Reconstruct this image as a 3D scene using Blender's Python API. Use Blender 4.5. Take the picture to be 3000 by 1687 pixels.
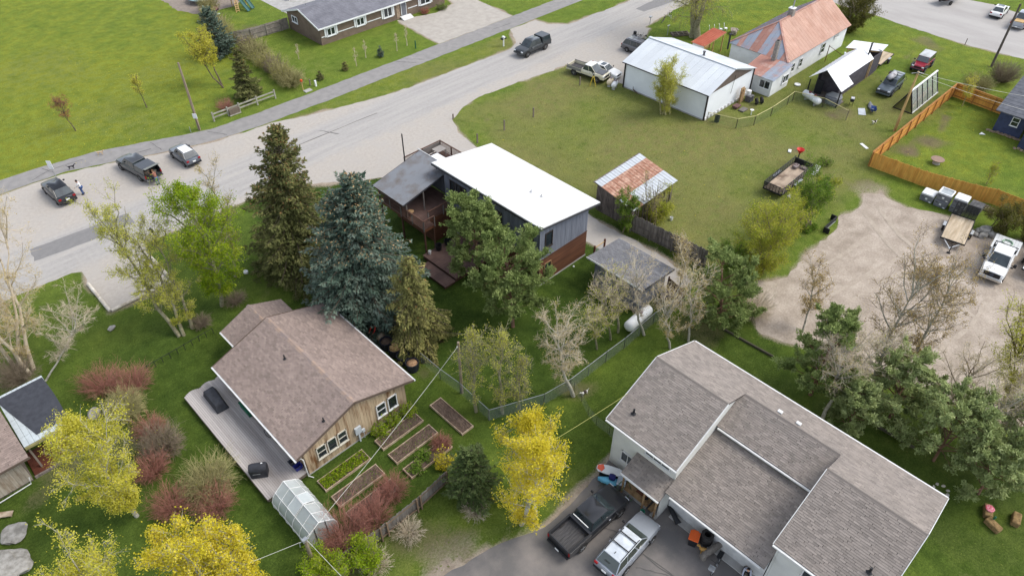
import bpy, bmesh, math, random
import numpy as np
from mathutils import Vector, Matrix
random.seed(7); RNG = np.random.default_rng(7)
for _o in list(bpy.data.objects): bpy.data.objects.remove(_o)
S = bpy.context.scene; COL = S.collection
R = math.radians
# ------------------------------------------------------------------ camera (drone, 42.5 m up; streets run along world X, lots along Y)
cd = bpy.data.cameras.new('camera'); cam = bpy.data.objects.new('camera', cd); COL.objects.link(cam)
cam.location = (0, 0, 42.5); cam.rotation_euler = (R(90 - 42.2), 0, R(45.5 - 90))
cd.sensor_fit = 'HORIZONTAL'; cd.sensor_width = 36; cd.lens = 2080 / 3000 * 36; cd.clip_start = .5; cd.clip_end = 2000
S.camera = cam
# ------------------------------------------------------------------ sky and sun (thin overcast, soft light from the right)
SUN_EL, SUN_AZ = 52, -38          # azimuth of the sun in the world, degrees from +X
W = bpy.data.worlds.new('World'); S.world = W; W.use_nodes = True
_n = W.node_tree.nodes; _n.clear()
_sky = _n.new('ShaderNodeTexSky'); _sky.sky_type = 'NISHITA'; _sky.sun_disc = False
_sky.sun_elevation = R(SUN_EL); _sky.sun_rotation = R(90 - SUN_AZ); _sky.air_density = 1.0; _sky.dust_density = 6.0; _sky.ozone_density = 1.0; _sky.altitude = 1900
_hs = _n.new('ShaderNodeHueSaturation'); _hs.inputs['Saturation'].default_value = .45
_bg = _n.new('ShaderNodeBackground'); _bg.inputs[1].default_value = .15
_wo = _n.new('ShaderNodeOutputWorld'); W.node_tree.links.new(_sky.outputs[0], _hs.inputs['Color']); W.node_tree.links.new(_hs.outputs[0], _bg.inputs[0]); W.node_tree.links.new(_bg.outputs[0], _wo.inputs[0])
sd = bpy.data.lights.new('sun', 'SUN'); sd.energy = .95; sd.angle = R(28); sd.color = (1, .94, .84)
sun = bpy.data.objects.new('sun', sd); COL.objects.link(sun); sun.location = (60, -20, 60)
sun.rotation_euler = Vector((math.cos(R(SUN_EL)) * math.cos(R(SUN_AZ)), math.cos(R(SUN_EL)) * math.sin(R(SUN_AZ)), math.sin(R(SUN_EL)))).to_track_quat('Z', 'Y').to_euler()
S.view_settings.view_transform = 'Standard'; S.view_settings.look = 'None'; S.view_settings.exposure = 1.2; S.view_settings.gamma = 1
S.view_settings.use_curve_mapping = False
S.render.engine = 'CYCLES'; S.render.resolution_x = 1024; S.render.resolution_y = 575

# ------------------------------------------------------------------ materials
def srgb(r, g, b):
    return tuple((c / 12.92 if c <= .04045 else ((c + .055) / 1.055) ** 2.4) for c in (r / 255, g / 255, b / 255))
MATS = {}
def mat(name, col=None, rough=.8, metal=0, col2=None, scale=2.0, lo=.35, hi=.65, bump=0, bscale=None, rnd=0, stretch=(1, 1, 1), detail=5, spec=.3, fine=0, fscale=30, tint=0, coat=0, alpha=1, trans=0):
    """Principled material; colour is mixed from col to col2 by noise in world space, rnd varies it per object, fine adds small speckle, tint per-face."""
    if name in MATS: return MATS[name]
    m = bpy.data.materials.new(name); m.use_nodes = True; MATS[name] = m
    nt = m.node_tree; N = nt.nodes; L = nt.links.new; b = N['Principled BSDF']
    b.inputs['Roughness'].default_value = rough; b.inputs['Metallic'].default_value = metal; b.inputs['Specular IOR Level'].default_value = spec
    if coat: b.inputs['Coat Weight'].default_value = coat; b.inputs['Coat Roughness'].default_value = .08
    geo = N.new('ShaderNodeNewGeometry'); mp = N.new('ShaderNodeMapping'); mp.inputs['Scale'].default_value = stretch
    L(geo.outputs['Position'], mp.inputs[0])
    nz = N.new('ShaderNodeTexNoise'); nz.inputs['Scale'].default_value = scale; nz.inputs['Detail'].default_value = detail; nz.inputs['Roughness'].default_value = .6
    L(mp.outputs[0], nz.inputs[0])
    mr = N.new('ShaderNodeMapRange'); mr.inputs[1].default_value = lo; mr.inputs[2].default_value = hi; L(nz.outputs[0], mr.inputs[0])
    mx = N.new('ShaderNodeMix'); mx.data_type = 'RGBA'; mx.inputs[6].default_value = (*col, 1); mx.inputs[7].default_value = (*(col2 or [c * .8 for c in col]), 1)
    L(mr.outputs[0], mx.inputs[0]); out = mx.outputs[2]
    def mul(sock, lo_, hi_, out):
        r2 = N.new('ShaderNodeMapRange'); r2.inputs[3].default_value = lo_; r2.inputs[4].default_value = hi_; L(sock, r2.inputs[0])
        v = N.new('ShaderNodeMix'); v.data_type = 'RGBA'; v.blend_type = 'MULTIPLY'; v.inputs[0].default_value = 1; L(out, v.inputs[6])
        cmb = N.new('ShaderNodeCombineColor'); [L(r2.outputs[0], cmb.inputs[i]) for i in range(3)]; L(cmb.outputs[0], v.inputs[7]); return v.outputs[2]
    if rnd:
        oi = N.new('ShaderNodeObjectInfo'); out = mul(oi.outputs['Random'], 1 - rnd, 1 + rnd, out)
    if tint:
        at = N.new('ShaderNodeAttribute'); at.attribute_name = 'tint'; out = mul(at.outputs['Fac'], 1 - tint, 1 + tint, out)
    if fine:
        fz = N.new('ShaderNodeTexNoise'); fz.inputs['Scale'].default_value = fscale; fz.inputs['Detail'].default_value = 3; L(mp.outputs[0], fz.inputs[0]); out = mul(fz.outputs[0], 1 - fine, 1 + fine, out)
    L(out, b.inputs['Base Color'])
    if bump:
        bz = N.new('ShaderNodeTexNoise'); bz.inputs['Scale'].default_value = bscale or scale * 4; bz.inputs['Detail'].default_value = 4; L(mp.outputs[0], bz.inputs[0])
        bp = N.new('ShaderNodeBump'); bp.inputs['Strength'].default_value = bump; bp.inputs['Distance'].default_value = .05; L(bz.outputs[0], bp.inputs['Height']); L(bp.outputs[0], b.inputs['Normal'])
    if alpha < 1: b.inputs['Alpha'].default_value = alpha
    if trans: b.inputs['Transmission Weight'].default_value = trans
    return m

def leafmat(name, cols, trans=.35, rough=.6):
    """Foliage: colour ramp driven by the per-leaf tint, part of the light passes through."""
    if name in MATS: return MATS[name]
    m = bpy.data.materials.new(name); m.use_nodes = True; MATS[name] = m; nt = m.node_tree; N = nt.nodes; L = nt.links.new; N.clear()
    at = N.new('ShaderNodeAttribute'); at.attribute_name = 'tint'; cr = N.new('ShaderNodeValToRGB'); L(at.outputs['Fac'], cr.inputs[0])
    e = cr.color_ramp.elements
    while len(e) < len(cols): e.new(.5)
    for i, c in enumerate(cols): e[i].position = i / (len(cols) - 1); e[i].color = (*c, 1)
    d = N.new('ShaderNodeBsdfDiffuse'); t = N.new('ShaderNodeBsdfTranslucent'); x = N.new('ShaderNodeMixShader'); x.inputs[0].default_value = trans
    L(cr.outputs[0], d.inputs[0]); L(cr.outputs[0], t.inputs[0]); L(d.outputs[0], x.inputs[1]); L(t.outputs[0], x.inputs[2])
    o = N.new('ShaderNodeOutputMaterial'); L(x.outputs[0], o.inputs[0]); return m

# ------------------------------------------------------------------ objects
def thing(name, label, cat, loc=(0, 0, 0), rz=0, group=None):
    o = bpy.data.objects.new(name, None); o.empty_display_size = .2; COL.objects.link(o); o.location = loc if len(loc) == 3 else (*loc, 0); o.rotation_euler = (0, 0, R(rz))
    return tag(o, label, cat, group)
def tag(o, label=None, cat=None, group=None, kind=None):
    if label: o['label'] = label
    if cat: o['category'] = cat
    if group: o['group'] = group
    if kind: o['kind'] = kind
    return o
def link(name, me, m, parent=None, loc=None, rot=None, scale=None):
    if m is not None and not me.materials:
        for k in (m if isinstance(m, (list, tuple)) else [m]): me.materials.append(k)
    o = bpy.data.objects.new(name, me); COL.objects.link(o)
    if parent is not None: o.parent = parent
    if loc is not None: o.location = loc
    if rot is not None: o.rotation_euler = rot
    if scale is not None: o.scale = scale
    return o
def copy_tree(o, parent=None, top=True):
    c = o.copy(); COL.objects.link(c); c.parent = parent
    for ch in list(o.children): copy_tree(ch, c, False)
    return c
def npmesh(name, V, Fa, m, parent=None, tint=None, smooth=False, mi=None, loc=None, rot=None):
    """mesh from numpy arrays (all quads or all triangles), tint = per-vertex value 0..1"""
    V = np.asarray(V, np.float32); Fa = np.asarray(Fa, np.int32); me = bpy.data.meshes.new(name); k = Fa.shape[1]
    me.vertices.add(len(V)); me.vertices.foreach_set('co', V.ravel()); me.loops.add(Fa.size); me.loops.foreach_set('vertex_index', Fa.ravel())
    me.polygons.add(len(Fa)); me.polygons.foreach_set('loop_start', np.arange(0, Fa.size, k, dtype=np.int32))
    if mi is not None: me.polygons.foreach_set('material_index', np.asarray(mi, np.int32))
    me.polygons.foreach_set('use_smooth', np.full(len(Fa), smooth))
    if tint is not None: a = me.attributes.new('tint', 'FLOAT', 'POINT'); a.data.foreach_set('value', np.asarray(tint, np.float32))
    me.update(); me.validate(); return link(name, me, m, parent, loc, rot)

class MB:
    """collects boxes, prisms, tubes, lathes and builds them as ONE mesh"""
    def __init__(s): s.v = []; s.f = []; s.m = []; s.k = 0
    def mi(s, k): s.k = k; return s
    def poly(s, pts, faces):
        b = len(s.v); s.v += [tuple(p) for p in pts]; s.f += [tuple(b + i for i in f) for f in faces]; s.m += [s.k] * len(faces); return s
    def box(s, c, d, rz=0, rx=0, ry=0):
        hx, hy, hz = d[0] / 2, d[1] / 2, d[2] / 2; M = Matrix.Translation(c) @ Matrix.Rotation(rz, 4, 'Z') @ Matrix.Rotation(ry, 4, 'Y') @ Matrix.Rotation(rx, 4, 'X')
        p = [M @ Vector((x * hx, y * hy, z * hz)) for z in (-1, 1) for x, y in ((-1, -1), (1, -1), (1, 1), (-1, 1))]
        return s.poly(p, [(3, 2, 1, 0), (4, 5, 6, 7), (0, 1, 5, 4), (1, 2, 6, 5), (2, 3, 7, 6), (3, 0, 4, 7)])
    def bar(s, a, b, w, t=None):
        a, b = Vector(a), Vector(b); d = b - a; L_ = d.length; q = d.to_track_quat('X', 'Z').to_matrix(); t = t or w
        p = [a + q @ Vector((x * L_, y * w / 2, z * t / 2)) for z in (-1, 1) for x, y in ((0, -1), (1, -1), (1, 1), (0, 1))]
        return s.poly(p, [(3, 2, 1, 0), (4, 5, 6, 7), (0, 1, 5, 4), (1, 2, 6, 5), (2, 3, 7, 6), (3, 0, 4, 7)])
    def tube(s, pts, r, n=6, cap=True):
        pts = [Vector(p) for p in pts]; K = len(pts); rr = r if isinstance(r, (list, tuple)) else [r] * K; ring = []
        for i, p in enumerate(pts):
            d = (pts[min(i + 1, K - 1)] - pts[max(i - 1, 0)]).normalized(); u = d.orthogonal().normalized() if abs(d.z) < .95 else Vector((1, 0, 0)).cross(d).normalized(); w = d.cross(u)
            ring += [p + (u * math.cos(2 * math.pi * k / n) + w * math.sin(2 * math.pi * k / n)) * rr[i] for k in range(n)]
        fs = [(i * n + k, i * n + (k + 1) % n, (i + 1) * n + (k + 1) % n, (i + 1) * n + k) for i in range(K - 1) for k in range(n)]
        if cap: fs += [tuple(range(n))[::-1], tuple((K - 1) * n + k for k in range(n))]
        return s.poly(ring, fs)
    def lathe(s, prof, c=(0, 0, 0), n=16, axis='Z', cap=True):
        P = []
        for r, z in prof:
            for k in range(n):
                a = 2 * math.pi * k / n; x, y = r * math.cos(a), r * math.sin(a)
                P.append(Vector(c) + Vector({'Z': (x, y, z), 'X': (z, x, y), 'Y': (x, z, y)}[axis]))
        K = len(prof); fs = [(i * n + k, i * n + (k + 1) % n, (i + 1) * n + (k + 1) % n, (i + 1) * n + k) for i in range(K - 1) for k in range(n)]
        if cap: fs += [tuple(range(n))[::-1], tuple((K - 1) * n + k for k in range(n))]
        return s.poly(P, fs)
    def prism(s, pts, z0, z1):
        n = len(pts); P = [(x, y, z0) for x, y in pts] + [(x, y, z1) for x, y in pts]
        return s.poly(P, [tuple(range(n))[::-1], tuple(range(n, 2 * n))] + [(i, (i + 1) % n, n + (i + 1) % n, n + i) for i in range(n)])
    def extr(s, pts, d):
        """extrude a 3-D polygon along vector d"""
        n = len(pts); d = Vector(d); P = [Vector(p) for p in pts]; P += [p + d for p in P[:n]]
        return s.poly(P, [tuple(range(n))[::-1], tuple(range(n, 2 * n))] + [(i, (i + 1) % n, n + (i + 1) % n, n + i) for i in range(n)])
    def mesh(s, name, smooth=None, bevel=0):
        me = bpy.data.meshes.new(name); me.from_pydata(s.v, [], s.f); me.polygons.foreach_set('material_index', s.m)
        bm = bmesh.new(); bm.from_mesh(me); bmesh.ops.recalc_face_normals(bm, faces=bm.faces); bm.to_mesh(me); bm.free()
        if smooth is not None: me.polygons.foreach_set('use_smooth', [True] * len(me.polygons)); me.set_sharp_from_angle(angle=R(smooth))
        me.update(); return me
    def build(s, name, m, parent=None, loc=None, rot=None, smooth=None, bevel=0):
        o = link(name, s.mesh(name, smooth), m, parent, loc, rot)
        if bevel: b = o.modifiers.new('bevel', 'BEVEL'); b.width = bevel; b.segments = 2; b.limit_method = 'ANGLE'; b.angle_limit = R(35)
        return o

_cubes = {}
def bx(name, m, c, d, parent=None, rot=None):
    """a box piece: shared unit-cube mesh per material, sized by the object's scale"""
    if m.name not in _cubes: _cubes[m.name] = MB().box((0, 0, 0), (1, 1, 1)).mesh('box'); _cubes[m.name].materials.append(m)
    return link(name, _cubes[m.name], None, parent, c, rot, d)
def struct(o): return tag(o, kind='structure')

# common materials
M_dark = mat('dark', srgb(30, 30, 32), .6); M_black = mat('black_plastic', srgb(38, 39, 42), .55, scale=8)
M_glass = mat('glass', srgb(28, 34, 38), .06, spec=.8, col2=srgb(44, 52, 56), scale=.8)
M_white = mat('white_paint', (.78, .79, .78), .5, col2=(.7, .71, .7), scale=1.5)
M_steel = mat('galvanised', (.45, .47, .48), .45, .7, col2=(.35, .36, .37), scale=5)
M_conc = mat('concrete', (.42, .41, .39), .9, col2=(.32, .31, .29), scale=1.5, fine=.15)
M_wood = mat('weathered_wood', srgb(140, 128, 116), .85, col2=srgb(98, 88, 78), scale=1.2, stretch=(1, 1, .25), rnd=.15, bump=.2, bscale=20)
M_newwood = mat('new_lumber', srgb(205, 175, 125), .75, col2=srgb(175, 140, 90), scale=2, rnd=.12)
M_rubber = mat('rubber', srgb(42, 41, 41), .85, col2=srgb(58, 55, 52), scale=10)
M_rust = mat('rusty_steel', srgb(110, 62, 42), .85, col2=srgb(70, 45, 36), scale=6)
# ================================================================== the ground
def sdist(px, py, poly):
    """signed distance to polygon, positive inside (numpy)"""
    P = np.asarray(poly, float); n = len(P); d = np.full(px.shape, 1e9); ins = np.zeros(px.shape, bool)
    for i in range(n):
        a, b = P[i], P[(i + 1) % n]; e = b - a; wx, wy = px - a[0], py - a[1]; t = np.clip((wx * e[0] + wy * e[1]) / (e @ e + 1e-9), 0, 1)
        d = np.minimum(d, np.hypot(wx - e[0] * t, wy - e[1] * t)); c = (a[1] <= py) != (b[1] <= py)
        with np.errstate(divide='ignore', invalid='ignore'): ins ^= c & (px < (b[0] - a[0]) * (py - a[1]) / (b[1] - a[1] + 1e-12) + a[0])
    return np.where(ins, d, -d)
def vnoise(x, y, s, seed=0):
    """smooth value noise 0..1"""
    g = np.random.default_rng(seed).random((64, 64)); u, v = x / s + 300, y / s + 300; i, j = np.floor(u).astype(int), np.floor(v).astype(int); fu, fv = u - i, v - j
    fu, fv = fu * fu * (3 - 2 * fu), fv * fv * (3 - 2 * fv); q = lambda a, b: g[a % 64, b % 64]
    return (q(i, j) * (1 - fu) + q(i + 1, j) * fu) * (1 - fv) + (q(i, j + 1) * (1 - fu) + q(i + 1, j + 1) * fu) * fv
def sm(d, w): t = np.clip(d / w * .5 + .5, 0, 1); return t * t * (3 - 2 * t)

ROADP = [(-400, 80.8), (7.5, 80.9), (11.5, 80.5), (15.8, 79), (21.4, 76.8), (26, 75.3), (31, 74.7), (33.5, 74.4), (36.8, 73.2), (44.2, 71.2), (49, 70.4), (57.6, 69.9), (68.2, 69.5), (70, 70.3), (71.8, 73), (72.8, 74.4), (78.1, 74.4), (78.2, 72), (80.3, 69.6), (95, 69.2), (420, 69),
         (420, 62.6), (96.7, 62), (91.4, 61.4), (87.7, 60.9), (87.9, 60.0), (85.2, 59.1), (82, 58.6), (81.5, 52), (79, 51.6), (71, 51.6), (70.6, 53), (73, 57), (72, 60.2), (70, 60.5), (66.6, 60.7), (60.5, 61.6), (54.9, 62.1), (51.4, 61.2), (49, 60), (47.4, 57.2), (46.6, 53), (46.3, 47), (46, 36), (45.9, 25), (45.5, 22.6), (42.6, 22.9), (42.6, 32), (42.8, 47), (37, 54.5), (29, 60),
         (24.5, 62.1), (13.5, 62.5), (12.2, 62.5), (11.7, 60), (11.7, 55.4), (6.1, 55.4), (6.1, 60.4), (6.3, 62.5), (5.6, 63), (3, 63.2), (-.3, 63.3), (-400, 63.5)]
LOTP = [(71, 17.1), (69.2, 18.2), (66.5, 17.2), (64.3, 17.8), (61.1, 17), (55.5, 17.7), (53.5, 17), (51.7, 17), (49.8, 17.9), (48.4, 18.9), (46, 17), (43.5, 14.8), (45.5, 9), (47, 4), (48.5, -2), (50, -12), (80, -12), (80, -2), (74, 2), (71.4, 5.7), (71, 8), (71.4, 11.2), (69.9, 14), (70.4, 16.1)]
SIDEP = [(117.2, 400), (117.2, 47), (116.8, 39.3), (116.3, 34.7), (115.8, 29.8), (115.5, 24.8), (115.9, 21.4), (116.3, 17.4), (117, 0), (118, -400), (135, -400), (134, 0), (133, 22.6), (133.6, 24.3), (134.4, 27.4), (133.8, 30.5), (132, 37), (126, 40), (125.6, 60), (125.6, 400)]
DRIVEP = [(10.5, 17.9), (12.7, 17.2), (14.6, 16.9), (16.1, 16.35), (18.1, 15.5), (21.1, 15.4), (23.8, 15.6), (25.4, 15.9), (26.5, 10.5), (31, 10.5), (31, -14), (-8, -14), (-8, 18)]
RDRIVE = [(62.75, 89), (61.95, 78), (71, 77.8), (73, 77.9), (76.6, 78), (77.2, 87), (88, 110), (80, 110), (73.5, 88), (69, 87)]
def fgrid(a, b, st, lo, hi):
    m = list(np.arange(a, b + 1e-6, st)); k = st; x = a; L_ = []
    while x > lo: k *= 1.5; x -= k; L_.insert(0, x)
    k = st; x = b; H_ = []
    while x < hi: k *= 1.5; x += k; H_.append(x)
    return np.array(L_ + m + H_)
gx, gy = fgrid(-28, 136, .5, -420, 420), fgrid(-24, 125, .5, -420, 420)
X, Y = np.meshgrid(gx, gy, indexing='ij'); X0, Y0 = X.ravel(), Y.ravel()
nzb, nzs, nzm = vnoise(X0, Y0, 7, 1), vnoise(X0, Y0, 1.3, 2), vnoise(X0, Y0, 3, 3)
wob = (nzs - .5) * .9 + (nzm - .5) * 1.4
def zone(poly, w=2.0): return sm(sdist(X0, Y0, poly) + wob, w)
lush = np.maximum.reduce([zone([(21.6, 22), (47, 22), (46.5, 62), (22, 62)], 1), .8 * zone([(-40, 22), (21.6, 22), (21.6, 45), (13, 52), (-40, 52)], 2.5), .5 * zone([(-40, 44), (22, 44), (24, 62), (-40, 63)], 2.5), .72 * zone([(16, 17), (21.5, 22), (45, 20), (44, 5), (44, -14), (30, -14), (34, 17)], 2)])
lush = np.clip(lush + .25 * (nzb - .5) * (lush > .05) - .1 * (lush > .8) * (np.sin((X0 + .15 * Y0) * 3.6) > 0), 0, 1)
dry = np.maximum.reduce([zone([(46.5, 18), (100, 20), (98, 36), (81, 60), (47, 62)], 3) * (.25 + .5 * nzb + .35 * nzm), .5 * zone([(10, 15), (25, 15), (24, 22), (8, 22)], 2) * nzm, .7 * zone([(33, 69), (70, 69), (70, 74), (33, 75)], 1) * (.4 + .6 * nzb), .5 * zone([(34, -8), (45, -10), (45, 20), (34, 18)], 2) * nzm, .35 * zone([(-60, 79), (48, 79), (48, 110), (-60, 140)], 4) * nzb, .45 * zone([(-12, 46), (5, 46), (3, 56), (-12, 58)], 4) * nzb])
yel = np.maximum.reduce([zone([(-80, 84), (30, 81), (44, 100), (44, 140), (-80, 160)], 4) * (.35 + .65 * vnoise(X0, Y0, 11, 9)), .7 * zone([(75, 4), (98, 4), (98, 20), (75, 20)], 2) * nzb, .6 * zone([(86, 40), (116, 36), (116, 62), (88, 61)], 3) * nzb, .5 * zone([(101, 10), (116, 10), (116, 34), (101, 36)], 3) * nzb, .5 * zone([(34, 69), (70, 69), (70, 74), (34, 75)], 1) * nzm])
dirt = np.zeros_like(X0); sandy = np.zeros_like(X0)
for pl, w in ((ROADP, .7), (LOTP, .8), (SIDEP, .7), (RDRIVE, .3), (DRIVEP, .35)):
    dirt = np.maximum(dirt, sm(sdist(X0, Y0, pl) + .25 + wob * .6, w)); sandy = np.maximum(sandy, sm(sdist(X0, Y0, pl) + 1.5, 1.5))
dirt = np.maximum(dirt, .9 * zone([(7, 74), (24, 72), (38, 71.5), (33, 75.2), (24, 77), (17, 79), (10, 80.4)], 1.2) * (nzs > .3))
for cx, cy, r, k in ((85.5, 31, .6, .5), (80.8, 18.6, 1.3, .9), (85, 17.6, 2, .8), (77, 19, 1.6, .9), (72.3, 27.6, 1.2, .8), (70.3, 18.3, 2, .7), (20.9, 31.2, .7, .8), (24.8, 78, 1.6, .6), (51.8, 57, .8, .8), (57, 56, .6, .5), (62.8, 56.2, .6, .5), (85, 27.8, 1.3, .8), (76.5, 36.8, 1.6, .7), (79, 25, 1.3, .5), (38.6, 22.8, 1.2, .7), (40.5, 23, 1.3, .8), (28, 21.6, .9, .7), (17, 17.2, 1.6, .5), (13.5, 18.6, 1.8, .7), (8, 23.2, 1.6, .8), (12, 21.6, 1.3, .6), (15, 46, 1.6, .5), (112.5, 29, 2.2, .7), (108, 27, 1.3, .5), (35, 8, 1.2, .5), (37, 13, 2.5, .6), (40, 19, 2.5, .6), (34, -6, 1.2, .6), (22.5, 38, 2.4, .9), (20.5, 39, 2.4, .95), (20.8, 42, 2, .8), (21, 47.5, 1.8, .6), (46.2, 88.3, .5, .4), (1, 41, 1.5, .6), (-5, 41, 1, .8), (-2.5, 41.7, 1.4, .7), (66, 55, .8, .5), (84.5, 38, 1.6, .8), (89, 27.5, 1.5, .45), (94, 29, 1.5, .4), (98, 28.5, 1.5, .4), (45.2, 101.5, 2.5, .8), (10.5, 53, 1.2, .6), (74.5, 18, 1, .5), (82.5, 28.5, .9, .9)):
    dd = np.hypot(X0 - cx, Y0 - cy); dirt = np.maximum(dirt, .92 * k * sm(r - dd + wob * 1.5, 1.7))
for (xa, ya, xb, yb), k in (((86, 28.3, 114, 29.6), .62), ((86, 26.9, 114, 28), .62), ((99, 24.6, 116, 27.5), .5), ((24, 82, 38, 80.6), .45), ((49, 58, 68, 58.5), .5), ((75.5, 17.2, 84, 19), .7), ((83, 16.5, 92, 18.5), .7), ((21.6, 46, 30, 52), .45), ((14, 46, 21, 51), .4)):   # worn tracks across the grass
    e = np.array([xb - xa, yb - ya]); tq = np.clip(((X0 - xa) * e[0] + (Y0 - ya) * e[1]) / (e @ e), 0, 1); dd = np.hypot(X0 - xa - e[0] * tq, Y0 - ya - e[1] * tq); dirt = np.maximum(dirt, k * sm(.35 - dd + wob * .8, .8))
V = np.stack([X0, Y0, np.zeros_like(X0)], 1); nx, ny = len(gx), len(gy)
I = np.arange(nx * ny).reshape(nx, ny); Fq = np.stack([I[:-1, :-1], I[1:, :-1], I[1:, 1:], I[:-1, 1:]], -1).reshape(-1, 4)
def ground_mat():
    m = bpy.data.materials.new('grass_ground'); m.use_nodes = True; nt = m.node_tree; N = nt.nodes; L = nt.links.new; b = N['Principled BSDF']; b.inputs['Roughness'].default_value = .95; b.inputs['Specular IOR Level'].default_value = .1
    geo = N.new('ShaderNodeNewGeometry')
    def noise(sc, det=5, rough=.65):
        z = N.new('ShaderNodeTexNoise'); z.inputs['Scale'].default_value = sc; z.inputs['Detail'].default_value = det; z.inputs['Roughness'].default_value = rough; L(geo.outputs['Position'], z.inputs[0]); return z.outputs[0]
    def rng(s, a, b_, c=0, d=1):
        r = N.new('ShaderNodeMapRange'); [setattr(r.inputs[i + 1], 'default_value', v) for i, v in enumerate((a, b_, c, d))]; L(s, r.inputs[0]); return r.outputs[0]
    def mx(f, a, b_, mode='MIX'):
        x = N.new('ShaderNodeMix'); x.data_type = 'RGBA'; x.blend_type = mode
        if isinstance(f, float): x.inputs[0].default_value = f
        else: L(f, x.inputs[0])
        for s, v in ((x.inputs[6], a), (x.inputs[7], b_)):
            if isinstance(v, tuple): s.default_value = (*v, 1)
            else: L(v, s)
        return x.outputs[2]
    def madd(a, k, b_):
        q = N.new('ShaderNodeMath'); q.operation = 'MULTIPLY_ADD'; L(a, q.inputs[0]); q.inputs[1].default_value = k; L(b_, q.inputs[2]) if not isinstance(b_, float) else setattr(q.inputs[2], 'default_value', b_); return q.outputs[0]
    at = N.new('ShaderNodeAttribute'); at.attribute_name = 'zones'; sp = N.new('ShaderNodeSeparateColor'); L(at.outputs['Color'], sp.inputs[0])
    ad = N.new('ShaderNodeAttribute'); ad.attribute_name = 'dirt'
    n1, n2, n3, n4 = noise(.22, 4), noise(1.1, 6), noise(7, 5, .75), noise(28, 3)
    c = mx(rng(n1, .35, .65), GR['base'], GR['base2'])
    n5 = noise(.5, 4); c = mx(rng(madd(n5, 1.3, sp.outputs[2]), .75, 1.45), c, mx(rng(n2, .4, .65), GR['yel'], GR['yel2']))
    c = mx(rng(madd(n2, 1.5, sp.outputs[1]), .95, 1.55), c, mx(rng(n2, .35, .65), GR['dry'], GR['dry2']))
    c = mx(sp.outputs[0], c, mx(rng(n2, .35, .68), GR['lush'], GR['lush2']))
    c = mx(1.0, c, mx(rng(n3, .3, .7), (.55, .58, .55), (1.42, 1.36, 1.28)), 'MULTIPLY'); c = mx(1.0, c, mx(rng(n4, .3, .7), (.75, .76, .75), (1.22, 1.2, 1.2)), 'MULTIPLY')
    c = mx(1.0, c, mx(rng(n2, .32, .68), (.82, .83, .82), (1.18, 1.16, 1.14)), 'MULTIPLY'); c = mx(1.0, c, mx(rng(n5, .3, .7), (.86, .88, .88), (1.14, 1.1, 1.05)), 'MULTIPLY')
    dcol = mx(at.outputs['Alpha'], mx(rng(n2, .35, .65), (.20, .155, .10), (.135, .105, .065)), mx(rng(n2, .35, .65), (.43, .36, .28), (.28, .225, .17))); dcol = mx(1.0, dcol, mx(rng(n3, .3, .7), (.8, .8, .8), (1.15, 1.15, 1.15)), 'MULTIPLY')
    df = rng(madd(n3, .9, madd(n2, .5, ad.outputs['Fac'])), 1.05, 1.55); c = mx(df, c, dcol)
    L(c, b.inputs['Base Color'])
    bp = N.new('ShaderNodeBump'); bp.inputs['Strength'].default_value = .5; bp.inputs['Distance'].default_value = .12; L(madd(n3, 1.0, n4), bp.inputs['Height']); L(bp.outputs[0], b.inputs['Normal'])
    return m
GR = dict(base=(.110, .172, .026), base2=(.140, .192, .034), yel=(.196, .226, .028), yel2=(.158, .214, .032), dry=(.218, .204, .082), dry2=(.136, .164, .048), lush=(.036, .068, .011), lush2=(.054, .090, .017))
gm = ground_mat(); go = npmesh('ground', V, Fq, gm); struct(go)
za = go.data.attributes.new('zones', 'FLOAT_COLOR', 'POINT'); za.data.foreach_set('color', np.stack([lush, np.clip(dry, 0, 1), np.clip(yel, 0, 1), sandy], 1).astype(np.float32).ravel())
da = go.data.attributes.new('dirt', 'FLOAT', 'POINT'); da.data.foreach_set('value', dirt.astype(np.float32))

def sheet(name, poly, z, m, jit=.18, step=.6, grow=0):
    """a ground sheet: polygon outline resampled and roughened, triangulated"""
    P = [Vector(p) for p in poly]; out = []
    for i, a in enumerate(P):
        b = P[(i + 1) % len(P)]; L_ = (b - a).length; n = max(1, int(L_ / step)) if L_ < 150 else 8
        nrm = Vector((-(b - a).y, (b - a).x)).normalized()
        for k in range(n):
            q = a.lerp(b, k / n); j = jit * (float(vnoise(np.array([q.x]), np.array([q.y]), 1.1, 5)[0]) - .5) * 2 + jit * .6 * random.uniform(-1, 1); out.append(q + nrm * (j if k or jit else 0))
    from mathutils.geometry import tessellate_polygon
    tri = tessellate_polygon([[Vector((p.x, p.y, 0)) for p in out]]); fs = []
    for t in tri:
        A, B, C_ = (out[i] for i in t); fs.append(tuple(t) if (B - A).cross(C_ - A) > 0 else tuple(t)[::-1])
    me = bpy.data.meshes.new(name); me.from_pydata([(p.x, p.y, z) for p in out], [], fs); me.update(); return link(name, me, m)

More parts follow.
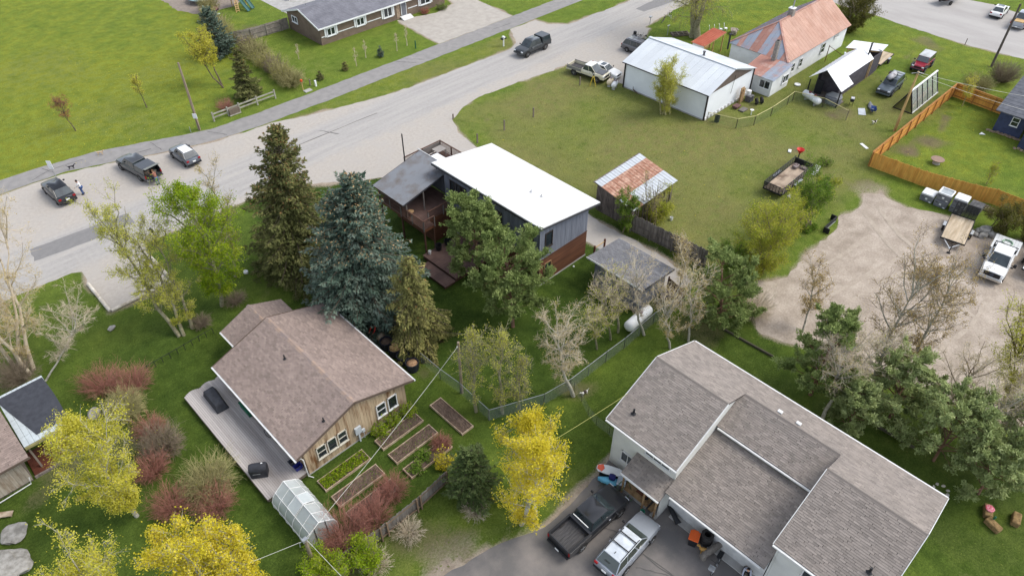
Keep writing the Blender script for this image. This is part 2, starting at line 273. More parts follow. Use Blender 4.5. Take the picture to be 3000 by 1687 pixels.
def road_mat():
    """worn asphalt with sand blown over its shoulders and the parking strip"""
    m = bpy.data.materials.new('worn_asphalt_and_sand'); m.use_nodes = True; nt = m.node_tree; N = nt.nodes; L = nt.links.new; b = N['Principled BSDF']; b.inputs['Roughness'].default_value = .92; b.inputs['Specular IOR Level'].default_value = .15
    geo = N.new('ShaderNodeNewGeometry'); sx = N.new('ShaderNodeSeparateXYZ'); L(geo.outputs['Position'], sx.inputs[0])
    def noise(sc, st=(1, 1, 1), det=5):
        mp = N.new('ShaderNodeMapping'); mp.inputs['Scale'].default_value = st; L(geo.outputs['Position'], mp.inputs[0]); z = N.new('ShaderNodeTexNoise'); z.inputs['Scale'].default_value = sc; z.inputs['Detail'].default_value = det; z.inputs['Roughness'].default_value = .65; L(mp.outputs[0], z.inputs[0]); return z.outputs[0]
    def rng(s, a, b_, c=0, d=1):
        r = N.new('ShaderNodeMapRange'); [setattr(r.inputs[i + 1], 'default_value', v) for i, v in enumerate((a, b_, c, d))]; L(s, r.inputs[0]); return r.outputs[0]
    def mth(op, a, b_):
        q = N.new('ShaderNodeMath'); q.operation = op
        for i, v in enumerate((a, b_)):
            if isinstance(v, (int, float)): q.inputs[i].default_value = v
            else: L(v, q.inputs[i])
        return q.outputs[0]
    def mx(f, a, b_, mode='MIX'):
        x = N.new('ShaderNodeMix'); x.data_type = 'RGBA'; x.blend_type = mode
        if isinstance(f, float): x.inputs[0].default_value = f
        else: L(f, x.inputs[0])
        for s, v in ((x.inputs[6], a), (x.inputs[7], b_)):
            if isinstance(v, tuple): s.default_value = (*v, 1)
            else: L(v, s)
        return x.outputs[2]
    n1, n2, n3, nl = noise(.5), noise(3), noise(25, det=3), noise(.9, (.12, 1.6, 1))
    yy = mth('ADD', sx.outputs['Y'], mth('MULTIPLY', mth('SUBTRACT', n1, .5), 3.2))
    up = rng(yy, 69.4, 70.6); lo = rng(yy, 63.9, 62.7); sandf = mth('MAXIMUM', up, lo)
    streak = mth('MULTIPLY', rng(nl, .52, .68), rng(sx.outputs['X'], 20, 60, .75, .15)); sandf = mth('MAXIMUM', sandf, mth('MULTIPLY', streak, .8))
    asph = mx(rng(n2, .35, .65), (.365, .348, .328), (.31, .296, .28)); asph = mx(rng(nl, .35, .62), asph, mx(.5, asph, (.46, .435, .40)))
    sand = mx(rng(n2, .35, .65), (.44, .402, .355), (.375, .342, .302)); sand = mx(rng(n1, .45, .7), sand, (.40, .372, .338))
    c = mx(sandf, asph, sand); c = mx(1.0, c, mx(rng(n3, .3, .7), (.88, .88, .88), (1.1, 1.1, 1.1)), 'MULTIPLY'); L(c, b.inputs['Base Color'])
    bp = N.new('ShaderNodeBump'); bp.inputs['Strength'].default_value = .35; bp.inputs['Distance'].default_value = .04; L(n3, bp.inputs['Height']); L(bp.outputs[0], b.inputs['Normal']); return m
M_path = mat('path_asphalt', (.275, .262, .248), .92, col2=(.225, .215, .206), scale=1.2, fine=.18, fscale=22, bump=.2)
M_gravel = mat('gravel', (.43, .365, .30), .95, col2=(.285, .235, .185), scale=.55, lo=.36, hi=.66, fine=.4, fscale=6, bump=.5, bscale=14, detail=9)
M_drive = mat('dark_asphalt', (.138, .130, .124), .9, col2=(.23, .205, .185), scale=.45, lo=.42, hi=.72, fine=.2, fscale=25, bump=.25, bscale=25, detail=7)
M_patch = mat('patch_asphalt', (.22, .212, .206), .9, col2=(.19, .185, .18), scale=2, fine=.12)
M_sroad = mat('side_road_asphalt', (.40, .38, .355), .92, col2=(.34, .32, .30), scale=.35, fine=.12, fscale=14, stretch=(1, .3, 1))
struct(sheet('road', ROADP, .004, road_mat()))
struct(sheet('gravel_lot', LOTP, .004, M_gravel, .3)); struct(sheet('side_road', SIDEP, .004, M_sroad, .2))
struct(sheet('asphalt_driveway', DRIVEP, .004, M_drive, .1)); struct(sheet('ranch_driveway', RDRIVE, .006, mat('pale_gravel', (.42, .385, .335), .95, col2=(.35, .32, .28), scale=1, fine=.2, bump=.3), .1))
struct(sheet('footpath', [(-400, 84.2), (2, 84.2), (8.5, 83.9), (15.7, 82.7), (22, 80.1), (27, 78.3), (32.8, 77.9), (49.5, 77.8), (76.7, 77.8), (120, 77.8), (420, 77.8), (420, 74.6), (78, 74.6), (58.7, 74.6), (39, 74.65), (31, 74.95), (26, 75.6), (21.4, 77), (15.8, 79.3), (11.5, 80.8), (7.5, 81.15), (2, 81.2), (-400, 81.2)], .012, M_path, .08))
struct(sheet('road_patch', [(4.1, 69.3), (3.9, 68.4), (4.0, 67.8), (3.75, 67.2), (6, 66.9), (8.75, 66.6), (13, 66.5), (13, 68.6), (9.3, 68.9), (6.5, 69.1)], .010, M_patch, .05)); struct(sheet('road_patch', [(92.4, 66.3), (92.45, 64.7), (97.8, 64.1), (104, 64.3), (104, 66.5), (97.7, 66.6)], .010, M_patch, .05))
struct(sheet('path_patch', [(54.6, 77.6), (56.8, 77.6), (57.6, 74.8), (55.2, 74.8)], .016, mat('path_patch', (.30, .285, .27), .9), .02))
_cr = mat('crack', (.12, .115, .11), .95)
def crack(pts, w=.05, z=.022, n='crack'):
    P = []
    for a, b in zip(pts[:-1], pts[1:]):
        for k in range(6): t = k / 6; P.append(Vector((a[0] + (b[0] - a[0]) * t + random.uniform(-.06, .06), a[1] + (b[1] - a[1]) * t + random.uniform(-.06, .06), z)))
    vs = []; fs = []
    for i, p in enumerate(P):
        d = (P[min(i + 1, len(P) - 1)] - P[max(i - 1, 0)]).normalized(); nn = Vector((-d.y, d.x, 0)) * w * random.uniform(.4, 1); vs += [p + nn, p - nn]
        if i: fs.append((2 * i - 2, 2 * i, 2 * i + 1, 2 * i - 1))
    return tag(MB().poly(vs, fs).build(n, _cr), kind='structure')
for iz, pts in enumerate(([(20.6, 80.4), (20.9, 77.3)], [(17.4, 79.3), (20.6, 78.9)], [(26.5, 78), (28, 75.3)], [(9.8, 83.3), (10.6, 81.2)], [(8.2, 81.6), (10.2, 82.4), (12.2, 82.2), (14, 82)], [(55, 77.5), (57.6, 74.9)], [(53.9, 77.5), (56, 74.8)], [(36, 69), (37.4, 66.3)], [(30, 68), (46, 67.6)], [(70.8, 76.2), (75, 76)], [(118, 44), (123, 40)], [(0, 83.2), (3.4, 81.4)])): crack(pts, .05, .022 + .001 * iz)
for i in range(3): crack([(19.8 + random.random(), 14.6 - i * 2.5), (21.2, 12 - i * 2), (21.5, 6)], .03, .022 + .002 * i)
# wheel tracks pressed into the gravel lot
_trk = mat('wheel_track', (.33, .275, .22), .95, col2=(.40, .34, .275), scale=1.2, lo=.35, hi=.6, fine=.3, fscale=8)
for iz, pts in enumerate(([(48, 14), (55, 12.5), (62, 11), (66, 9)], [(48.4, 12.6), (55, 11), (62, 9.6)], [(49, 8), (56, 7), (62, 5)], [(66, 16.5), (63, 13), (60, 8), (58, 2)], [(68, 16), (65, 12.5), (62, 7)], [(52, 16), (58, 15), (64, 14.4)], [(51, 4), (57, 3), (63, 3.2)])): c__ = crack(pts, .3, .009 + .003 * iz, 'wheel_track'); c__.data.materials[0] = _trk
# ================================================================== building helpers
M_sh_grey = mat('shingle_greybrown', srgb(140, 131, 123), .9, col2=srgb(132, 124, 117), scale=.6, tint=.24, fine=.12, fscale=18)
M_sh_red = mat('shingle_redbrown', srgb(146, 130, 121), .9, col2=srgb(136, 121, 113), scale=.5, tint=.22, fine=.12, fscale=18)
M_sh_dk = mat('shingle_charcoal', srgb(124, 124, 126), .9, col2=srgb(110, 110, 113), scale=1.5, tint=.2, fine=.2, fscale=12)
_shv = {}
def shingles(parent, p0, u, v, w, h, m, course=.145, tab=.33, single=0, tname='shingle'):
    """a roof slope of overlapping shingle tabs: p0 eave corner, u along the eave, v up the slope (unit vectors); 'single' tabs nearest the eave are objects of their own, the rest one part"""
    p0, u, v = np.array(p0, float), np.array(u, float), np.array(v, float); nrm = np.cross(u, v); nrm = nrm if nrm[2] > 0 else -nrm
    nc = int(round(h / course)); cs = h / nc; nt = int(round(w / tab)); ts = w / nt
    j, i = np.meshgrid(np.arange(nc), np.arange(nt + 1), indexing='ij'); j = j.ravel(); i = i.ravel(); off = np.where(j % 2 == 0, 0, -.5) + RNG.uniform(-.12, .12, len(j)) * .4
    a = np.clip((i + off) * ts, 0, w); b = np.clip((i + 1 + off) * ts - .006, 0, w); ok = b - a > .05; a, b, j = a[ok], b[ok], j[ok]; n = len(a)
    th = .019 + RNG.uniform(0, .01, n); lo = j * cs - RNG.uniform(0, .012, n) * (j > 0); hi = (j + 1) * cs + .02
    def pt(s, t, q): return p0 + s[:, None] * u + t[:, None] * v + q[:, None] * nrm
    z0 = np.zeros(n); P = np.stack([pt(a, lo, th + .012), pt(b, lo, th + .012), pt(b, hi, z0 + .010), pt(a, hi, z0 + .010), pt(a, lo, z0), pt(b, lo, z0)], 1)
    tnt = RNG.beta(2.2, 2.2, n); k = 0
    if single:
        k = min(single, n)
        for q in range(k):
            key = (m.name, q % 7, round(b[q] - a[q], 2)); me = bpy.data.meshes.new(tname); base = P[q, 4]
            me.from_pydata([tuple(x - base) for x in P[q]], [], [(0, 1, 2, 3), (4, 5, 1, 0), (4, 0, 3), (5, 2, 1)]); at = me.attributes.new('tint', 'FLOAT', 'POINT'); at.data.foreach_set('value', np.full(6, tnt[q], np.float32))
            link(tname, me, m, parent, tuple(base))
    P = P[k:]; n2 = len(P); B = np.arange(n2)[:, None] * 6; Fq = np.concatenate([B + np.array([0, 1, 2, 3]), B + np.array([4, 5, 1, 0]), B + np.array([4, 0, 3, 3]), B + np.array([5, 2, 1, 1])])
    Fq = np.concatenate([B + np.array([0, 1, 2, 3]), B + np.array([4, 5, 1, 0])])
    o = npmesh('shingle_courses', P.reshape(-1, 3), Fq, m, parent, tint=np.repeat(tnt[k:], 6)); tag(o, kind='stuff'); return o
def unit(v): v = np.array(v, float); return v / np.linalg.norm(v)
def slope(parent, e0, e1, r0, r1, m, deck, single=0, th=.12, shing=True, **kw):
    """roof slope from eave e0-e1 to ridge r0-r1 (rectangle): deck slab plus shingles"""
    e0, e1, r0, r1 = (np.array(p, float) for p in (e0, e1, r0, r1)); u = unit(e1 - e0); v = unit(r0 - e0); n = np.cross(u, v); n = n if n[2] > 0 else -n
    MB().extr([e0, e1, r1, r0], -n * th).build('roof_deck', deck, parent)
    if shing: shingles(parent, e0, u, v, np.linalg.norm(e1 - e0), np.linalg.norm(r0 - e0), m, single=single, **kw)
def ridgecap(parent, a, b, m, n=None, w=.3):
    a, b = np.array(a, float), np.array(b, float); L_ = np.linalg.norm(b - a); d = (b - a) / L_; s = unit(np.cross(d, (0, 0, 1))); k = int(L_ / .3); mb = MB()
    for i in range(k):
        p = a + d * (i * L_ / k); q = a + d * ((i + 1.15) * L_ / k); up = np.array([0, 0, .035]); dn = np.array([0, 0, -.06])
        mb.poly([p + up, q + up * .6, q + s * w / 2 + dn, p + s * w / 2 + dn, p - s * w / 2 + dn, q - s * w / 2 + dn], [(0, 1, 2, 3), (0, 4, 5, 1)])
    return mb.build('ridge_cap', m, parent)
def ribs(parent, e0, e1, r0, r1, m, n, name='roof_panel', w=.05, t=.035, single=True, mats=None, extra=None):
    """metal roof slope as n separate panels, each with its raised rib"""
    e0, e1, r0, r1 = (np.array(p, float) for p in (e0, e1, r0, r1)); N_ = np.cross(e1 - e0, r0 - e0); N_ = N_ / np.linalg.norm(N_); N_ = N_ if N_[2] > 0 else -N_
    for i in range(n):
        a, b = i / n, (i + 1) / n; A, B, C_, D = e0 + (e1 - e0) * a, e0 + (e1 - e0) * b, r0 + (r1 - r0) * b, r0 + (r1 - r0) * a
        g = (B - A) * .012; mb = MB().extr([A + g, B - g, C_ - g, D + g], N_ * .02)
        for q in (extra or (.04, .5)):
            P_, Q_ = A + (B - A) * q, D + (C_ - D) * q
            if np.linalg.norm(P_ - Q_) > .05: mb.bar(P_ + N_ * (.02 + t / 2), Q_ + N_ * (.02 + t / 2), w, t)
        mb.build(name, mats[i % len(mats)] if mats else m, parent)
def wallpanel(parent, m, pts, d=.12, n=None, name='wall'):
    """wall slab from a 3-D polygon, thickness d towards direction n"""
    return MB().extr(pts, np.array(n, float) * d).build(name, m, parent)
def laps(parent, m, a, b, z0, z1, out, n, name='siding', top=None):
    """lap siding: horizontal boards, each leaning out at its lower edge; top(s) gives the wall's top height at s (0..1)"""
    a, b, o = Vector((*a, 0)), Vector((*b, 0)), Vector((*out, 0)); mb = MB(); hh = (z1 - z0) / n
    for i in range(n):
        q0, q1 = z0 + i * hh, z0 + (i + 1) * hh; s0, s1 = 0, 1
        if top:
            ss = [s / 100 for s in range(101) if top(s / 100) >= q1 - .02]
            if not ss: continue
            s0, s1 = ss[0], ss[-1]
        A, B = a.lerp(b, s0), a.lerp(b, s1)
        mb.poly([A + o * .035 + Vector((0, 0, q0)), B + o * .035 + Vector((0, 0, q0)), B + o * .008 + Vector((0, 0, q1)), A + o * .008 + Vector((0, 0, q1)), A + Vector((0, 0, q0)), B + Vector((0, 0, q0))], [(0, 1, 2, 3), (4, 5, 1, 0)])
    return mb.build(name, m, parent)
def boards(parent, m, a, b, z0, top, out, w=.25, name='board', joined=False, gap=.012):
    """vertical boards along a-b; top = height or function of s (0..1)"""
    a, b, o = Vector((*a, 0)), Vector((*b, 0)), Vector((*out, 0)); L_ = (b - a).length; n = max(1, int(round(L_ / w))); ws = L_ / n; mb = MB(); ang = math.atan2((b - a).y, (b - a).x)
    for i in range(n):
        s = (i + .5) / n; h = (top(s) if callable(top) else top); c = a.lerp(b, s) + o * (.015 + random.uniform(0, .012)); d = (ws - gap, .03, h - z0); c.z = z0 + (h - z0) / 2
        if h - z0 < .03: continue
        if joined: mb.box(c, d, ang)
        else: bx(name, m, c, d, parent, (0, 0, ang))
    if joined: return mb.build(name, m, parent)
def window(parent, c, out, w, h, frame=None, panes=1, name='window', fw=.07, glass=None, sill=True, horiz=0):
    """window centred at c on a wall facing 'out' (unit xy): frame with panes as children"""
    frame = frame or M_white; ang = math.atan2(out[1], out[0]) + math.pi / 2; mb = MB()
    for s in (-1, 1): mb.box((s * (w / 2), -.04, 0), (fw, .08, h + fw)); mb.box((0, -.042, s * (h / 2)), (w + fw, .084, fw))
    for k in range(1, panes): mb.box((-w / 2 + w * k / panes, -.036, 0), (fw * .8, .07, h))
    if horiz: mb.box((0, -.034, 0), (w, .06, fw * .7))
    if sill: mb.box((0, -.07, -h / 2 - fw * .6), (w + fw * 2, .14, .05))
    o = mb.build(name, frame, parent, c, (0, 0, ang))
    for k in range(panes): bx('pane', glass or M_glass, (-w / 2 + w * (k + .5) / panes, -.022, 0), (w / panes - fw * .6, .012, h - fw * .8), o)
    return o
def gutter(parent, a, b, m, r=.06): return MB().bar(a, b, r * 2, r * 1.6).build('gutter', m, parent)
def vent(parent, p, m=None, h=.35, r=.05, flare=True):
    mb = MB().lathe([(r * 2.6, 0), (r * 1.3, .06), (r, .1), (r, h)], p, 10); return mb.build('vent_pipe', m or M_black, parent)
# ================================================================== cottage with the brown shingle roof
M_oldboard = mat('stained_boards', srgb(176, 156, 128), .85, col2=srgb(108, 74, 44), scale=1.1, lo=.46, hi=.68, stretch=(2.2, 2.2, .35), rnd=.14, bump=.2, bscale=14)
M_deckgrey = mat('grey_deck_boards', srgb(182, 176, 172), .8, col2=srgb(154, 147, 143), scale=.5, stretch=(2.5, .35, 1), rnd=.1, fine=.08)
M_trimw = mat('trim_white', (.72, .72, .70), .5, col2=(.62, .62, .6), scale=2)
M_soffit = mat('brown_trim', srgb(104, 90, 80), .8)
M_cool = mat('pale_ridge_shingle', srgb(162, 140, 124), .9, col2=srgb(140, 126, 120), scale=1.4, lo=.4, hi=.6)
ct = thing('cottage', 'board-clad cottage with a big reddish brown shingle gable roof beside the grey deck', 'house', (0, 0, 0))
x0, x1, y0, y1, ze, zr, xr = 9.45, 17.95, 29.55, 40.4, 2.62, 4.35, 13.72
for nm, pts, dn in (('wall', [(x0, y0, 0), (x0, y0, 2.6), (xr, y0, 4.2), (x1, y0, 2.6), (x1, y0, 0)], (0, 1, 0)), ('wall', [(x0, y1, 0), (x0, y1, 2.6), (xr, y1, 4.2), (x1, y1, 2.6), (x1, y1, 0)], (0, -1, 0)), ('wall', [(x0, y0 + .13, 0), (x0, y1 - .13, 0), (x0, y1 - .13, 2.6), (x0, y0 + .13, 2.6)], (1, 0, 0)), ('wall', [(x1, y0 + .13, 0), (x1, y1 - .13, 0), (x1, y1 - .13, 2.6), (x1, y0 + .13, 2.6)], (-1, 0, 0))): wallpanel(ct, M_oldboard, pts, .12, dn)
topf = lambda s: (2.58 + (4.16 - 2.58) * (1 - abs(s * 8.5 - 4.27) / 4.27))
boards(ct, M_oldboard, (x0, y0), (x1, y0), .12, topf, (0, -1), .24)
boards(ct, M_oldboard, (x0, y1), (x0, y0), .3, 2.45, (-1, 0), .24); boards(ct, M_oldboard, (x1, y0), (x1, y1), .12, 2.5, (1, 0), .24)
bx('foundation', M_conc, ((x0 + x1) / 2, (y0 + y1) / 2, .06), (8.62, 10.97, .12), ct)
for (a, b, sg) in ((8.8, xr, 1), (18.66, xr, -1)):
    slope(ct, (a, 29.25, ze), (a, 40.75, ze), (b, 29.25, zr), (b, 40.75, zr), M_sh_red, M_soffit, single=150)
ridgecap(ct, (xr, 29.25, zr + .03), (xr, 40.75, zr + .03), M_cool, w=.36)
for s, a in ((1, 8.8), (-1, 18.66)):
    MB().bar((a, 29.235, ze - .02), (xr, 29.235, zr - .02), .03, .2).build('rake_board', M_soffit, ct); MB().bar((a, 40.765, ze - .02), (xr, 40.765, zr - .02), .03, .2).build('rake_board', M_soffit, ct)
gutter(ct, (8.72, 29.2, ze - .06), (8.72, 40.8, ze - .06), M_trimw); gutter(ct, (18.74, 29.2, ze - .06), (18.74, 40.8, ze - .06), M_trimw)
MB().tube([(8.75, 29.3, 2.5), (9.2, 29.5, 2.2), (9.3, 29.42, 2.0), (9.3, 29.42, .15), (9.5, 29.1, .08)], .04).build('downspout', M_trimw, ct)
for px in (10.7, 11.55, 12.4): window(ct, (px, y0 - .04, 1.55), (0, -1), .68, 1.15, mat('cream_frame', (.6, .57, .48), .6), horiz=1 if px != 11.55 else 0)
for px in (15.75, 16.75): window(ct, (px, y0 - .04, 1.6), (0, -1), .75, 1.25, M_trimw, horiz=1 if px < 16 else 0)
el = MB().box((13.6, 29.4, 1.25), (.5, .16, .7)).box((13.6, 29.4, .5), (.12, .12, 1.0)).box((14.0, 29.4, .9), (.22, .16, .28)).tube([(14.0, 29.4, .8), (14.0, 29.42, .0)], .03).build('electric_meter_box', mat('meter_grey', (.5, .54, .56), .5), ct)
vent(ct, (12.6, 36.4, 4.0), h=.4); vent(ct, (11.6, 29.95, 3.65), h=.35)
# lower wing at the far end
slope(ct, (11.05, 40.75, 2.35), (11.05, 44.0, 2.35), (13.72, 40.75, 3.45), (13.72, 44.0, 3.45), M_sh_red, M_soffit); slope(ct, (16.4, 40.75, 2.35), (16.4, 44.0, 2.35), (13.72, 40.75, 3.45), (13.72, 44.0, 3.45), M_sh_red, M_soffit)
ridgecap(ct, (13.72, 40.8, 3.48), (13.72, 44, 3.48), M_cool)
wallpanel(ct, M_oldboard, [(11.5, 40.5, 0), (11.5, 43.7, 0), (11.5, 43.7, 2.45), (11.5, 40.5, 2.45)], .12, (1, 0, 0)); wallpanel(ct, M_oldboard, [(15.95, 40.5, 0), (15.95, 43.7, 0), (15.95, 43.7, 2.45), (15.95, 40.5, 2.45)], .12, (-1, 0, 0)); wallpanel(ct, M_oldboard, [(11.63, 43.7, 0), (11.63, 43.7, 2.4), (13.72, 43.7, 3.3), (15.82, 43.7, 2.4), (15.82, 43.7, 0)], .12, (0, -1, 0))
gutter(ct, (10.98, 40.8, 2.3), (10.98, 44.0, 2.3), M_trimw)
for py in (31.6, 34.6, 37.5): window(ct, (x0 - .04, py, 1.4), (-1, 0), 1.2, 1.4, M_trimw, 2)
# deck
dk = thing('timber_deck', 'long weathered grey plank deck with a wavy end beside the brown cottage', 'deck')
nb = 22
for i in range(nb):
    xa = 6.28 + (9.4 - 6.28) * i / nb; ph = (xa - 6.28) / 3.1; ye = 41.75 + .22 * abs(math.sin(ph * math.pi * 2.6)) - .12; L_ = ye - 29.5; cut = 29.5 + L_ * random.uniform(.3, .7); w = 3.12 / nb - .012
    for a, b in ((29.5, cut - .005), (cut + .005, ye)): bx('plank', M_deckgrey, (xa + w / 2, (a + b) / 2, .46), (w, b - a, .04), dk)
bx('rim_board', M_wood, (6.29, 35.6, .3), (.05, 12.1, .26), dk); bx('rim_board', M_wood, (7.84, 29.52, .3), (3.05, .05, .26), dk)
for yy in (30, 33, 36, 39, 41.3):
    for xx in (6.5, 8): bx('post', M_wood, (xx, yy, .2), (.12, .12, .4), dk)
    bx('joist', M_wood, (7.8, yy, .38), (2.9, .06, .12), dk)
M_cover = mat('black_cover_cloth', srgb(58, 60, 66), .7, col2=srgb(46, 47, 52), scale=3, bump=.3, bscale=6)
tag(MB().poly([(7.3, 38.35, .48), (8.25, 38.3, .48), (8.4, 40.75, .48), (7.35, 40.75, .48), (7.42, 38.6, 1.12), (8.08, 38.58, 1.14), (8.2, 40.55, 1.12), (7.45, 40.55, 1.1)], [(3, 2, 1, 0), (4, 5, 6, 7), (0, 1, 5, 4), (1, 2, 6, 5), (2, 3, 7, 6), (3, 0, 4, 7)]).build('covered_table', M_cover, bevel=.05), 'black covered patio table on the wavy end of the deck', 'patio table')
gl = thing('covered_grill', 'black barbecue grill under a cover on the near end of the deck', 'grill', (6.95, 31.6, .48), -35)
MB().poly([(-.55, -.33, .0), (.55, -.33, 0), (.55, .33, 0), (-.55, .33, 0), (-.6, -.3, .75), (.6, -.3, .75), (.6, .3, .75), (-.6, .3, .75)], [(3, 2, 1, 0), (0, 1, 5, 4), (1, 2, 6, 5), (2, 3, 7, 6), (3, 0, 4, 7)]).build('cover_skirt', M_cover, gl, bevel=.04)
MB().lathe([(.05, -.6), (.3, -.58), (.36, -.4), (.36, .4), (.3, .58), (.05, .6)], (0, 0, .76), 14, 'X').build('cover_hood', M_cover, gl, smooth=40)
bx('handle', M_steel, (-.1, -.37, .55), (.5, .03, .03), gl); bx('label_patch', M_white, (.3, .1, 1.11), (.12, .08, .02), gl)
gb = thing('storage_bench', 'dark green storage bench under the eave on the deck', 'bench', (9.1, 37.15, .48))
M_grn = mat('green_plastic', srgb(38, 104, 76), .5, col2=srgb(30, 84, 62)); bx('chest', M_grn, (0, 0, .22), (.5, 1.4, .44), gb); MB().box((-.02, 0, .47), (.56, 1.5, .06)).build('lid', M_grn, gb, bevel=.02)
def bicycle(label, loc, rz, col, lean=8, group=None):
    t = thing('bicycle', label, 'bicycle', loc, rz, group); t.rotation_euler[0] = R(lean); fr = mat('bike_' + col[0], col[1], .4)
    for s in (-.52, .52):
        w = MB(); w.poly([], []); n = 20
        pts = [(s + .33 * math.cos(2 * math.pi * k / n), 0, .34 + .33 * math.sin(2 * math.pi * k / n)) for k in range(n + 1)]; w.tube(pts, .022, 5, False); wo = w.build('wheel', M_rubber, t)
        sp = MB()
        for k in range(8): a = math.pi * k / 8; sp.bar((s - .31 * math.cos(a), 0, .34 - .31 * math.sin(a)), (s + .31 * math.cos(a), 0, .34 + .31 * math.sin(a)), .008)
        sp.build('spokes', M_steel, wo)
    MB().tube([(-.52, 0, .34), (-.18, 0, .82), (.36, 0, .8), (-.05, 0, .3), (-.18, 0, .82)], .02, 5).tube([(-.05, 0, .3), (-.52, 0, .34)], .015, 5).tube([(.36, 0, .8), (.42, 0, .66), (.52, 0, .34)], .02, 5).build('frame', fr, t)
    MB().tube([(.34, 0, .8), (.31, 0, 1.0)], .015, 5).tube([(.28, -.3, 1.02), (.33, 0, 1.0), (.28, .3, 1.02)], .014, 5).build('handlebar', M_black, t); MB().box((-.2, 0, .92), (.26, .14, .06)).tube([(-.18, 0, .82), (-.2, 0, .9)], .015, 5).build('saddle', M_black, t, bevel=.02); MB().lathe([(.09, -.02), (.09, .02)], (-.05, 0, .3), 10, 'Y').bar((-.05, .06, .3), (.08, .06, .2), .02).build('crank', M_steel, t); return t
bicycle('dark bicycle leaning in the shade of the cottage eave on the deck', (9.0, 33.5, .48), 100, ('black', srgb(40, 42, 46)))
bicycle('second dark bicycle behind the first one under the cottage eave', (9.15, 34.7, .48), 96, ('navy', srgb(44, 48, 60)))
for k, (xx, yy, c_) in enumerate(((9.05, 30.15, srgb(44, 52, 132)), (9.0, 30.75, srgb(70, 74, 84)))):
    b_ = thing('recycling_bin', ('blue' if k == 0 else 'dark grey') + ' open plastic bin at the corner of the deck by the cottage wall', 'bin', (xx, yy, .48)); mm = mat('bin_%d' % k, c_, .5)
    MB().poly([(-.2, -.15, 0), (.2, -.15, 0), (.2, .15, 0), (-.2, .15, 0), (-.27, -.2, .35), (.27, -.2, .35), (.27, .2, .35), (-.27, .2, .35)], [(3, 2, 1, 0), (0, 1, 5, 4), (1, 2, 6, 5), (2, 3, 7, 6), (3, 0, 4, 7)]).build('tub', mm, b_); MB().box((-.27, 0, .35), (.03, .43, .03)).box((.27, 0, .35), (.03, .43, .03)).box((0, .2, .352), (.55, .03, .03)).box((0, -.2, .352), (.55, .03, .03)).build('rim', mm, b_)
# garden beds
M_soil = mat('soil', srgb(104, 88, 76), .95, col2=srgb(78, 64, 54), scale=3, fine=.3, fscale=14, bump=.7, bscale=12)
M_bed = mat('bed_timber', srgb(190, 172, 150), .85, col2=srgb(150, 128, 104), scale=3, rnd=.1)
BEDS = [(9.5, 27.58, 3.65, 1.03, 'long raised bed full of leafy green ground cover beside the cottage wall'), (9.5, 25.9, 3.62, 1.03, 'raised timber bed of bare dry soil between the green bed and the reddish bush'), (9.5, 24.26, 3.65, 1.0, 'raised timber bed half hidden behind reddish bare shrubs'), (14.28, 27.55, 3.6, 1.0, 'raised bed with yellow green shoots just outside the cottage gable windows'), (14.26, 25.95, 3.68, 1.0, 'raised timber bed of brown soil with a few weeds in the middle of the garden'), (14.27, 24.3, 3.62, .97, 'raised timber bed with dark green strawberry clumps by the grey fence'), (19.15, 24.6, 1.02, 3.65, 'raised timber bed of clean brown soil turned along the chain link fence')]
for bx_, by_, w, d, lb in BEDS:
    t = thing('garden_bed', lb, 'raised bed', (bx_ + w / 2, by_ + d / 2, 0), group='raised garden beds')
    for c_, dd in (((0, -d / 2, .11), (w + .09, .045, .22)), ((0, d / 2, .11), (w + .09, .045, .22)), ((-w / 2, 0, .11), (.045, d - .05, .22)), ((w / 2, 0, .11), (.045, d - .05, .22))): bx('board', M_bed, c_, dd, t)
    n = 24; m_ = 12; gx_, gy_ = np.meshgrid(np.linspace(-w / 2 + .03, w / 2 - .03, n if w > d else m_), np.linspace(-d / 2 + .03, d / 2 - .03, m_ if w > d else n), indexing='ij'); zz = .155 + RNG.uniform(-.03, .04, gx_.shape); a_, b_ = gx_.shape
    I_ = np.arange(a_ * b_).reshape(a_, b_); npmesh('soil', np.stack([gx_.ravel(), gy_.ravel(), zz.ravel()], 1), np.stack([I_[:-1, :-1], I_[1:, :-1], I_[1:, 1:], I_[:-1, 1:]], -1).reshape(-1, 4), M_soil, t)

# ================================================================== white two-storey house, lower right
M_wsid = mat('cream_siding', (.66, .66, .61), .6, col2=(.6, .6, .56), scale=1)
M_roofdeck = mat('roof_deck_dark', srgb(84, 78, 74), .9)
nh = thing('shingled_house', 'large cream-walled house with grey brown shingle roofs and a low garage roof in the middle', 'house')
EX, RX, BX_, EZ, RZ = 24.5, 29.45, 34.4, 5.0, 7.12
def onback(x): return EZ + (BX_ - x) * (RZ - EZ) / (BX_ - RX)
for ya, yb, sg in ((10.55, 16.1, 150), (-1.85, 3.9, 150)):
    slope(nh, (EX, ya, EZ), (EX, yb, EZ), (RX, ya, RZ), (RX, yb, RZ), M_sh_grey, M_roofdeck, single=sg); ridgecap(nh, (RX, ya, RZ + .02), (RX, yb, RZ + .02), M_sh_grey)
    slope(nh, (BX_, ya, EZ), (BX_, yb, EZ), (RX, ya, RZ), (RX, yb, RZ), M_sh_grey, M_roofdeck)
MX = 31.75; MZ = onback(MX)
slope(nh, (BX_, 3.9, EZ), (BX_, 10.55, EZ), (MX, 3.9, MZ), (MX, 10.55, MZ), M_sh_grey, M_roofdeck); slope(nh, (29.15, 3.65, EZ), (29.15, 10.74, EZ), (MX, 3.65, MZ), (MX, 10.74, MZ), M_sh_grey, M_roofdeck); ridgecap(nh, (MX, 3.95, MZ + .02), (MX, 10.5, MZ + .02), M_sh_grey)
slope(nh, (24.1, 3.7, 2.85), (24.1, 10.74, 2.85), (29.5, 3.7, 4.75), (29.5, 10.74, 4.75), M_sh_grey, M_roofdeck)
WA = .1
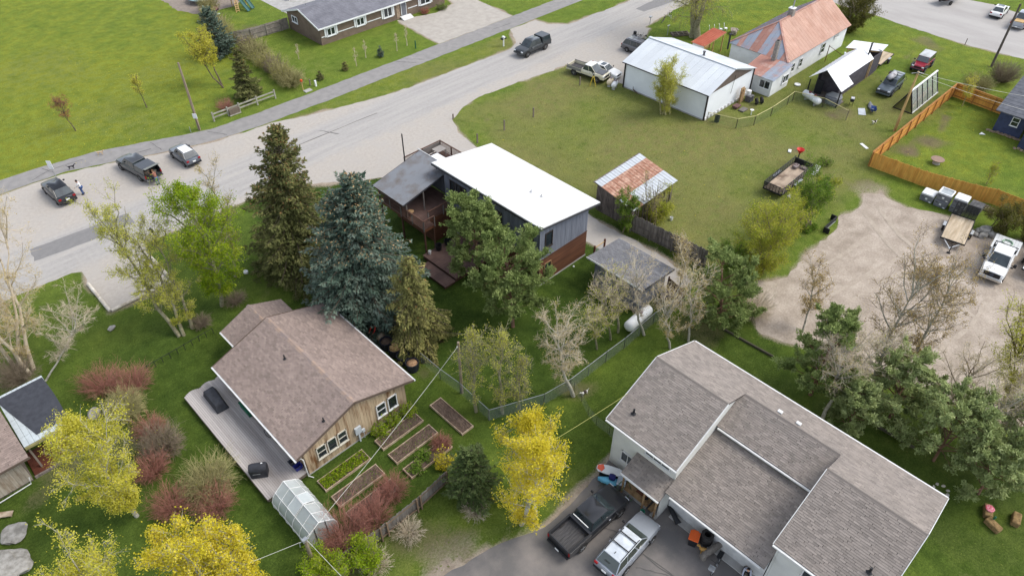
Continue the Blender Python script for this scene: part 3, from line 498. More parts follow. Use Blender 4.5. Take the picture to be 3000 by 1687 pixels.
def hwall(p, dn, nm='wall'): return wallpanel(nh, M_wsid, p, .12, dn, nm)
xw, xb = 25.1, 33.9
for ya, yb in ((10.75, 15.8), (-1.5, 3.7)):
    gz = lambda x: EZ - .12 + (min(x - EX, BX_ - x)) * (RZ - EZ) / (RX - EX)
    for yy, dn in ((ya, (0, 1, 0)), (yb, (0, -1, 0))): hwall([(xw, yy, 0), (xw, yy, gz(xw)), (RX, yy, gz(RX)), (xb, yy, gz(xb)), (xb, yy, 0)], dn)
    hwall([(xw, ya + .13, 0), (xw, yb - .13, 0), (xw, yb - .13, gz(xw)), (xw, ya + .13, gz(xw))], (1, 0, 0)); hwall([(xb, ya + .13, 0), (xb, yb - .13, 0), (xb, yb - .13, gz(xb)), (xb, ya + .13, gz(xb))], (-1, 0, 0))
hwall([(29.6, 3.7, 0), (29.6, 10.75, 0), (29.6, 10.75, 5.05), (29.6, 3.7, 5.05)], (1, 0, 0)); hwall([(xb, 3.7, 0), (xb, 10.75, 0), (xb, 10.75, 5.05), (xb, 3.7, 5.05)], (-1, 0, 0))
M_garint = mat('garage_wall', (.62, .62, .6), .7)
wallpanel(nh, M_garint, [(25.0, 3.75, 0), (25.0, 10.7, 0), (25.0, 10.7, 3.0), (25.0, 3.75, 3.0)], .12, (1, 0, 0)); bx('garage_apron', M_conc, (24.75, 7.1, .05), (.5, 6.3, .1), nh)
for a, b in (((EX, 10.53, EZ - .05), (RX, 10.53, RZ - .05)), ((EX, 16.13, EZ - .05), (RX, 16.13, RZ - .05)), ((BX_, 16.13, EZ - .05), (RX, 16.13, RZ - .05)), ((EX, -1.88, EZ - .05), (RX, -1.88, RZ - .05)), ((BX_, -1.88, EZ - .05), (RX, -1.88, RZ - .05)), ((EX, 3.93, EZ - .05), (RX, 3.93, RZ - .05))): MB().bar(a, b, .04, .2).build('rake_board', M_trimw, nh)
for a, b in (((24.42, 10.5, EZ - .07), (24.42, 16.1, EZ - .07)), ((24.42, -1.85, EZ - .07), (24.42, 3.9, EZ - .07)), ((29.07, 4.0, EZ - .07), (29.07, 10.6, EZ - .07)), ((24.02, 3.9, 2.78), (24.02, 10.35, 2.78)), ((34.5, -1.85, EZ - .07), (34.5, 16.1, EZ - .07))): gutter(nh, a, b, M_trimw)
window(nh, (xw - .02, 14.35, 1.35 + .35), (-1, 0), 1.05, .95, M_trimw, 2); window(nh, (xw - .02, 12.2, 4.05), (-1, 0), 1.9, .8, M_trimw, 3); window(nh, (xw - .02, 1.4, 3.8), (-1, 0), 1.2, 1.1, M_trimw, 2); window(nh, (29.7, 15.82, 4.2), (0, 1), 1.2, 1.1, M_trimw, 2); window(nh, (31.5, 15.82, 1.6), (0, 1), 1.2, 1.1, M_trimw, 2)
for yy in (14.2, 9, 5, 1): window(nh, (xb + .02, yy, 1.6), (1, 0), 1.2, 1.1, M_trimw, 2)
for p in ((25.7, 14.9, 5.55), (26.2, -.6, 5.75)): vent(nh, p, h=.45, r=.07)
for p in ((31.85, 8.2), (31.85, 6.9)): MB().box((p[0] + .3, p[1], onback(p[0] + .3) + .1), (.24, .32, .16)).build('roof_vent', M_trimw, nh, bevel=.02)
# porch
slope(nh, (23.5, 10.7, 2.45), (23.5, 13.75, 2.45), (25.15, 10.7, 3.1), (25.15, 13.75, 3.1), M_sh_grey, M_roofdeck, th=.1); gutter(nh, (23.43, 10.7, 2.4), (23.43, 13.75, 2.4), M_trimw)
wallpanel(nh, M_wsid, [(23.95, 10.75, 0), (25.1, 10.75, 0), (25.1, 10.75, 2.9), (23.95, 10.75, 2.45)], .1, (0, 1, 0)); M_tanw = mat('porch_timber', srgb(168, 138, 100), .8, col2=srgb(130, 104, 74), scale=3, rnd=.1)
for py in (13.6, 11.9, 10.95): bx('porch_post', M_tanw, (23.75, py, 1.15), (.1, .1, 2.3), nh)
for k in range(8): bx('porch_board', M_tanw, (23.95 + k * .15, 12.7, .28), (.14, 2.1, .05), nh)
bx('porch_skirt', M_conc, (24.4, 12.7, .12), (1.1, 2.05, .24), nh); bx('step', M_tanw, (24.4, 11.35, .18), (1.0, .35, .1), nh); bx('step_slab', M_conc, (24.35, 10.98, .05), (1.3, .5, .1), nh); bx('doormat', mat('doormat', srgb(110, 70, 54), .95), (24.6, 12.4, .315), (.6, .9, .02), nh)
window(nh, (xw - .02, 11.6, 1.25), (-1, 0), .85, 1.9, M_trimw, 1, name='door', glass=mat('door_panel', srgb(150, 150, 150), .5), sill=False)
# ================================================================== grey two-storey house with the white roof
M_gsid = mat('grey_board_siding', srgb(122, 126, 136), .75, col2=srgb(100, 104, 114), scale=.9, stretch=(3, 3, .3), rnd=.06, fine=.08)
M_brsid = mat('brown_board_siding', srgb(104, 68, 48), .7, col2=srgb(82, 52, 38), scale=1, stretch=(.4, .4, 3), rnd=.12)
M_membrane = mat('white_membrane', (.66, .66, .64), .6, col2=(.58, .58, .56), scale=.8, lo=.45, hi=.75, rnd=.025, stretch=(1, .25, 1), fine=.03)
M_bdeck = mat('redbrown_deck', srgb(108, 86, 78), .8, col2=srgb(90, 70, 64), scale=1, rnd=.08)
M_brown = mat('brown_paint', srgb(92, 66, 54), .7, col2=srgb(76, 54, 44)); M_greypost = mat('grey_post', srgb(118, 112, 108), .8)
gh = thing('grey_house', 'two-storey grey board house over a brown lower floor with a flat white roof', 'house')
ax, bx1, ay, by1 = 34.7, 40.9, 31.95, 44.3
rz = lambda x: 6.62 - (x - 34.5) * (6.62 - 5.5) / (42.1 - 34.5)
MB().extr([(34.42, 31.6, rz(34.42) - .02), (42.1, 31.6, rz(42.1) - .02), (42.1, 45.75, rz(42.1) - .02), (34.42, 45.75, rz(34.42) - .02)], (0, 0, .16)).build('roof', M_membrane, gh)
for k in range(8): ya = 31.62 + k * 1.765; MB().extr([(34.44, ya, rz(34.44) + .142), (42.08, ya, rz(42.08) + .142), (42.08, ya + 1.75, rz(42.08) + .142), (34.44, ya + 1.75, rz(34.44) + .142)], (0, 0, .012)).build('membrane_sheet', M_membrane, gh)
MB().box((34.40, 38.67, rz(34.4) - .04), (.03, 14.2, .2)).build('fascia', mat('dark_fascia', srgb(66, 66, 70), .6), gh); MB().bar((34.42, 31.58, rz(34.42) - .04), (42.1, 31.58, rz(42.1) - .04), .03, .2).build('fascia', MATS['dark_fascia'], gh)
for p in ((38.2, 36.4), (38.4, 35.3)): MB().lathe([(.16, 0), (.12, .12), (.05, .2), (.05, .3)], (*p, rz(p[0]) + .12), 8).build('roof_vent', mat('vent_light', (.6, .6, .6), .6), gh)
for pts, n_ in (([(ax, ay, 0), (bx1, ay, 0), (bx1, ay, rz(bx1)), (ax, ay, rz(ax))], (0, 1, 0)), ([(ax, by1, 0), (bx1, by1, 0), (bx1, by1, rz(bx1)), (ax, by1, rz(ax))], (0, -1, 0)), ([(ax, ay + .13, 0), (ax, by1 - .13, 0), (ax, by1 - .13, rz(ax) - .03), (ax, ay + .13, rz(ax) - .03)], (1, 0, 0)), ([(bx1, ay + .13, 0), (bx1, by1 - .13, 0), (bx1, by1 - .13, rz(bx1) - .06), (bx1, ay + .13, rz(bx1) - .06)], (-1, 0, 0))): wallpanel(gh, M_gsid, pts, .12, n_)
boards(gh, M_gsid, (ax - .01, by1), (ax - .01, ay), 2.92, rz(ax) - .05, (-1, 0), .2); boards(gh, M_gsid, (ax, ay - .01), (bx1, ay - .01), 2.92, lambda s: rz(ax + s * 6.2) - .05, (0, -1), .2); boards(gh, M_gsid, (bx1 + .01, ay), (bx1 + .01, by1), 2.92, rz(bx1) - .1, (1, 0), .2)
for k in range(17):
    z = .15 + k * .163; bx('lap_board', M_brsid, ((ax + bx1) / 2, ay - .03, z + .08), (6.26, .03, .152), gh, (R(-3), 0, 0)); bx('lap_board', M_brsid, (ax - .03, (ay + by1) / 2, z + .08), (.03, 12.35, .152), gh, (0, R(-3), 0))
bx('corner_board', M_brown, (ax - .04, ay - .04, 1.45), (.08, .08, 2.9), gh); bx('corner_board', M_gsid, (ax - .04, ay - .04, 4.75), (.08, .08, 3.65), gh); bx('belt_board', M_brown, ((ax + bx1) / 2, ay - .05, 2.9), (6.3, .06, .06), gh); bx('foundation', M_conc, ((ax + bx1) / 2, (ay + by1) / 2, .07), (6.34, 12.5, .14), gh)
for k in range(12): bx('rafter_tail', M_dark, (34.52, 32.4 + k * 1.15, rz(34.5) - .16), (.22, .07, .14), gh)
M_dframe = mat('dark_window_frame', srgb(60, 52, 48), .6)
for yy, zz, w, h in ((43.12, 5.15, .62, 1.45), (42.3, 5.15, .62, 1.45), (41.55, 5.0, .66, 1.7), (36.9, 4.9, .7, 1.5), (38.4, 4.9, .7, 1.5), (33.68, 4.75, .62, 1.55), (32.95, 4.75, .62, 1.55)): window(gh, (ax - .035, yy, zz), (-1, 0), w, h, M_dframe, fw=.06)
window(gh, (35.75, ay - .035, 4.8), (0, -1), .85, 1.5, M_dframe); window(gh, (35.72, ay - .05, 1.45), (0, -1), .85, 1.6, mat('tan_frame', srgb(150, 116, 84), .6))
for yy in (33.2, 36.5, 39.5): window(gh, (ax - .05, yy, 1.45), (-1, 0), 1.1, 1.5, M_dframe)
for yy in (34, 37.5, 41): window(gh, (bx1 + .035, yy, 4.4), (1, 0), .9, 1.1, M_dframe)
for p in ((37.2, 31.4), (38.9, 31.5), (33.2, 33.8), (30.6, 27)): tag(MB().lathe([(.02, -.09), (.07, -.06), (.1, 0), (.07, .06), (.02, .09)], (*p, .08), 10).build('white_ball', M_white, smooth=60), {0: 'small white ball lying by the brown wall base', 1: 'second small white ball by the far end of the brown wall', 2: 'small white ball on the lawn near the dark corner of the grey house', 3: 'small white ball on the dark lawn below the pines'}[[(37.2, 31.4), (38.9, 31.5), (33.2, 33.8), (30.6, 27)].index(p)], 'ball') if p[0] in (33.2, 38.9) else None
# upper porch: deck, rails, roof
def rail(parent, pts, z, h=.95, mpost=None, mtop=None, step=.13, posts=1.6, mbal=None):
    mpost, mtop, mbal = mpost or M_greypost, mtop or M_brown, mbal or M_brown
    for a, b in zip(pts[:-1], pts[1:]):
        a, b = Vector((*a, z)), Vector((*b, z)); L_ = (b - a).length; d = (b - a).normalized(); ang = math.atan2(d.y, d.x)
        bx('handrail', mtop, (a + b) / 2 + Vector((0, 0, h)), (L_ + .1, .13, .05), parent, (0, 0, ang)); bx('bottom_rail', mtop, (a + b) / 2 + Vector((0, 0, .1)), (L_, .05, .05), parent, (0, 0, ang))
        for k in range(max(2, int(L_ / posts) + 1)): q = a.lerp(b, k / max(1, int(L_ / posts))); bx('rail_post', mpost, q + Vector((0, 0, h / 2 - .12)), (.1, .1, h + .2), parent)
        n = int(L_ / step); [bx('baluster', mbal, a.lerp(b, (k + .5) / n) + Vector((0, 0, h / 2 + .05)), (.035, .035, h - .1), parent) for k in range(n)]
pd = thing('porch', 'roofed upstairs porch with red brown deck and railings on the end of the grey house', 'porch')
for k in range(36): bx('deck_board', M_bdeck, (30.45 + k * .14, (43.25 if k > 8 else 42.4) / 2 + 49.2 / 2, 2.86), (.128, 49.2 - (43.25 if k > 8 else 42.4), .05), pd)
MB().box((32.9, 46.2, 2.68), (4.9, 5.9, .26)).build('deck_frame', M_brsid, pd); MB().box((31.05, 42.85, 2.68), (1.2, .9, .26)).build('deck_frame', M_brsid, pd)
rail(pd, [(30.42, 49.1), (30.42, 42.4), (31.66, 42.4)], 2.88); rail(pd, [(31.66, 43.25), (35.25, 43.25)], 2.88)
for p in ((30.5, 42.5), (30.5, 45.8), (30.5, 49), (31.6, 42.5)): bx('leg', M_brown, (*p, 1.28), (.14, .14, 2.56), pd)
wallpanel(pd, M_brsid, [(32.2, 43.3, 0), (32.2, 49.1, 0), (32.2, 49.1, 2.55), (32.2, 43.3, 2.55)], .1, (1, 0, 0)); wallpanel(pd, M_brsid, [(32.3, 43.3, 0), (34.6, 43.3, 0), (34.6, 43.3, 2.55), (32.3, 43.3, 2.55)], .1, (0, 1, 0))
M_poly = mat('grey_corrugated_roof', srgb(118, 122, 128), .45, col2=srgb(100, 94, 90), scale=.8, lo=.45, hi=.7, fine=.05, spec=.4)
pz = lambda x: 4.55 + (x - 30.05) * (5.85 - 4.55) / (35.9 - 30.05)
for k in range(6):
    ya = 44.75 + k * .78; n = 24; V_ = []; F_ = []
    for i in range(n + 1): yy = ya + .79 * i / n; dz = .018 * math.sin(i * math.pi / 1.5) + (.012 if k % 2 else 0); V_ += [(30.05, yy, pz(30.05) + dz), (35.95, yy, pz(35.95) + dz)]; F_ += [(2 * i - 2, 2 * i, 2 * i + 1, 2 * i - 1)] if i else []
    MB().poly(V_, F_).build('roof_panel', M_poly, pd)
for xx in (30.1, 32, 34, 35.85): bx('purlin', M_brown, (xx, 47.1, pz(xx) - .1), (.06, 4.7, .12), pd)
bx('fascia', M_trimw, (35.95, 47.3, 5.86), (.05, 4.9, .12), pd)
for yy in (44.75, 49.42): MB().bar((30.05, yy, pz(30.05) - .06), (35.95, yy, pz(35.95) - .06), .05, .14).build('rake_board', MATS['dark_fascia'], pd)
for p in ((30.5, 44.9), (32.45, 44.8), (30.5, 49.2)): bx('roof_post', M_greypost, (*p, 2.9 + (pz(p[0]) - 2.95) / 2), (.11, .11, pz(p[0]) - 2.95), pd)
wallpanel(pd, M_gsid, [(32.6, 47.5, 2.9), (35.6, 47.5, 2.9), (35.6, 47.5, pz(35.6) - .12), (32.6, 47.5, pz(32.6) - .12)], .1, (0, 1, 0)); boards(pd, M_gsid, (32.6, 47.48), (35.6, 47.48), 2.9, lambda s: pz(32.6 + 3 * s) - .14, (0, -1), .2)
wallpanel(pd, M_gsid, [(35.6, 44.3, 2.9), (35.6, 49.2, 2.9), (35.6, 49.2, 5.6), (35.6, 44.3, 5.6)], .1, (1, 0, 0))
tag(MB().lathe([(.05, 0), (.05, .45), (.3, .46), (.3, .5), (.02, .5)], (30.95, 44.95, 2.89), 12).build('side_table', M_tanw), 'small tan side table on the upstairs porch by the railing', 'table')
fl = tag(MB().poly([(35.2, 43.9, 3.6), (35.2, 44.05, 3.6), (35.25, 44.1, 5.1), (35.2, 43.8, 5.1), (34.98, 43.95, 5.12), (34.95, 43.9, 3.7)], [(0, 1, 2, 3), (3, 2, 4), (0, 3, 4, 5), (1, 0, 5), (2, 1, 5, 4)]).build('hanging_cloth', mat('blue_white_cloth', srgb(70, 72, 120), .9, col2=srgb(180, 180, 200), scale=6)), 'blue and white cloth hanging by the porch corner of the grey house', 'cloth')
# far sun deck
fd = thing('sun_deck', 'railed sun deck facing the road behind the porch roof', 'deck')
for k in range(33): bx('deck_board', M_bdeck, (36.0 + k * .145, 48.4, 2.72), (.135, 7.6, .05), fd)
MB().box((38.3, 48.4, 2.56), (4.7, 7.6, .24)).build('deck_frame', M_brown, fd)
for p in ((36.1, 52.1), (40.5, 52.1), (40.5, 48.5), (36.1, 48.5)): bx('leg', M_brown, (*p, 1.22), (.14, .14, 2.44), fd)
rail(fd, [(35.95, 52.25), (40.7, 52.25)], 2.74, 1.05, M_brown); rail(fd, [(40.7, 52.25), (40.7, 45)], 2.74, 1.05, M_brown)
for k in range(7): bx('screen_slat', M_greypost, (39.4, 52.18, 2.95 + k * .12), (2.4, .03, .1), fd)
bx('flue_pole', M_black, (35.95, 52.2, 4.6), (.09, .09, 3.8), fd)
def table(name, label, loc, w, d, h, m, rz=0, leg=None):
    t = thing(name, label, 'table', loc, rz); n = max(3, int(d / .14)); [bx('slat', m, (0, -d / 2 + d * (k + .5) / n, h), (w, d / n - .01, .035), t) for k in range(n)]
    [bx('leg', leg or m, (sx * (w / 2 - .08), sy * (d / 2 - .08), h / 2 - .01), (.07, .07, h - .02), t) for sx in (-1, 1) for sy in (-1, 1)]; return t
table('patio_table', 'grey slatted patio table in the far corner of the sun deck', (39.85, 51.4, 2.745), 1.2, 1.0, .75, mat('silver_wood', srgb(158, 152, 146), .8)); table('patio_table', 'long white table on the sun deck next to the porch roof', (38.75, 50.1, 2.745), .9, 1.7, .74, M_white)
# ground level patio
gp = thing('patio_deck', 'low red brown ground deck with a step under the pines', 'deck')
for k in range(34): bx('deck_board', M_bdeck, (32.15, 37.45 + k * .137, .52), (4.9, .128, .05), gp)
for k in range(28): bx('step_board', M_bdeck, (29.05, 37.42 + k * .137, .32), (1.25, .128, .05), gp)
MB().box((32.15, 39.7, .3), (4.8, 4.5, .38)).build('frame', M_brown, gp); MB().box((29.05, 39.3, .18), (1.2, 3.75, .24)).build('step_frame', M_brown, gp)
def bucket(label, loc, m, h=.36, r=.15, name='bucket', cat='bucket'): return tag(MB().lathe([(r * .8, 0), (r, h), (r * .9, h), (r * .72, .03), (.01, .03)], loc, 12).build(name, m, smooth=40), label, cat)
bucket('white plastic bucket on the low patio deck by the brown wall', (30.3, 41.7, .545), M_white); bucket('dark round planter tub in the shade under the porch', (31.3, 41.6, .545), M_black, .6, .32, 'planter_tub', 'planter'); bucket('second dark tub with a pale lid beneath the porch corner', (32.3, 41.5, .545), M_black, .6, .34, 'planter_tub', 'planter')
# ================================================================== grey shed
sh = thing('garden_shed', 'small grey board shed with a charcoal shingle roof behind the grey house', 'shed')
slope(sh, (38.0, 23.3, 3.0), (38.0, 29.35, 3.0), (42.5, 23.3, 2.6), (42.5, 29.35, 2.6), M_sh_dk, MATS['roof_deck_dark'])
for a, b in (((37.97, 23.27, 2.95), (37.97, 29.4, 2.95)), ): MB().bar(a, b, .04, .16).build('fascia', M_trimw, sh)
MB().bar((38, 23.26, 2.95), (42.5, 23.26, 2.55), .04, .12).build('fascia', MATS['dark_fascia'], sh)
for a, b, o, t in (((37.9 + .4, 28.6), (38.3, 23.75), (-1, 0), lambda s: 2.85), ((38.3, 23.75), (42.0, 23.75), (0, -1), lambda s: 2.85 - .33 * s), ((42, 23.75), (42, 28.6), (1, 0), lambda s: 2.45), ((42, 28.6), (38.3, 28.6), (0, 1), lambda s: 2.5 + .33 * s)):
    boards(sh, M_gsid, a, b, .05, t, o, .2); A, B = Vector((*a, 0)), Vector((*b, 0)); wallpanel(sh, M_gsid, [A, B, B + Vector((0, 0, t(1))), A + Vector((0, 0, t(0)))], .1, (-o[0], -o[1], 0))
for k in range(8): bx('rafter_tail', M_dark, (38.1, 23.6 + k * .78, 2.82), (.3, .06, .12), sh)
bx('sill_board', M_bed, (38.2, 26.2, .06), (.1, 5.2, .1), sh); bx('lamp_arm', M_tanw, (38.1, 27.1, 1.7), (.3, .05, .05), sh)
tag(MB().lathe([(.28, 0), (.3, .45), (.24, .62), (.05, .66)], (41.2, 23.1, 0), 10).lathe([(.26, 0), (.28, .4), (.02, .42)], (41.8, 23.0, 0), 10).build('tarp_bundle', mat('navy_tarp', srgb(44, 48, 104), .6)), 'dark blue tarp bundle at the foot of the grey shed', 'tarp'); bucket('grey bucket next to the blue bundle by the shed', (40.6, 23.1, 0), M_steel)
# ================================================================== old barn with the rusted roof
M_barnw = mat('old_barn_boards', srgb(128, 118, 110), .9, col2=srgb(84, 76, 72), scale=1.5, rnd=.2, stretch=(3, 3, .5), bump=.2)
M_galv = mat('galvanised_roof', (.50, .53, .55), .5, .25, col2=(.43, .455, .475), scale=1.5); M_galvr = mat('rusted_roof_sheet', srgb(152, 110, 90), .8, col2=srgb(184, 150, 130), scale=2.4, lo=.45, hi=.62, fine=.15, fscale=10)
bn = thing('old_barn', 'small leaning old barn with a half rusted tin roof in the field', 'barn')
def bz(x, y): return 3.3 + (y - 36.1) * (3.3 - 2.35) / (36.1 - 31.25) + (x - 46.9) * .03
for r_, (u0, u1) in enumerate(((0, .16), (.16, .62), (.62, 1))):
    for k in range(9):
        xa, xb_ = 46.95 + 7.1 * k / 9, 46.95 + 7.1 * (k + 1) / 9 - .01; ya, yb = 36.15 - 4.9 * u0, 36.15 - 4.9 * u1 - .06; n = 10; mb = MB(); V_ = []; F_ = []
        for i in range(n + 1):
            xx = xa + (xb_ - xa) * i / n; dz = .02 * math.sin(i * math.pi * 2 / 5) + .01 * (2 - r_) + (.02 if i == 0 else 0); V_ += [(xx, ya, bz(xx, ya) + dz), (xx, yb, bz(xx, yb) + dz)]; F_ += [(2 * i - 2, 2 * i, 2 * i + 1, 2 * i - 1)] if i else []
        mb.poly(V_, F_).build('roof_sheet', M_galvr if (r_ == 1) or (r_ == 2 and k in (1,)) else M_galv, bn)
MB().extr([(46.95, 36.15, bz(46.95, 36.15) - .04), (54.05, 36.15, bz(54, 36.15) - .04), (54.05, 31.25, bz(54, 31.25) - .04), (46.95, 31.25, bz(46.95, 31.25) - .04)], (0, 0, -.06)).build('roof_boards', M_barnw, bn); bx('ridge_board', M_barnw, (50.5, 36.25, 3.38), (7.2, .15, .05), bn, (0, R(-1.7), 0))
n = 22
for k in range(n):   # leaning gable boards facing the driveway
    ya = 36 - (4.6 * k / n); h = bz(47.2, ya) - .1; top = Vector((47.25, ya, h)); ft = Vector((47.25, max(31.5, ya - h * .45), 0)); 
    if ya - h * .45 < 31.5: tt = (ya - 31.5) / (h * .45); ft = top + (Vector((47.25, ya - h * .45, 0)) - top) * tt
    MB().bar(top, ft, .035, .19).build('board', M_barnw, bn)
for k in range(10): ya = 31.6 + .0; yy = 36.05; h0 = .3 * k; MB().bar((47.25, 36.0, h0), (47.25, 36.0 - h0 * .45 if False else max(33.2, 36.0 - (3.0 - h0) * .0 - h0 * .45), 0), .03, .16).build('board', M_barnw, bn) if 0 < h0 < 3 else None
boards(bn, M_barnw, (47.3, 36.0), (53.8, 36.0), 0, lambda s: 3.05 + .18 * s, (0, 1), .22)
for k in range(16):
    xx = 47.5 + k * .41
    if k % 5 != 3: bx('board', M_barnw, (xx, 31.55, 1.1 - (.2 if k > 11 else 0) * random.random()), (.2 if k < 11 else .1, .04, 2.2), bn, (0, R(random.uniform(-3, 3)), R(random.uniform(-4, 4))))
for p in ((53.8, 31.6), (53.8, 35.9), (47.4, 31.6), (53.8, 33.8)): bx('corner_post', M_barnw, (*p, 1.15), (.14, .14, 2.3), bn)
for k in range(9): bx('board', M_barnw, (53.82, 31.8 + k * .5, 1.3), (.04, random.choice((.1, .22)), 2.5), bn, (R(random.uniform(-4, 4)), 0, 0))
# ================================================================== white workshop
M_shopw = mat('white_lap_metal', (.74, .76, .77), .5, col2=(.69, .71, .72), scale=.8); M_shoproof = mat('white_metal_roof', (.66, .69, .70), .5, .15, col2=(.60, .63, .65), scale=.4, rnd=.05); M_blktrim = mat('black_trim', srgb(44, 38, 38), .6)
sp = thing('workshop', 'white metal-clad workshop with pale ribbed gable roof and black corner trim', 'workshop')
sx0, sx1, sy0, sy1, sz, sr, sxr = 70.3, 80.3, 38.7, 50.9, 3.3, 4.95, 75.2
tp = lambda s: sz + (sr - sz) * (1 - abs(s - .49) / .5)
for pts, n_ in (([(sx0, sy0, 0), (sx0, sy0, sz), (sxr, sy0, sr - .1), (sx1, sy0, sz), (sx1, sy0, 0)], (0, 1, 0)), ([(sx0, sy1, 0), (sx0, sy1, sz), (sxr, sy1, sr - .1), (sx1, sy1, sz), (sx1, sy1, 0)], (0, -1, 0)), ([(sx0, sy0 + .13, 0), (sx0, sy1 - .13, 0), (sx0, sy1 - .13, sz), (sx0, sy0 + .13, sz)], (1, 0, 0)), ([(sx1, sy0 + .13, 0), (sx1, sy1 - .13, 0), (sx1, sy1 - .13, sz), (sx1, sy0 + .13, sz)], (-1, 0, 0))): wallpanel(sp, M_shopw, pts, .12, n_)
laps(sp, M_shopw, (sx0, sy1), (sx0, sy0), .15, sz, (-1, 0), 16); laps(sp, M_shopw, (sx0, sy0), (sx1, sy0), .3, sz - .1, (0, -1), 16); laps(sp, M_shopw, (sx1, sy0), (sx1, sy1), .15, sz, (1, 0), 16)
MB().extr([(sx0 + .4, sy0 - .03, sz - .02), (sxr, sy0 - .03, sr - .16), (sx1 - .4, sy0 - .03, sz - .02)], (0, -.03, 0)).build('gable_panel', mat('brown_gable', srgb(104, 92, 84), .8), sp)
for k in range(26): bx('foundation_stone', M_conc if k % 2 else M_white, (sx0 + .25 + k * .38, sy0 - .08, .14), (.3, .16, .26), sp)
ribs(sp, (69.95, 38.35, 3.4), (69.95, 51.3, 3.4), (sxr, 38.35, sr + .08), (sxr, 51.3, sr + .08), M_shoproof, 14, extra=(.02, .25, .5, .75), w=.035, t=.03); ribs(sp, (80.45, 38.35, 3.4), (80.45, 51.3, 3.4), (sxr, 38.35, sr + .08), (sxr, 51.3, sr + .08), M_shoproof, 14, extra=(.02, .25, .5, .75), w=.035, t=.03)
bx('ridge_cap', M_shoproof, (sxr, 44.8, sr + .14), (.4, 13, .04), sp); bx('eave_trim', M_blktrim, (69.93, 44.8, 3.35), (.06, 12.9, .1), sp)
for p in ((sx0 - .05, sy0 - .05), (sx1 + .05, sy0 - .05), (sx0 - .05, sy1 + .05)): bx('corner_trim', M_blktrim, (*p, sz / 2), (.16, .16, sz), sp)
MB().lathe([(.3, 0), (.16, .25), (.13, .3), (.13, .65), (.2, .66), (.2, .72)], (75.45, 43.2, sr - .05), 10).build('flue', mat('flue_grey', srgb(90, 88, 92), .6), sp); MB().tube([(75.7, 38.55, 4.0), (75.3, 38.5, 1.8)], .025, 5).build('hanging_cable', M_dark, sp)
bx('concrete_footing', M_conc, (75.3, 44.8, .06), (10.15, 12.4, .12), sp)
# ================================================================== farmhouse with the rust pink roof
M_pink = mat('faded_red_metal', srgb(206, 170, 152), .6, col2=srgb(190, 150, 130), scale=.6, rnd=.07); M_pinkd = mat('old_red_metal', srgb(168, 124, 110), .65, col2=srgb(184, 158, 148), scale=.9, lo=.5, hi=.72, rnd=.08); M_blueg = mat('blue_grey_metal', srgb(148, 156, 168), .55, .1, col2=srgb(168, 140, 134), scale=.8, lo=.5, hi=.7, rnd=.08); M_fwall = mat('farm_white', (.74, .75, .74), .7, col2=(.64, .65, .64), scale=1.2)
fm = thing('farmhouse', 'white farmhouse with a rust pink and grey hipped metal roof', 'house')
fx0, fx1, fy0, fy1, fz, fr = 85.6, 102.3, 37.1, 45.2, 3.0, 6.0
E0, E1, E2, E3 = (85.3, 36.75, fz), (102.6, 36.75, fz), (102.6, 45.6, fz), (88.2, 45.6, fz); E3 = (85.3, 45.6, fz); RA, RB = (89.4, 41.1, fr), (102.6, 41.1, fr)
MB().poly([E0, E1, RB, RA, E2, E3], [(0, 1, 2, 3), (4, 5, 3, 2), (5, 0, 3), (1, 4, 2)]).build('roof_deck', M_soffit, fm)
def hiprib(a0, a1, b0, b1, n, mats): ribs(fm, a0, a1, b0, b1, None, n, mats=mats, extra=(.04, .35, .68), w=.05)
up = lambda p, d=.02: (p[0], p[1], p[2] + d)
# long slope facing the drive, cut by the hip at its left end
def cutslope(Ea, Eb, Ra, Rb, n, mats):
    Ea, Eb, Ra, Rb = (np.array(p, float) + (0, 0, .03) for p in (Ea, Eb, Ra, Rb)); 
    for i in range(n):
        a, b = i / n, (i + 1) / n; A, B = Ea + (Eb - Ea) * a, Ea + (Eb - Ea) * b
        def topat(x):
            if x >= Ra[0]: t = (x - Ra[0]) / (Rb[0] - Ra[0]); return Ra + (Rb - Ra) * t
            t = (x - Ea[0]) / (Ra[0] - Ea[0]); return Ea + (Ra - Ea) * t
        D, C_ = topat(A[0]), topat(B[0]); ribs(fm, A, B, D, C_, None, 1, mats=[mats[i % len(mats)]], extra=(.05, .4, .75), w=.05)
cutslope(E0, E1, RA, RB, 26, [M_pink]); cutslope(E3, E2, RA, RB, 22, [M_pinkd, M_blueg, M_blueg, M_blueg])
def tri_hip():
    A, B, T = np.array(E0) + (0, 0, .03), np.array(E3) + (0, 0, .03), np.array(RA) + (0, 0, .03); n = 14
    for i in range(n):
        a, b = i / n, (i + 1) / n; P_, Q_ = A + (B - A) * a, A + (B - A) * b; f = lambda s: (T - (A + (B - A) * .49)) * (1 - abs(s - .49) / .5 if abs(s - .49) < .5 else 0) 
        ribs(fm, P_, Q_, P_ + f(a) * (1 if 0 < a < 1 else .0), Q_ + f(b) * (1 if 0 < b < .99 else .0), None, 1, mats=[[M_pinkd, M_pinkd, M_blueg, M_blueg, M_pinkd, M_blueg, M_blueg][i % 7]], extra=(.1, .6), w=.04)
tri_hip()
for a, b in ((E0, RA), (E3, RA), (RA, RB)): MB().bar(up(a, .09), up(b, .09), .25, .05).build('ridge_cap', M_pinkd, fm)
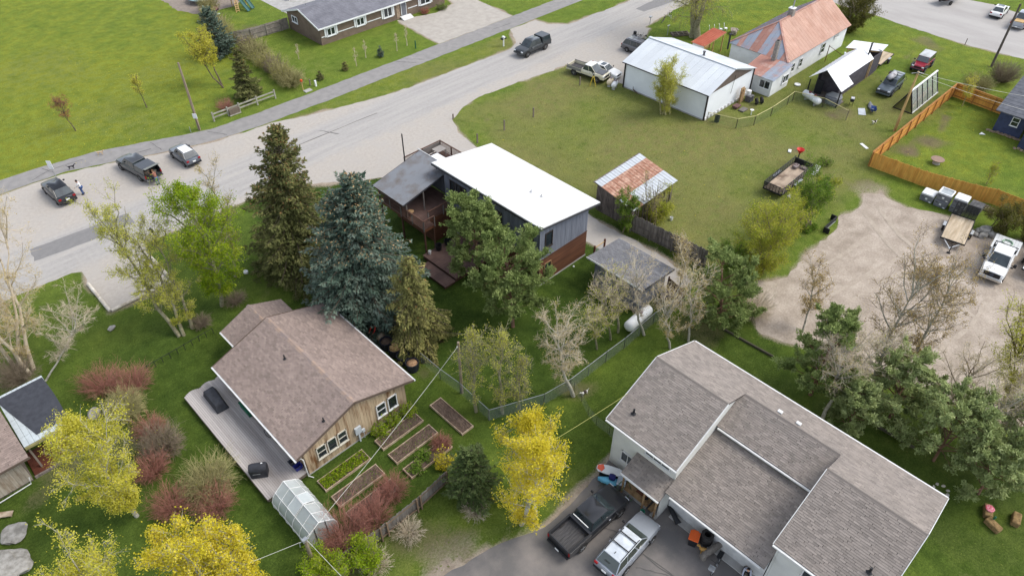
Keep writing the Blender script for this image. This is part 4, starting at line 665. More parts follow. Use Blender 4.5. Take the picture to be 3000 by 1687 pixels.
for pts, n_ in (([(fx0, fy0, 0), (fx1, fy0, 0), (fx1, fy0, fz), (fx0, fy0, fz)], (0, 1, 0)), ([(fx0, fy1, 0), (fx1, fy1, 0), (fx1, fy1, fz), (fx0, fy1, fz)], (0, -1, 0)), ([(fx0, fy0 + .13, 0), (fx0, fy1 - .13, 0), (fx0, fy1 - .13, fz), (fx0, fy0 + .13, fz)], (1, 0, 0)), ([(fx1, fy0 + .13, 0), (fx1, fy1 - .13, 0), (fx1, fy1 - .13, fz), (fx1, 41.1, 5.9), (fx1, fy0 + .13, fz)], (-1, 0, 0))): wallpanel(fm, M_fwall, pts, .12, n_)
laps(fm, M_fwall, (fx0, fy0), (fx1, fy0), .25, fz - .1, (0, -1), 14)
for xx, w, h, zz in ((87.7, .7, 1.1, 1.6), (89.75, .75, 1.1, 1.6), (95.7, 1.0, 1.3, 1.75), (99.2, 1.1, .35, 2.4)): window(fm, (xx, fy0 - .05, zz), (0, -1), w, h, M_trimw, horiz=1)
# front lean-to wing
ribs(fm, (80.9, 36.0, 2.3), (80.9, 40.6, 2.3), (85.35, 36.0, 3.02), (85.35, 40.6, 3.02), None, 10, mats=[M_blueg] * 4 + [M_pinkd] * 6, extra=(.05, .5), w=.04)
for pts, n_ in (([(81.2, 36.3, 0), (81.2, 40.4, 0), (81.2, 40.4, 2.3), (81.2, 36.3, 2.3)], (1, 0, 0)), ([(81.33, 36.3, 0), (85.6, 36.3, 0), (85.6, 36.3, 2.95), (81.33, 36.3, 2.3)], (0, 1, 0)), ([(81.33, 40.4, 0), (85.6, 40.4, 0), (85.6, 40.4, 2.95), (81.33, 40.4, 2.3)], (0, -1, 0))): wallpanel(fm, M_fwall, pts, .12, n_)
laps(fm, M_fwall, (81.2, 40.4), (81.2, 36.3), .2, 2.25, (-1, 0), 10); laps(fm, M_fwall, (81.2, 36.3), (85.6, 36.3), .2, 2.3, (0, -1), 10)
window(fm, (81.15, 37.2, 1.45), (-1, 0), 1.4, 1.0, M_white, 2); window(fm, (84.5, 36.25, 1.4), (0, -1), 1.4, 1.0, M_white, 2)
M_brick = mat('grey_brick', srgb(150, 144, 136), .9, col2=srgb(120, 116, 110), scale=4)
for (px, py, z0, h, w) in ((92.4, 41.2, 5.8, 1.1, .7), (85.0, 38.6, 2.9, 2.6, .5)): MB().box((px, py, z0 + h / 2), (w, w, h)).build('chimney', M_brick, fm); bx('chimney_cap', M_white if w > .6 else M_dark, (px, py, z0 + h + .04), (w + (.1 if w > .6 else -.2), w + (.1 if w > .6 else -.2), .08), fm)
MB().lathe([(.1, 0), (.1, 1.1), (.14, 1.12)], (92.5, 41.2, 6.9), 8).build('flue', M_steel, fm); MB().lathe([(.12, 0), (.12, 1.9), (.2, 1.92), (.2, 2.05)], (84.4, 45.0, 2.6), 8).build('flue', M_black, fm)
tag(MB().bar((95.9, 36.3, 0), (95.9, 36.3, 2.3), .08).bar((95.9, 36.3, 2.2), (95.6, 33.9, 1.6), .05).build('clothes_post', M_rust), 'bare wooden clothesline post leaning beside the farmhouse wall', 'post')
tag(MB().lathe([(.28, 0), (.4, .05), (.4, .14), (.28, .18), (.24, .1)], (86.8, 35.4, 0), 14).build('tyre_ring', M_white, smooth=50), 'white ring lying in the grass by the farmhouse corner', 'tyre')
# ================================================================== tiny house with white roof
M_tinyr = mat('bright_white_roof', (.80, .81, .81), .5, col2=(.76, .77, .77)); M_char = mat('charcoal_wrap', srgb(82, 78, 84), .8, col2=srgb(66, 62, 68), scale=2)
ty = thing('tiny_house', 'narrow tiny house with bright white gable roof and charcoal walls', 'cabin')
ribs(ty, (84.3, 28.85, 2.25), (87.5, 28.85, 2.25), (84.3, 31.3, 4.2), (87.5, 31.3, 4.2), M_tinyr, 4, extra=(.05,)); ribs(ty, (87.52, 29.75, 2.95), (94.5, 29.75, 2.95), (87.52, 31.3, 4.2), (94.5, 31.3, 4.2), M_tinyr, 9, extra=(.05,)); ribs(ty, (84.3, 33.2, 2.7), (94.5, 33.2, 2.7), (84.3, 31.3, 4.2), (94.5, 31.3, 4.2), M_tinyr, 12, extra=(.05,)); bx('ridge_cap', M_tinyr, (89.4, 31.3, 4.25), (10.2, .3, .04), ty)
for pts, n_ in (([(86.5, 29.95, .3), (97.6, 29.95, .3), (97.6, 29.95, 2.9), (86.5, 29.95, 2.9)], (0, 1, 0)), ([(86.5, 33.0, .3), (94.4, 33.0, .3), (94.4, 33.0, 2.8), (86.5, 33.0, 2.8)], (0, -1, 0)), ([(87.0, 30.08, .3), (87.0, 32.87, .3), (87.0, 32.87, 2.85), (87.0, 31.3, 4.1), (87.0, 30.08, 3.0)], (1, 0, 0)), ([(97.6, 30.08, .3), (97.6, 32.87, .3), (97.6, 32.87, 2.85), (97.6, 30.08, 3.0)], (-1, 0, 0))): wallpanel(ty, M_char, pts, .1, n_)
bx('skirt', M_barnw, (91.8, 31.5, .15), (11, 2.9, .3), ty); bx('gable_panel', M_rust, (86.9, 31.4, 3.2), (.05, 1.2, .9), ty)
for xx in (94.3, 94.8): bx('door_batten', M_newwood, (xx, 29.9, 1.5), (.1, .06, 2.5), ty)
MB().tube([(94.0, 30.4, 3.4), (94.0, 30.4, 4.9)], .1, 8).box((94.0, 30.4, 4.95), (.5, .14, .1)).build('stove_pipe', M_black, ty); MB().tube([(91.4, 32.4, 3.2), (91.4, 32.4, 3.85)], .07, 8).box((91.4, 32.4, 3.9), (.2, .2, .08)).build('flue', M_white, ty)
for yy in (29.0, 33.05): bx('porch_post', M_dark, (84.6, yy, 1.2), (.12, .12, 2.4), ty)
bx('porch_floor', M_barnw, (85.6, 31, .12), (2, 4, .2), ty)
s2 = thing('lumber_shelter', 'open shelter with white metal roof behind the tiny house', 'shelter')
ribs(s2, (95.2, 33.9, 2.9), (97.3, 33.9, 3.3), (97.5, 30.0, 2.9), (99.4, 30.1, 3.2), M_tinyr, 5, extra=(.05,))
for p in ((95.5, 33.6), (97.3, 33.6), (97.8, 30.3), (99.0, 30.4)): bx('post', M_newwood, (*p, 1.45), (.1, .1, 2.9), s2)
MB().bar((95.3, 33.7, 2.8), (97.5, 30.2, 2.8), .08, .14).build('beam', M_newwood, s2)
# ================================================================== brown ranch house
M_rsid = mat('brown_stucco_siding', srgb(122, 106, 92), .85, col2=srgb(108, 93, 80), scale=1.5); M_rroof = mat('slate_grey_shingle', srgb(122, 122, 128), .9, col2=srgb(104, 104, 110), scale=.8, fine=.2, fscale=7)
rh = thing('ranch_house', 'long brown ranch house with grey roof and white window trim', 'house')
rx0, rx1, ry0, ry1 = 49.6, 72.5, 89.1, 97.7
for ya, yb in ((88.55, 93.4), (98.25, 93.4)):
    for k in range(16): c0 = k / 16; zz0, zz1 = 2.6 + 1.5 * c0, 2.6 + 1.5 * (c0 + 1 / 16); yy0, yy1 = ya + (yb - ya) * c0, ya + (yb - ya) * (c0 + 1 / 16); MB().extr([(49.15, yy0, zz0 + .03), (73, yy0, zz0 + .03), (73, yy1, zz1), (49.15, yy1, zz1)], (0, 0, -.08)).build('shingle_course', M_rroof, rh)
for pts, n_ in (([(rx0, ry0, 0), (rx1, ry0, 0), (rx1, ry0, 2.6), (rx0, ry0, 2.6)], (0, 1, 0)), ([(rx0, ry1, 0), (rx1, ry1, 0), (rx1, ry1, 2.6), (rx0, ry1, 2.6)], (0, -1, 0)), ([(rx0, ry0 + .13, 0), (rx0, ry1 - .13, 0), (rx0, ry1 - .13, 2.65), (rx0, 93.4, 3.95), (rx0, ry0 + .13, 2.65)], (1, 0, 0)), ([(rx1, ry0 + .13, 0), (rx1, ry1 - .13, 0), (rx1, ry1 - .13, 2.65), (rx1, 93.4, 3.95), (rx1, ry0 + .13, 2.65)], (-1, 0, 0))): wallpanel(rh, M_rsid, pts, .12, n_)
bx('fascia', M_white, (61, 88.52, 2.56), (23.9, .06, .2), rh)
for a, b in (((49.12, 88.5, 2.55), (49.12, 93.4, 4.08)), ((49.12, 98.3, 2.55), (49.12, 93.4, 4.08))): MB().bar(a, b, .06, .22).build('rake_board', M_white, rh)
for xx, w in ((51.35, 1.3), (56.4, 1.3), (61.4, 1.5), (68.6, 1.9)):
    o = window(rh, (xx, ry0 - .03, 1.6 if w < 1.9 else 1.7), (0, -1), w, 1.05 if w < 1.4 else 1.35, M_white, 2, fw=.16); [bx('shutter', M_white, (s * (w / 2 + .3), -.03, 0), (.28, .05, 1.2 if w < 1.4 else 1.5), o) for s in (-1, 1)]
window(rh, (rx0 - .03, 95.6, 1.95), (-1, 0), 1.4, .85, M_white, 2, fw=.12)
for a, b in ((49.7, 50.2), (52.5, 55.2), (57.6, 60.1), (65.2, 67)): bx('belt_trim', M_white, ((a + b) / 2, ry0 - .03, 1.15), (b - a, .05, .12), rh)
window(rh, (64.35, ry0 - .04, 1.35), (0, -1), .95, 2.1, M_white, 1, name='door', glass=mat('door_grey', srgb(110, 112, 118), .5), sill=False); bx('stone_panel', mat('tan_stone', srgb(168, 148, 126), .9, col2=srgb(130, 112, 94), scale=5), (63.3, ry0 - .03, 1.2), (.6, .05, 2.3), rh)
for k in range(3): bx('porch_step', M_white, (64.4, 88.75 - .3 * k, .33 - .12 * k), (1.9 , .34, .14), rh)
for p in ((51.5, 95.2), (55, 93.8), (60, 91.2)): vent(rh, (*p, 3.5), M_steel, .3)
# ================================================================== blue house at the right edge
M_blue = mat('navy_siding', srgb(62, 72, 100), .7, col2=srgb(52, 60, 86), scale=2); bh = thing('blue_house', 'dark blue house with charcoal shingle roof at the right edge behind the orange fence', 'house')
for k in range(12): c0, c1 = k / 12, (k + 1) / 12; MB().extr([(92.2 + 6.4 * c0, -6, 2.62 + 2 * c0 + .02), (92.2 + 6.4 * c0, 14.0, 2.62 + 2 * c0 + .02), (92.2 + 6.4 * c1, 14.0, 2.62 + 2 * c1), (92.2 + 6.4 * c1, -6, 2.62 + 2 * c1)], (0, 0, -.1)).build('shingle_course', mat('blue_house_roof', srgb(104, 106, 112), .9, col2=srgb(88, 90, 96), scale=2, fine=.2, fscale=8, rnd=.06), bh)
for k in range(12): c0, c1 = k / 12, (k + 1) / 12; MB().extr([(105 - 6.4 * c0, -6, 2.62 + 2 * c0 + .02), (105 - 6.4 * c0, 14.0, 2.62 + 2 * c0 + .02), (105 - 6.4 * c1, 14.0, 2.62 + 2 * c1), (105 - 6.4 * c1, -6, 2.62 + 2 * c1)], (0, 0, -.1)).build('shingle_course', MATS['blue_house_roof'], bh)
for pts, n_ in (([(92.75, 10.6, 0), (92.75, 13.5, 0), (92.75, 13.5, 2.65), (92.75, 10.6, 2.65)], (1, 0, 0)), ([(92.88, 13.5, 0), (104.5, 13.5, 0), (104.5, 13.5, 2.6), (98.6, 13.5, 4.4), (92.88, 13.5, 2.6)], (0, -1, 0)), ([(90.6, -6, 0), (90.6, 10.0, 0), (90.6, 10.0, 2.3), (90.6, -6, 2.3)], (1, 0, 0)), ([(90.7, 10.0, 0), (92.9, 10.0, 0), (92.9, 10.0, 2.6), (90.7, 10.0, 2.3)], (0, 1, 0))): wallpanel(bh, M_blue, pts, .12, n_)
laps(bh, M_blue, (92.75, 13.5), (92.75, 10.6), .1, 2.6, (-1, 0), 14)
MB().extr([(90.3, -6, 2.3), (90.3, 10.2, 2.3), (92.6, 10.2, 2.75), (92.6, -6, 2.75)], (0, 0, .08)).build('roof_slab', MATS['blue_house_roof'], bh); window(bh, (92.7, 11.7, 1.75), (-1, 0), .75, 1.0, M_white, 1, horiz=1)
for k in range(46):
    a = k / 46; p = (92.4 + random.uniform(-.2, .2), 13.9 - 3.6 * a * 2) if a < .5 else (90.2 + random.uniform(-.2, .2), 10.2 - (a - .5) * 16); bx('border_stone', MATS['tan_stone'], (*p, .06), (random.uniform(.15, .35), random.uniform(.15, .3), .14), bh, (0, 0, random.random()))
# ================================================================== cabin at the left edge
cb = thing('cabin', 'board cabin with a brown shingle roof at the left edge of the photo', 'cabin')
slope(cb, (-9.5, 42.1, 2.45), (-3.7, 42.1, 2.45), (-9.5, 47, 4.2), (-3.7, 47, 4.2), M_sh_red, M_soffit); wallpanel(cb, M_barnw, [(-9.5, 42.45, 0), (-4.3, 42.45, 0), (-4.3, 42.45, 2.4), (-9.5, 42.45, 2.4)], .12, (0, 1, 0)); wallpanel(cb, M_barnw, [(-4.3, 42.6, 0), (-4.3, 47, 0), (-4.3, 47, 4.1), (-4.3, 42.6, 2.45)], .12, (-1, 0, 0))
boards(cb, mat('pale_grey_boards', srgb(168, 158, 144), .85, col2=srgb(124, 104, 84), scale=1.4, lo=.45, hi=.7, stretch=(2, 2, .4), rnd=.14), (-9.5, 42.43), (-4.3, 42.43), .15, 2.35, (0, -1), .26); MB().tube([(-4.4, 42.2, .7), (-4.5, 42.1, .2), (-9, 41.95, .1)], .04, 5).build('downspout', M_trimw, cb); bx('fascia', M_soffit, (-6.6, 42.07, 2.4), (5.9, .05, .18), cb)
cp = thing('tarped_porch', 'porch roof of pale panels half covered by a black tarp beside the left edge cabin', 'porch')
M_pan = mat('pale_roof_panel', (.50, .55, .56), .4, col2=(.42, .46, .47), scale=3)
pzf = lambda x, y: 2.5 + (y - 43.0) * .08
for i in range(9):
    for j in range(6): xa, ya = -3.65 + i * .34, 43.05 + j * .9; MB().extr([(xa, ya, pzf(xa, ya)), (xa + .325, ya, pzf(xa, ya)), (xa + .325, ya + .88, pzf(xa, ya + .88)), (xa, ya + .88, pzf(xa, ya + .88))], (0, 0, .03)).build('roof_panel', M_pan, cp)
bm_ = []; N1, N2 = 18, 22
for i in range(N1 + 1):
    for j in range(N2 + 1):
        v = j / N2; y = 43.5 + 4.7 * v; xl = -3.0 - .75 * v ** 1.3 + .3 * (1 - v) ** 2; x = xl + (-.65 - xl + .1 * math.sin(v * 3)) * i / N1; fold = sum(.035 * max(0, 1 - abs(y - (46.2 - .55 * (x + 3.2) + k * .13)) / .07) for k in range(4)); bm_.append((x, y, pzf(x, y) + .06 + fold))
cq = [(i * (N2 + 1) + j, (i + 1) * (N2 + 1) + j, (i + 1) * (N2 + 1) + j + 1, i * (N2 + 1) + j + 1) for i in range(N1) for j in range(N2)]
MB().poly(bm_, cq).build('black_tarp', mat('black_tarp', srgb(66, 68, 74), .75, col2=srgb(54, 56, 62), scale=3), cp, smooth=60)
for p in ((-.8, 43.1), (-.8, 48.1), (-3.5, 43.1)): bx('post', M_wood, (*p, 1.25), (.12, .12, 2.5), cp)
bx('beam', mat('yellowed_beam', srgb(150, 142, 96), .8), (-2.2, 43.0, 2.38), (2.9, .1, .2), cp)
for k in range(10): bx('floor_board', mat('red_floor', srgb(96, 52, 36), .8, col2=srgb(80, 42, 30)), (-2.5, 42.7 + k * .24, .12), (3.2, .225, .06), cp)
bx('sill', M_barnw, (-2.5, 42.5, .1), (3.3, .12, .2), cp)
# ================================================================== red roofed wood shelter behind the workshop
rs = thing('red_roof_shelter', 'small open wood shelter with a red metal roof behind the workshop', 'shelter'); M_red = mat('red_metal', srgb(176, 98, 76), .55, col2=srgb(160, 84, 64), scale=1)
ribs(rs, (83.6, 48.0, 2.2), (83.6, 50.2, 2.2), (88.8, 48.0, 2.7), (88.8, 50.2, 2.7), M_red, 6, extra=(.05,))
for p in ((83.9, 48.2), (83.9, 50), (88.5, 48.2), (88.5, 50), (86.2, 48.2)): bx('post', M_newwood, (*p, 1.15), (.12, .12, 2.3), rs)
wallpanel(rs, M_newwood, [(84, 50.05, 0), (88.5, 50.05, 0), (88.5, 50.05, 2.4), (84, 50.05, 2.1)], .05, (0, 1, 0)); wallpanel(rs, M_white, [(83.85, 48.2, 0), (83.85, 50, 0), (83.85, 50, 2.1), (83.85, 48.2, 2.1)], .05, (-1, 0, 0)); MB().bar((83.6, 48.05, 2.12), (88.8, 48.05, 2.62), .06, .12).build('beam', M_newwood, rs)
# ================================================================== polycarbonate greenhouse
gr = thing('greenhouse', 'curved-wall polycarbonate greenhouse with white frame by the garden beds', 'greenhouse', (7.45, 26.75, 0))
M_pc = mat('polycarbonate', (.62, .67, .66), .25, col2=(.56, .60, .60), scale=1.5, alpha=.62, spec=.5); M_pcw = mat('white_frame', (.8, .8, .78), .5)
prof = [(-1.02, 0), (-1.12, .45), (-1.1, .95), (-.95, 1.35), (-.72, 1.62), (0, 2.2), (.72, 1.62), (.95, 1.35), (1.1, .95), (1.12, .45), (1.02, 0)]; ny_ = [-2.05, -1.2, -.35, .5, 1.3, 2.05]
for a, b in zip(ny_[:-1], ny_[1:]):
    for i0, i1 in ((0, 4), (4, 5), (5, 6), (6, 10)):
        seg = prof[i0:i1 + 1]; MB().poly([(x, a, z) for x, z in seg] + [(x, b, z) for x, z in seg], [(k, k + 1, len(seg) + k + 1, len(seg) + k) for k in range(len(seg) - 1)]).build('panel', M_pc, gr, smooth=50)
for y_ in (-2.05, 2.05): MB().poly([(x, y_, z) for x, z in prof], [tuple(range(len(prof)))]).build('end_panel', M_pc, gr)
for y_ in ny_: MB().tube([(x * 1.012, y_, z + .01) for x, z in prof], .022 if abs(y_) < 2 else .03, 5).build('hoop', M_pcw, gr)
for x, z in ((0, 2.22), (-.73, 1.64), (.73, 1.64), (-1.12, .8), (1.12, .8), (-1.02, .05), (1.02, .05)): MB().tube([(x, -2.06, z), (x, 2.06, z)], .028 if z > 2 else .02, 5).build('purlin', M_pcw, gr)
for s, y_ in ((1, -.35), (-1, -.35)):
    o = MB().extr([(.03 * s, y_, 2.26), (.03 * s, y_ + .85, 2.26), (.75 * s, y_ + .85, 1.75 + (.16 if s > 0 else 0)), (.75 * s, y_, 1.75 + (.16 if s > 0 else 0))], (0, 0, .02)).build('roof_window', M_pc, gr); q = [(.03 * s, y_, 2.28), (.03 * s, y_ + .85, 2.28), (.75 * s, y_ + .85, 1.77 + (.16 if s > 0 else 0)), (.75 * s, y_, 1.77 + (.16 if s > 0 else 0)), (.03 * s, y_, 2.28)]; MB().tube(q, .025, 4).build('frame', M_pcw, o)
bx('door_frame', M_black, (-.4, -2.07, 1.0), (.04, .04, 1.9), gr); bx('door_frame', M_black, (.4, -2.07, 1.0), (.04, .04, 1.9), gr); bx('bench', M_wood, (.7, 0, .55), (.5, 3.6, .06), gr); bx('bench_leg', M_wood, (.7, 1.5, .27), (.06, .06, .54), gr); bx('bench_leg', M_wood, (.7, -1.5, .27), (.06, .06, .54), gr)
# ================================================================== glass lean-to by the orange fence
lt = thing('glass_lean_to', 'black framed lean-to of large glass panels beside the orange fence', 'greenhouse'); M_gl2 = mat('clear_glass', (.55, .62, .58), .1, alpha=.35, spec=.7)
for k in range(6):
    xa = 89.8 + k * 1.55
    MB().bar((xa, 21.75, 0), (xa, 22.75, 2.6), .12, .12).build('mullion', M_blktrim, lt)
    if k < 5 + 1 and k < 6: MB().extr([(xa + .06, 21.78, .15), (xa + 1.49, 21.78, .15), (xa + 1.49, 22.72, 2.5), (xa + .06, 22.72, 2.5)], (0, .02, 0)).build('pane', M_gl2, lt) if k < 5 else None
MB().bar((89.75, 22.78, 2.68), (97.6, 22.78, 2.68), .2, .12).build('top_rail', M_white, lt); MB().bar((89.75, 21.75, .1), (97.6, 21.75, .1), .12, .12).build('bottom_rail', M_trimw, lt)
MB().bar((89.75, 24.1, 0), (89.75, 22.8, 2.6), .1).bar((89.75, 21.8, .05), (89.75, 24.1, .05), .1).build('side_frame', M_blktrim, lt)
MB().extr([(89.8, 24.1, 0), (97.5, 24.1, 0), (97.5, 22.85, 2.6), (89.8, 22.85, 2.6)], (0, .05, .02)).build('back_panel', mat('tin_back', srgb(70, 72, 74), .7), lt)
for k in range(7): tag(MB().bar((91 + k * .9, 22.3 + .1 * (k % 3), .15 + .08 * k), (94.5 + k * .4, 22.7, .5 + .05 * k), .2, .05).build('lumber_board', M_newwood), ['lowest', 'second', 'third', 'fourth', 'fifth', 'sixth', 'topmost'][k] + ' pale plank stored inside the glass lean-to', 'plank', 'planks in the lean-to')
# ================================================================== vegetation generators (numpy)
def ph(r, g, b, k=.72): return tuple(c * k for c in srgb(r, g, b))
def nrm(a): return a / (np.linalg.norm(a, axis=-1, keepdims=True) + 1e-9)
def tubes(P, Rr, sides=3):
    """N curves of K points each -> tube mesh arrays"""
    N_, K = P.shape[:2]; D = np.gradient(P, axis=1); D = nrm(D); ref = np.where(np.abs(D[..., 2:3]) > .9, np.array([1., 0, 0]), np.array([0, 0, 1.])); U = nrm(np.cross(D, ref)); W_ = np.cross(D, U)
    a = np.arange(sides) * 2 * np.pi / sides; V = P[:, :, None, :] + Rr[:, :, None, None] * (U[:, :, None, :] * np.cos(a)[None, None, :, None] + W_[:, :, None, :] * np.sin(a)[None, None, :, None])
    idx = np.arange(N_ * K * sides).reshape(N_, K, sides); q = np.roll(idx, -1, 2); F_ = np.stack([idx[:, :-1], q[:, :-1], q[:, 1:], idx[:, 1:]], -1).reshape(-1, 4); return V.reshape(-1, 3), F_
def join(parts):
    V, F_, o = [], [], 0
    for v, f in parts: V.append(v); F_.append(f + o); o += len(v)
    return np.concatenate(V), np.concatenate(F_)
def leaves(C_, size, rng, aspect=.6, up=.5, axis=None, jit=.6):
    """rhombic leaf faces at points C_, random orientation biased upward (or along axis)"""
    n = len(C_); nv = nrm(rng.normal(size=(n, 3)) + np.array([0, 0, up * 2])); t = nrm(rng.normal(size=(n, 3)) if axis is None else axis + rng.normal(size=(n, 3)) * jit); b = nrm(np.cross(nv, t)); t = np.cross(b, nv) if axis is None else t
    s = size * rng.uniform(.6, 1.35, n)[:, None]; V = np.stack([C_ - t * s * .5, C_ + b * s * aspect * .5, C_ + t * s * .5, C_ - b * s * aspect * .5], 1).reshape(-1, 3); return V, np.arange(4 * n).reshape(-1, 4)
def curve(P0, D0, L_, K, bend, rng, wob=.08):
    """N curves from P0 along D0 with length L_, bending by vector 'bend'"""
    t = np.linspace(0, 1, K)[None, :, None]; P = P0[:, None] + D0[:, None] * L_[:, None, None] * t + bend[:, None] * (t ** 2) * L_[:, None, None]
    w = rng.normal(size=P.shape) * wob * L_[:, None, None] * t; w[:, 0] = 0; return P + w
def at(P, s):
    """points on curves P (N,K,3) at params s (N,)"""
    K = P.shape[1]; u = np.clip(s, 0, .9999) * (K - 1); i = u.astype(int); f = (u - i)[:, None]; n = np.arange(len(P)); return P[n, i] * (1 - f) + P[n, i + 1] * f, nrm(P[n, i + 1] - P[n, i])
M_bark = mat('bark_brown', srgb(112, 98, 82), .95, col2=srgb(78, 68, 58), scale=5); M_barkw = mat('bark_pale', srgb(186, 182, 168), .9, col2=srgb(140, 136, 122), scale=4); M_barkg = mat('bark_greygreen', srgb(150, 146, 118), .9, col2=srgb(112, 106, 84), scale=4); M_barkr = mat('bark_reddish', srgb(132, 100, 80), .9, col2=srgb(96, 76, 62), scale=3); M_twigt = mat('twig_tan', srgb(204, 192, 168), .9, col2=srgb(176, 160, 136), scale=3); M_twigr = mat('twig_red', srgb(168, 118, 104), .85, col2=srgb(138, 94, 80), scale=3, tint=0); M_twigg = mat('twig_olive', srgb(166, 160, 110), .9, col2=srgb(130, 122, 84), scale=3); M_twigb = mat('twig_greybrown', srgb(142, 128, 108), .9, col2=srgb(110, 98, 82), scale=3)
TSEED = [100]; LEAFX = 3.0
def broad(name, label, base, top, r, leafm, bark, nleaf=6000, lsize=.14, n1=22, n2=9, n3=6, t0=.3, el=45, shape='round', trunk_r=None, stems=1, droop=0., clump=.22, group=None, cat='tree', twigs=True, lvar=.5, twm=None):
    """broadleaf tree: tapered trunk, limbs, branches, twigs and leaf faces on the twigs"""
    TSEED[0] += 1; rng = np.random.default_rng(TSEED[0]); base = np.array([base[0], base[1], 0.]); top = np.array(top, float); h = top[2]; T = thing(name, label, cat, (base[0], base[1], 0), group=group); tr = trunk_r or h * .014 + .03
    t = np.linspace(0, 1, 8); wood = []; twig = []; L2P = []; L2D = []
    prof = {'round': lambda q: np.sqrt(np.clip(1 - ((q - .55) / .52) ** 2, .05, 1)), 'cone': lambda q: np.clip(1.05 - q, .08, 1), 'column': lambda q: np.clip(1 - ((q - .45) / .6) ** 4, .15, 1) * .9, 'vase': lambda q: np.clip(.35 + q * .8, 0, 1), 'flame': lambda q: np.clip(np.sin(np.clip(q, 0, 1) * np.pi * .92 + .25), .1, 1)}[shape]
    for s in range(stems):
        off = rng.normal(size=3) * np.array([.35, .35, 0]) * (stems > 1); spread = rng.normal(size=3) * np.array([1, 1, 0]) * r * .38 * (stems > 1); tp = (top - base) * (1 if s == 0 else rng.uniform(.7, .97)) + spread
        P = off * (1 - t[:, None] * 0) + tp * t[:, None] + rng.normal(size=(8, 3)) * .012 * h * (t[:, None] * (1 - t[:, None]) * 4); P[0, 2] = 0; bend = np.sin(t * np.pi)[:, None] * rng.normal(size=3) * np.array([1, 1, 0]) * .03 * h; P += bend
        wood.append(tubes(P[None], (tr * (1 - .88 * t))[None], 7)); m = max(4, n1 // stems)
        q = np.sort(rng.uniform(t0, .99, m)); a = np.arange(m) * 2.4 + rng.uniform(0, 6); S0 = np.stack([np.interp(q, t, P[:, k]) for k in range(3)], 1); e = np.radians(el + rng.normal(size=m) * 10 + (q - .5) * 30)
        D = np.stack([np.cos(a) * np.cos(e), np.sin(a) * np.cos(e), np.sin(e)], 1); Lb = r * prof((q - t0) / (1 - t0)) * rng.uniform(.75, 1.15, m) / np.maximum(.45, np.cos(e)) * (.8 if stems > 1 else 1); Lb = np.maximum(Lb * .74, .25)
        B1 = curve(S0, D, Lb, 6, np.array([[0, 0, .22 - droop]]) * np.ones((m, 1)), rng, .035); r1 = np.minimum(tr * .55, .012 + .016 * Lb)[:, None] * (1 - .8 * np.linspace(0, 1, 6))[None]; wood.append(tubes(B1, r1, 4))
        k2 = n2; i = np.repeat(np.arange(m), k2); s2 = rng.uniform(.2, 1, m * k2); P2, d2 = at(B1[i], s2); D2 = nrm(d2 + rng.normal(size=d2.shape) * .75 + np.array([0, 0, .15 - droop * .6])); Lc = Lb[i] * rng.uniform(.22, .5, len(i)) * (1.15 - .5 * s2) + .12
        B2 = curve(P2, D2, Lc, 4, np.array([[0, 0, .15 - droop]]) * np.ones((len(i), 1)), rng, .06); twig.append(tubes(B2, (.007 + .006 * Lc)[:, None] * (1 - .7 * np.linspace(0, 1, 4))[None], 3)); L2P.append(B2); L2D.append(Lc)
    B2 = np.concatenate(L2P); Lc = np.concatenate(L2D); m = len(B2); i = np.repeat(np.arange(m), n3); P3, d3 = at(B2[i], rng.uniform(.15, 1, len(i))); D3 = nrm(d3 + rng.normal(size=d3.shape) * .8 - np.array([0, 0, droop])); L3 = Lc[i] * rng.uniform(.25, .6, len(i)) + .08; B3 = curve(P3, D3, L3, 3, np.array([[0, 0, -droop]]) * np.ones((len(i), 1)), rng, .08)
    if twigs: twig.append(tubes(B3, np.array([[.0075, .006, .003]]) * np.ones((len(i), 1)) * (1 + .05 * h), 3))
    V, F_ = join(wood); npmesh('trunk', V, F_, bark, T, smooth=True); V, F_ = join(twig); npmesh('branches', V, F_, twm or bark, T)
    if nleaf:
        nleaf = int(nleaf * LEAFX); j = rng.integers(0, len(B3), nleaf); Pl, dl = at(B3[j], rng.uniform(.2, 1, nleaf)); Pl = Pl + rng.normal(size=Pl.shape) * clump * .5; Pl[:, 2] = np.maximum(Pl[:, 2], .06)
        br = rng.random(len(B2)); tn = np.clip(br[i[j]] * .55 + rng.random(nleaf) * lvar + (1 - lvar) * .22 - .02, 0, 1); V, F_ = leaves(Pl, lsize * .74, rng, .65); npmesh('crown', V, F_, leafm, T, tint=np.repeat(tn, 4))
    return T
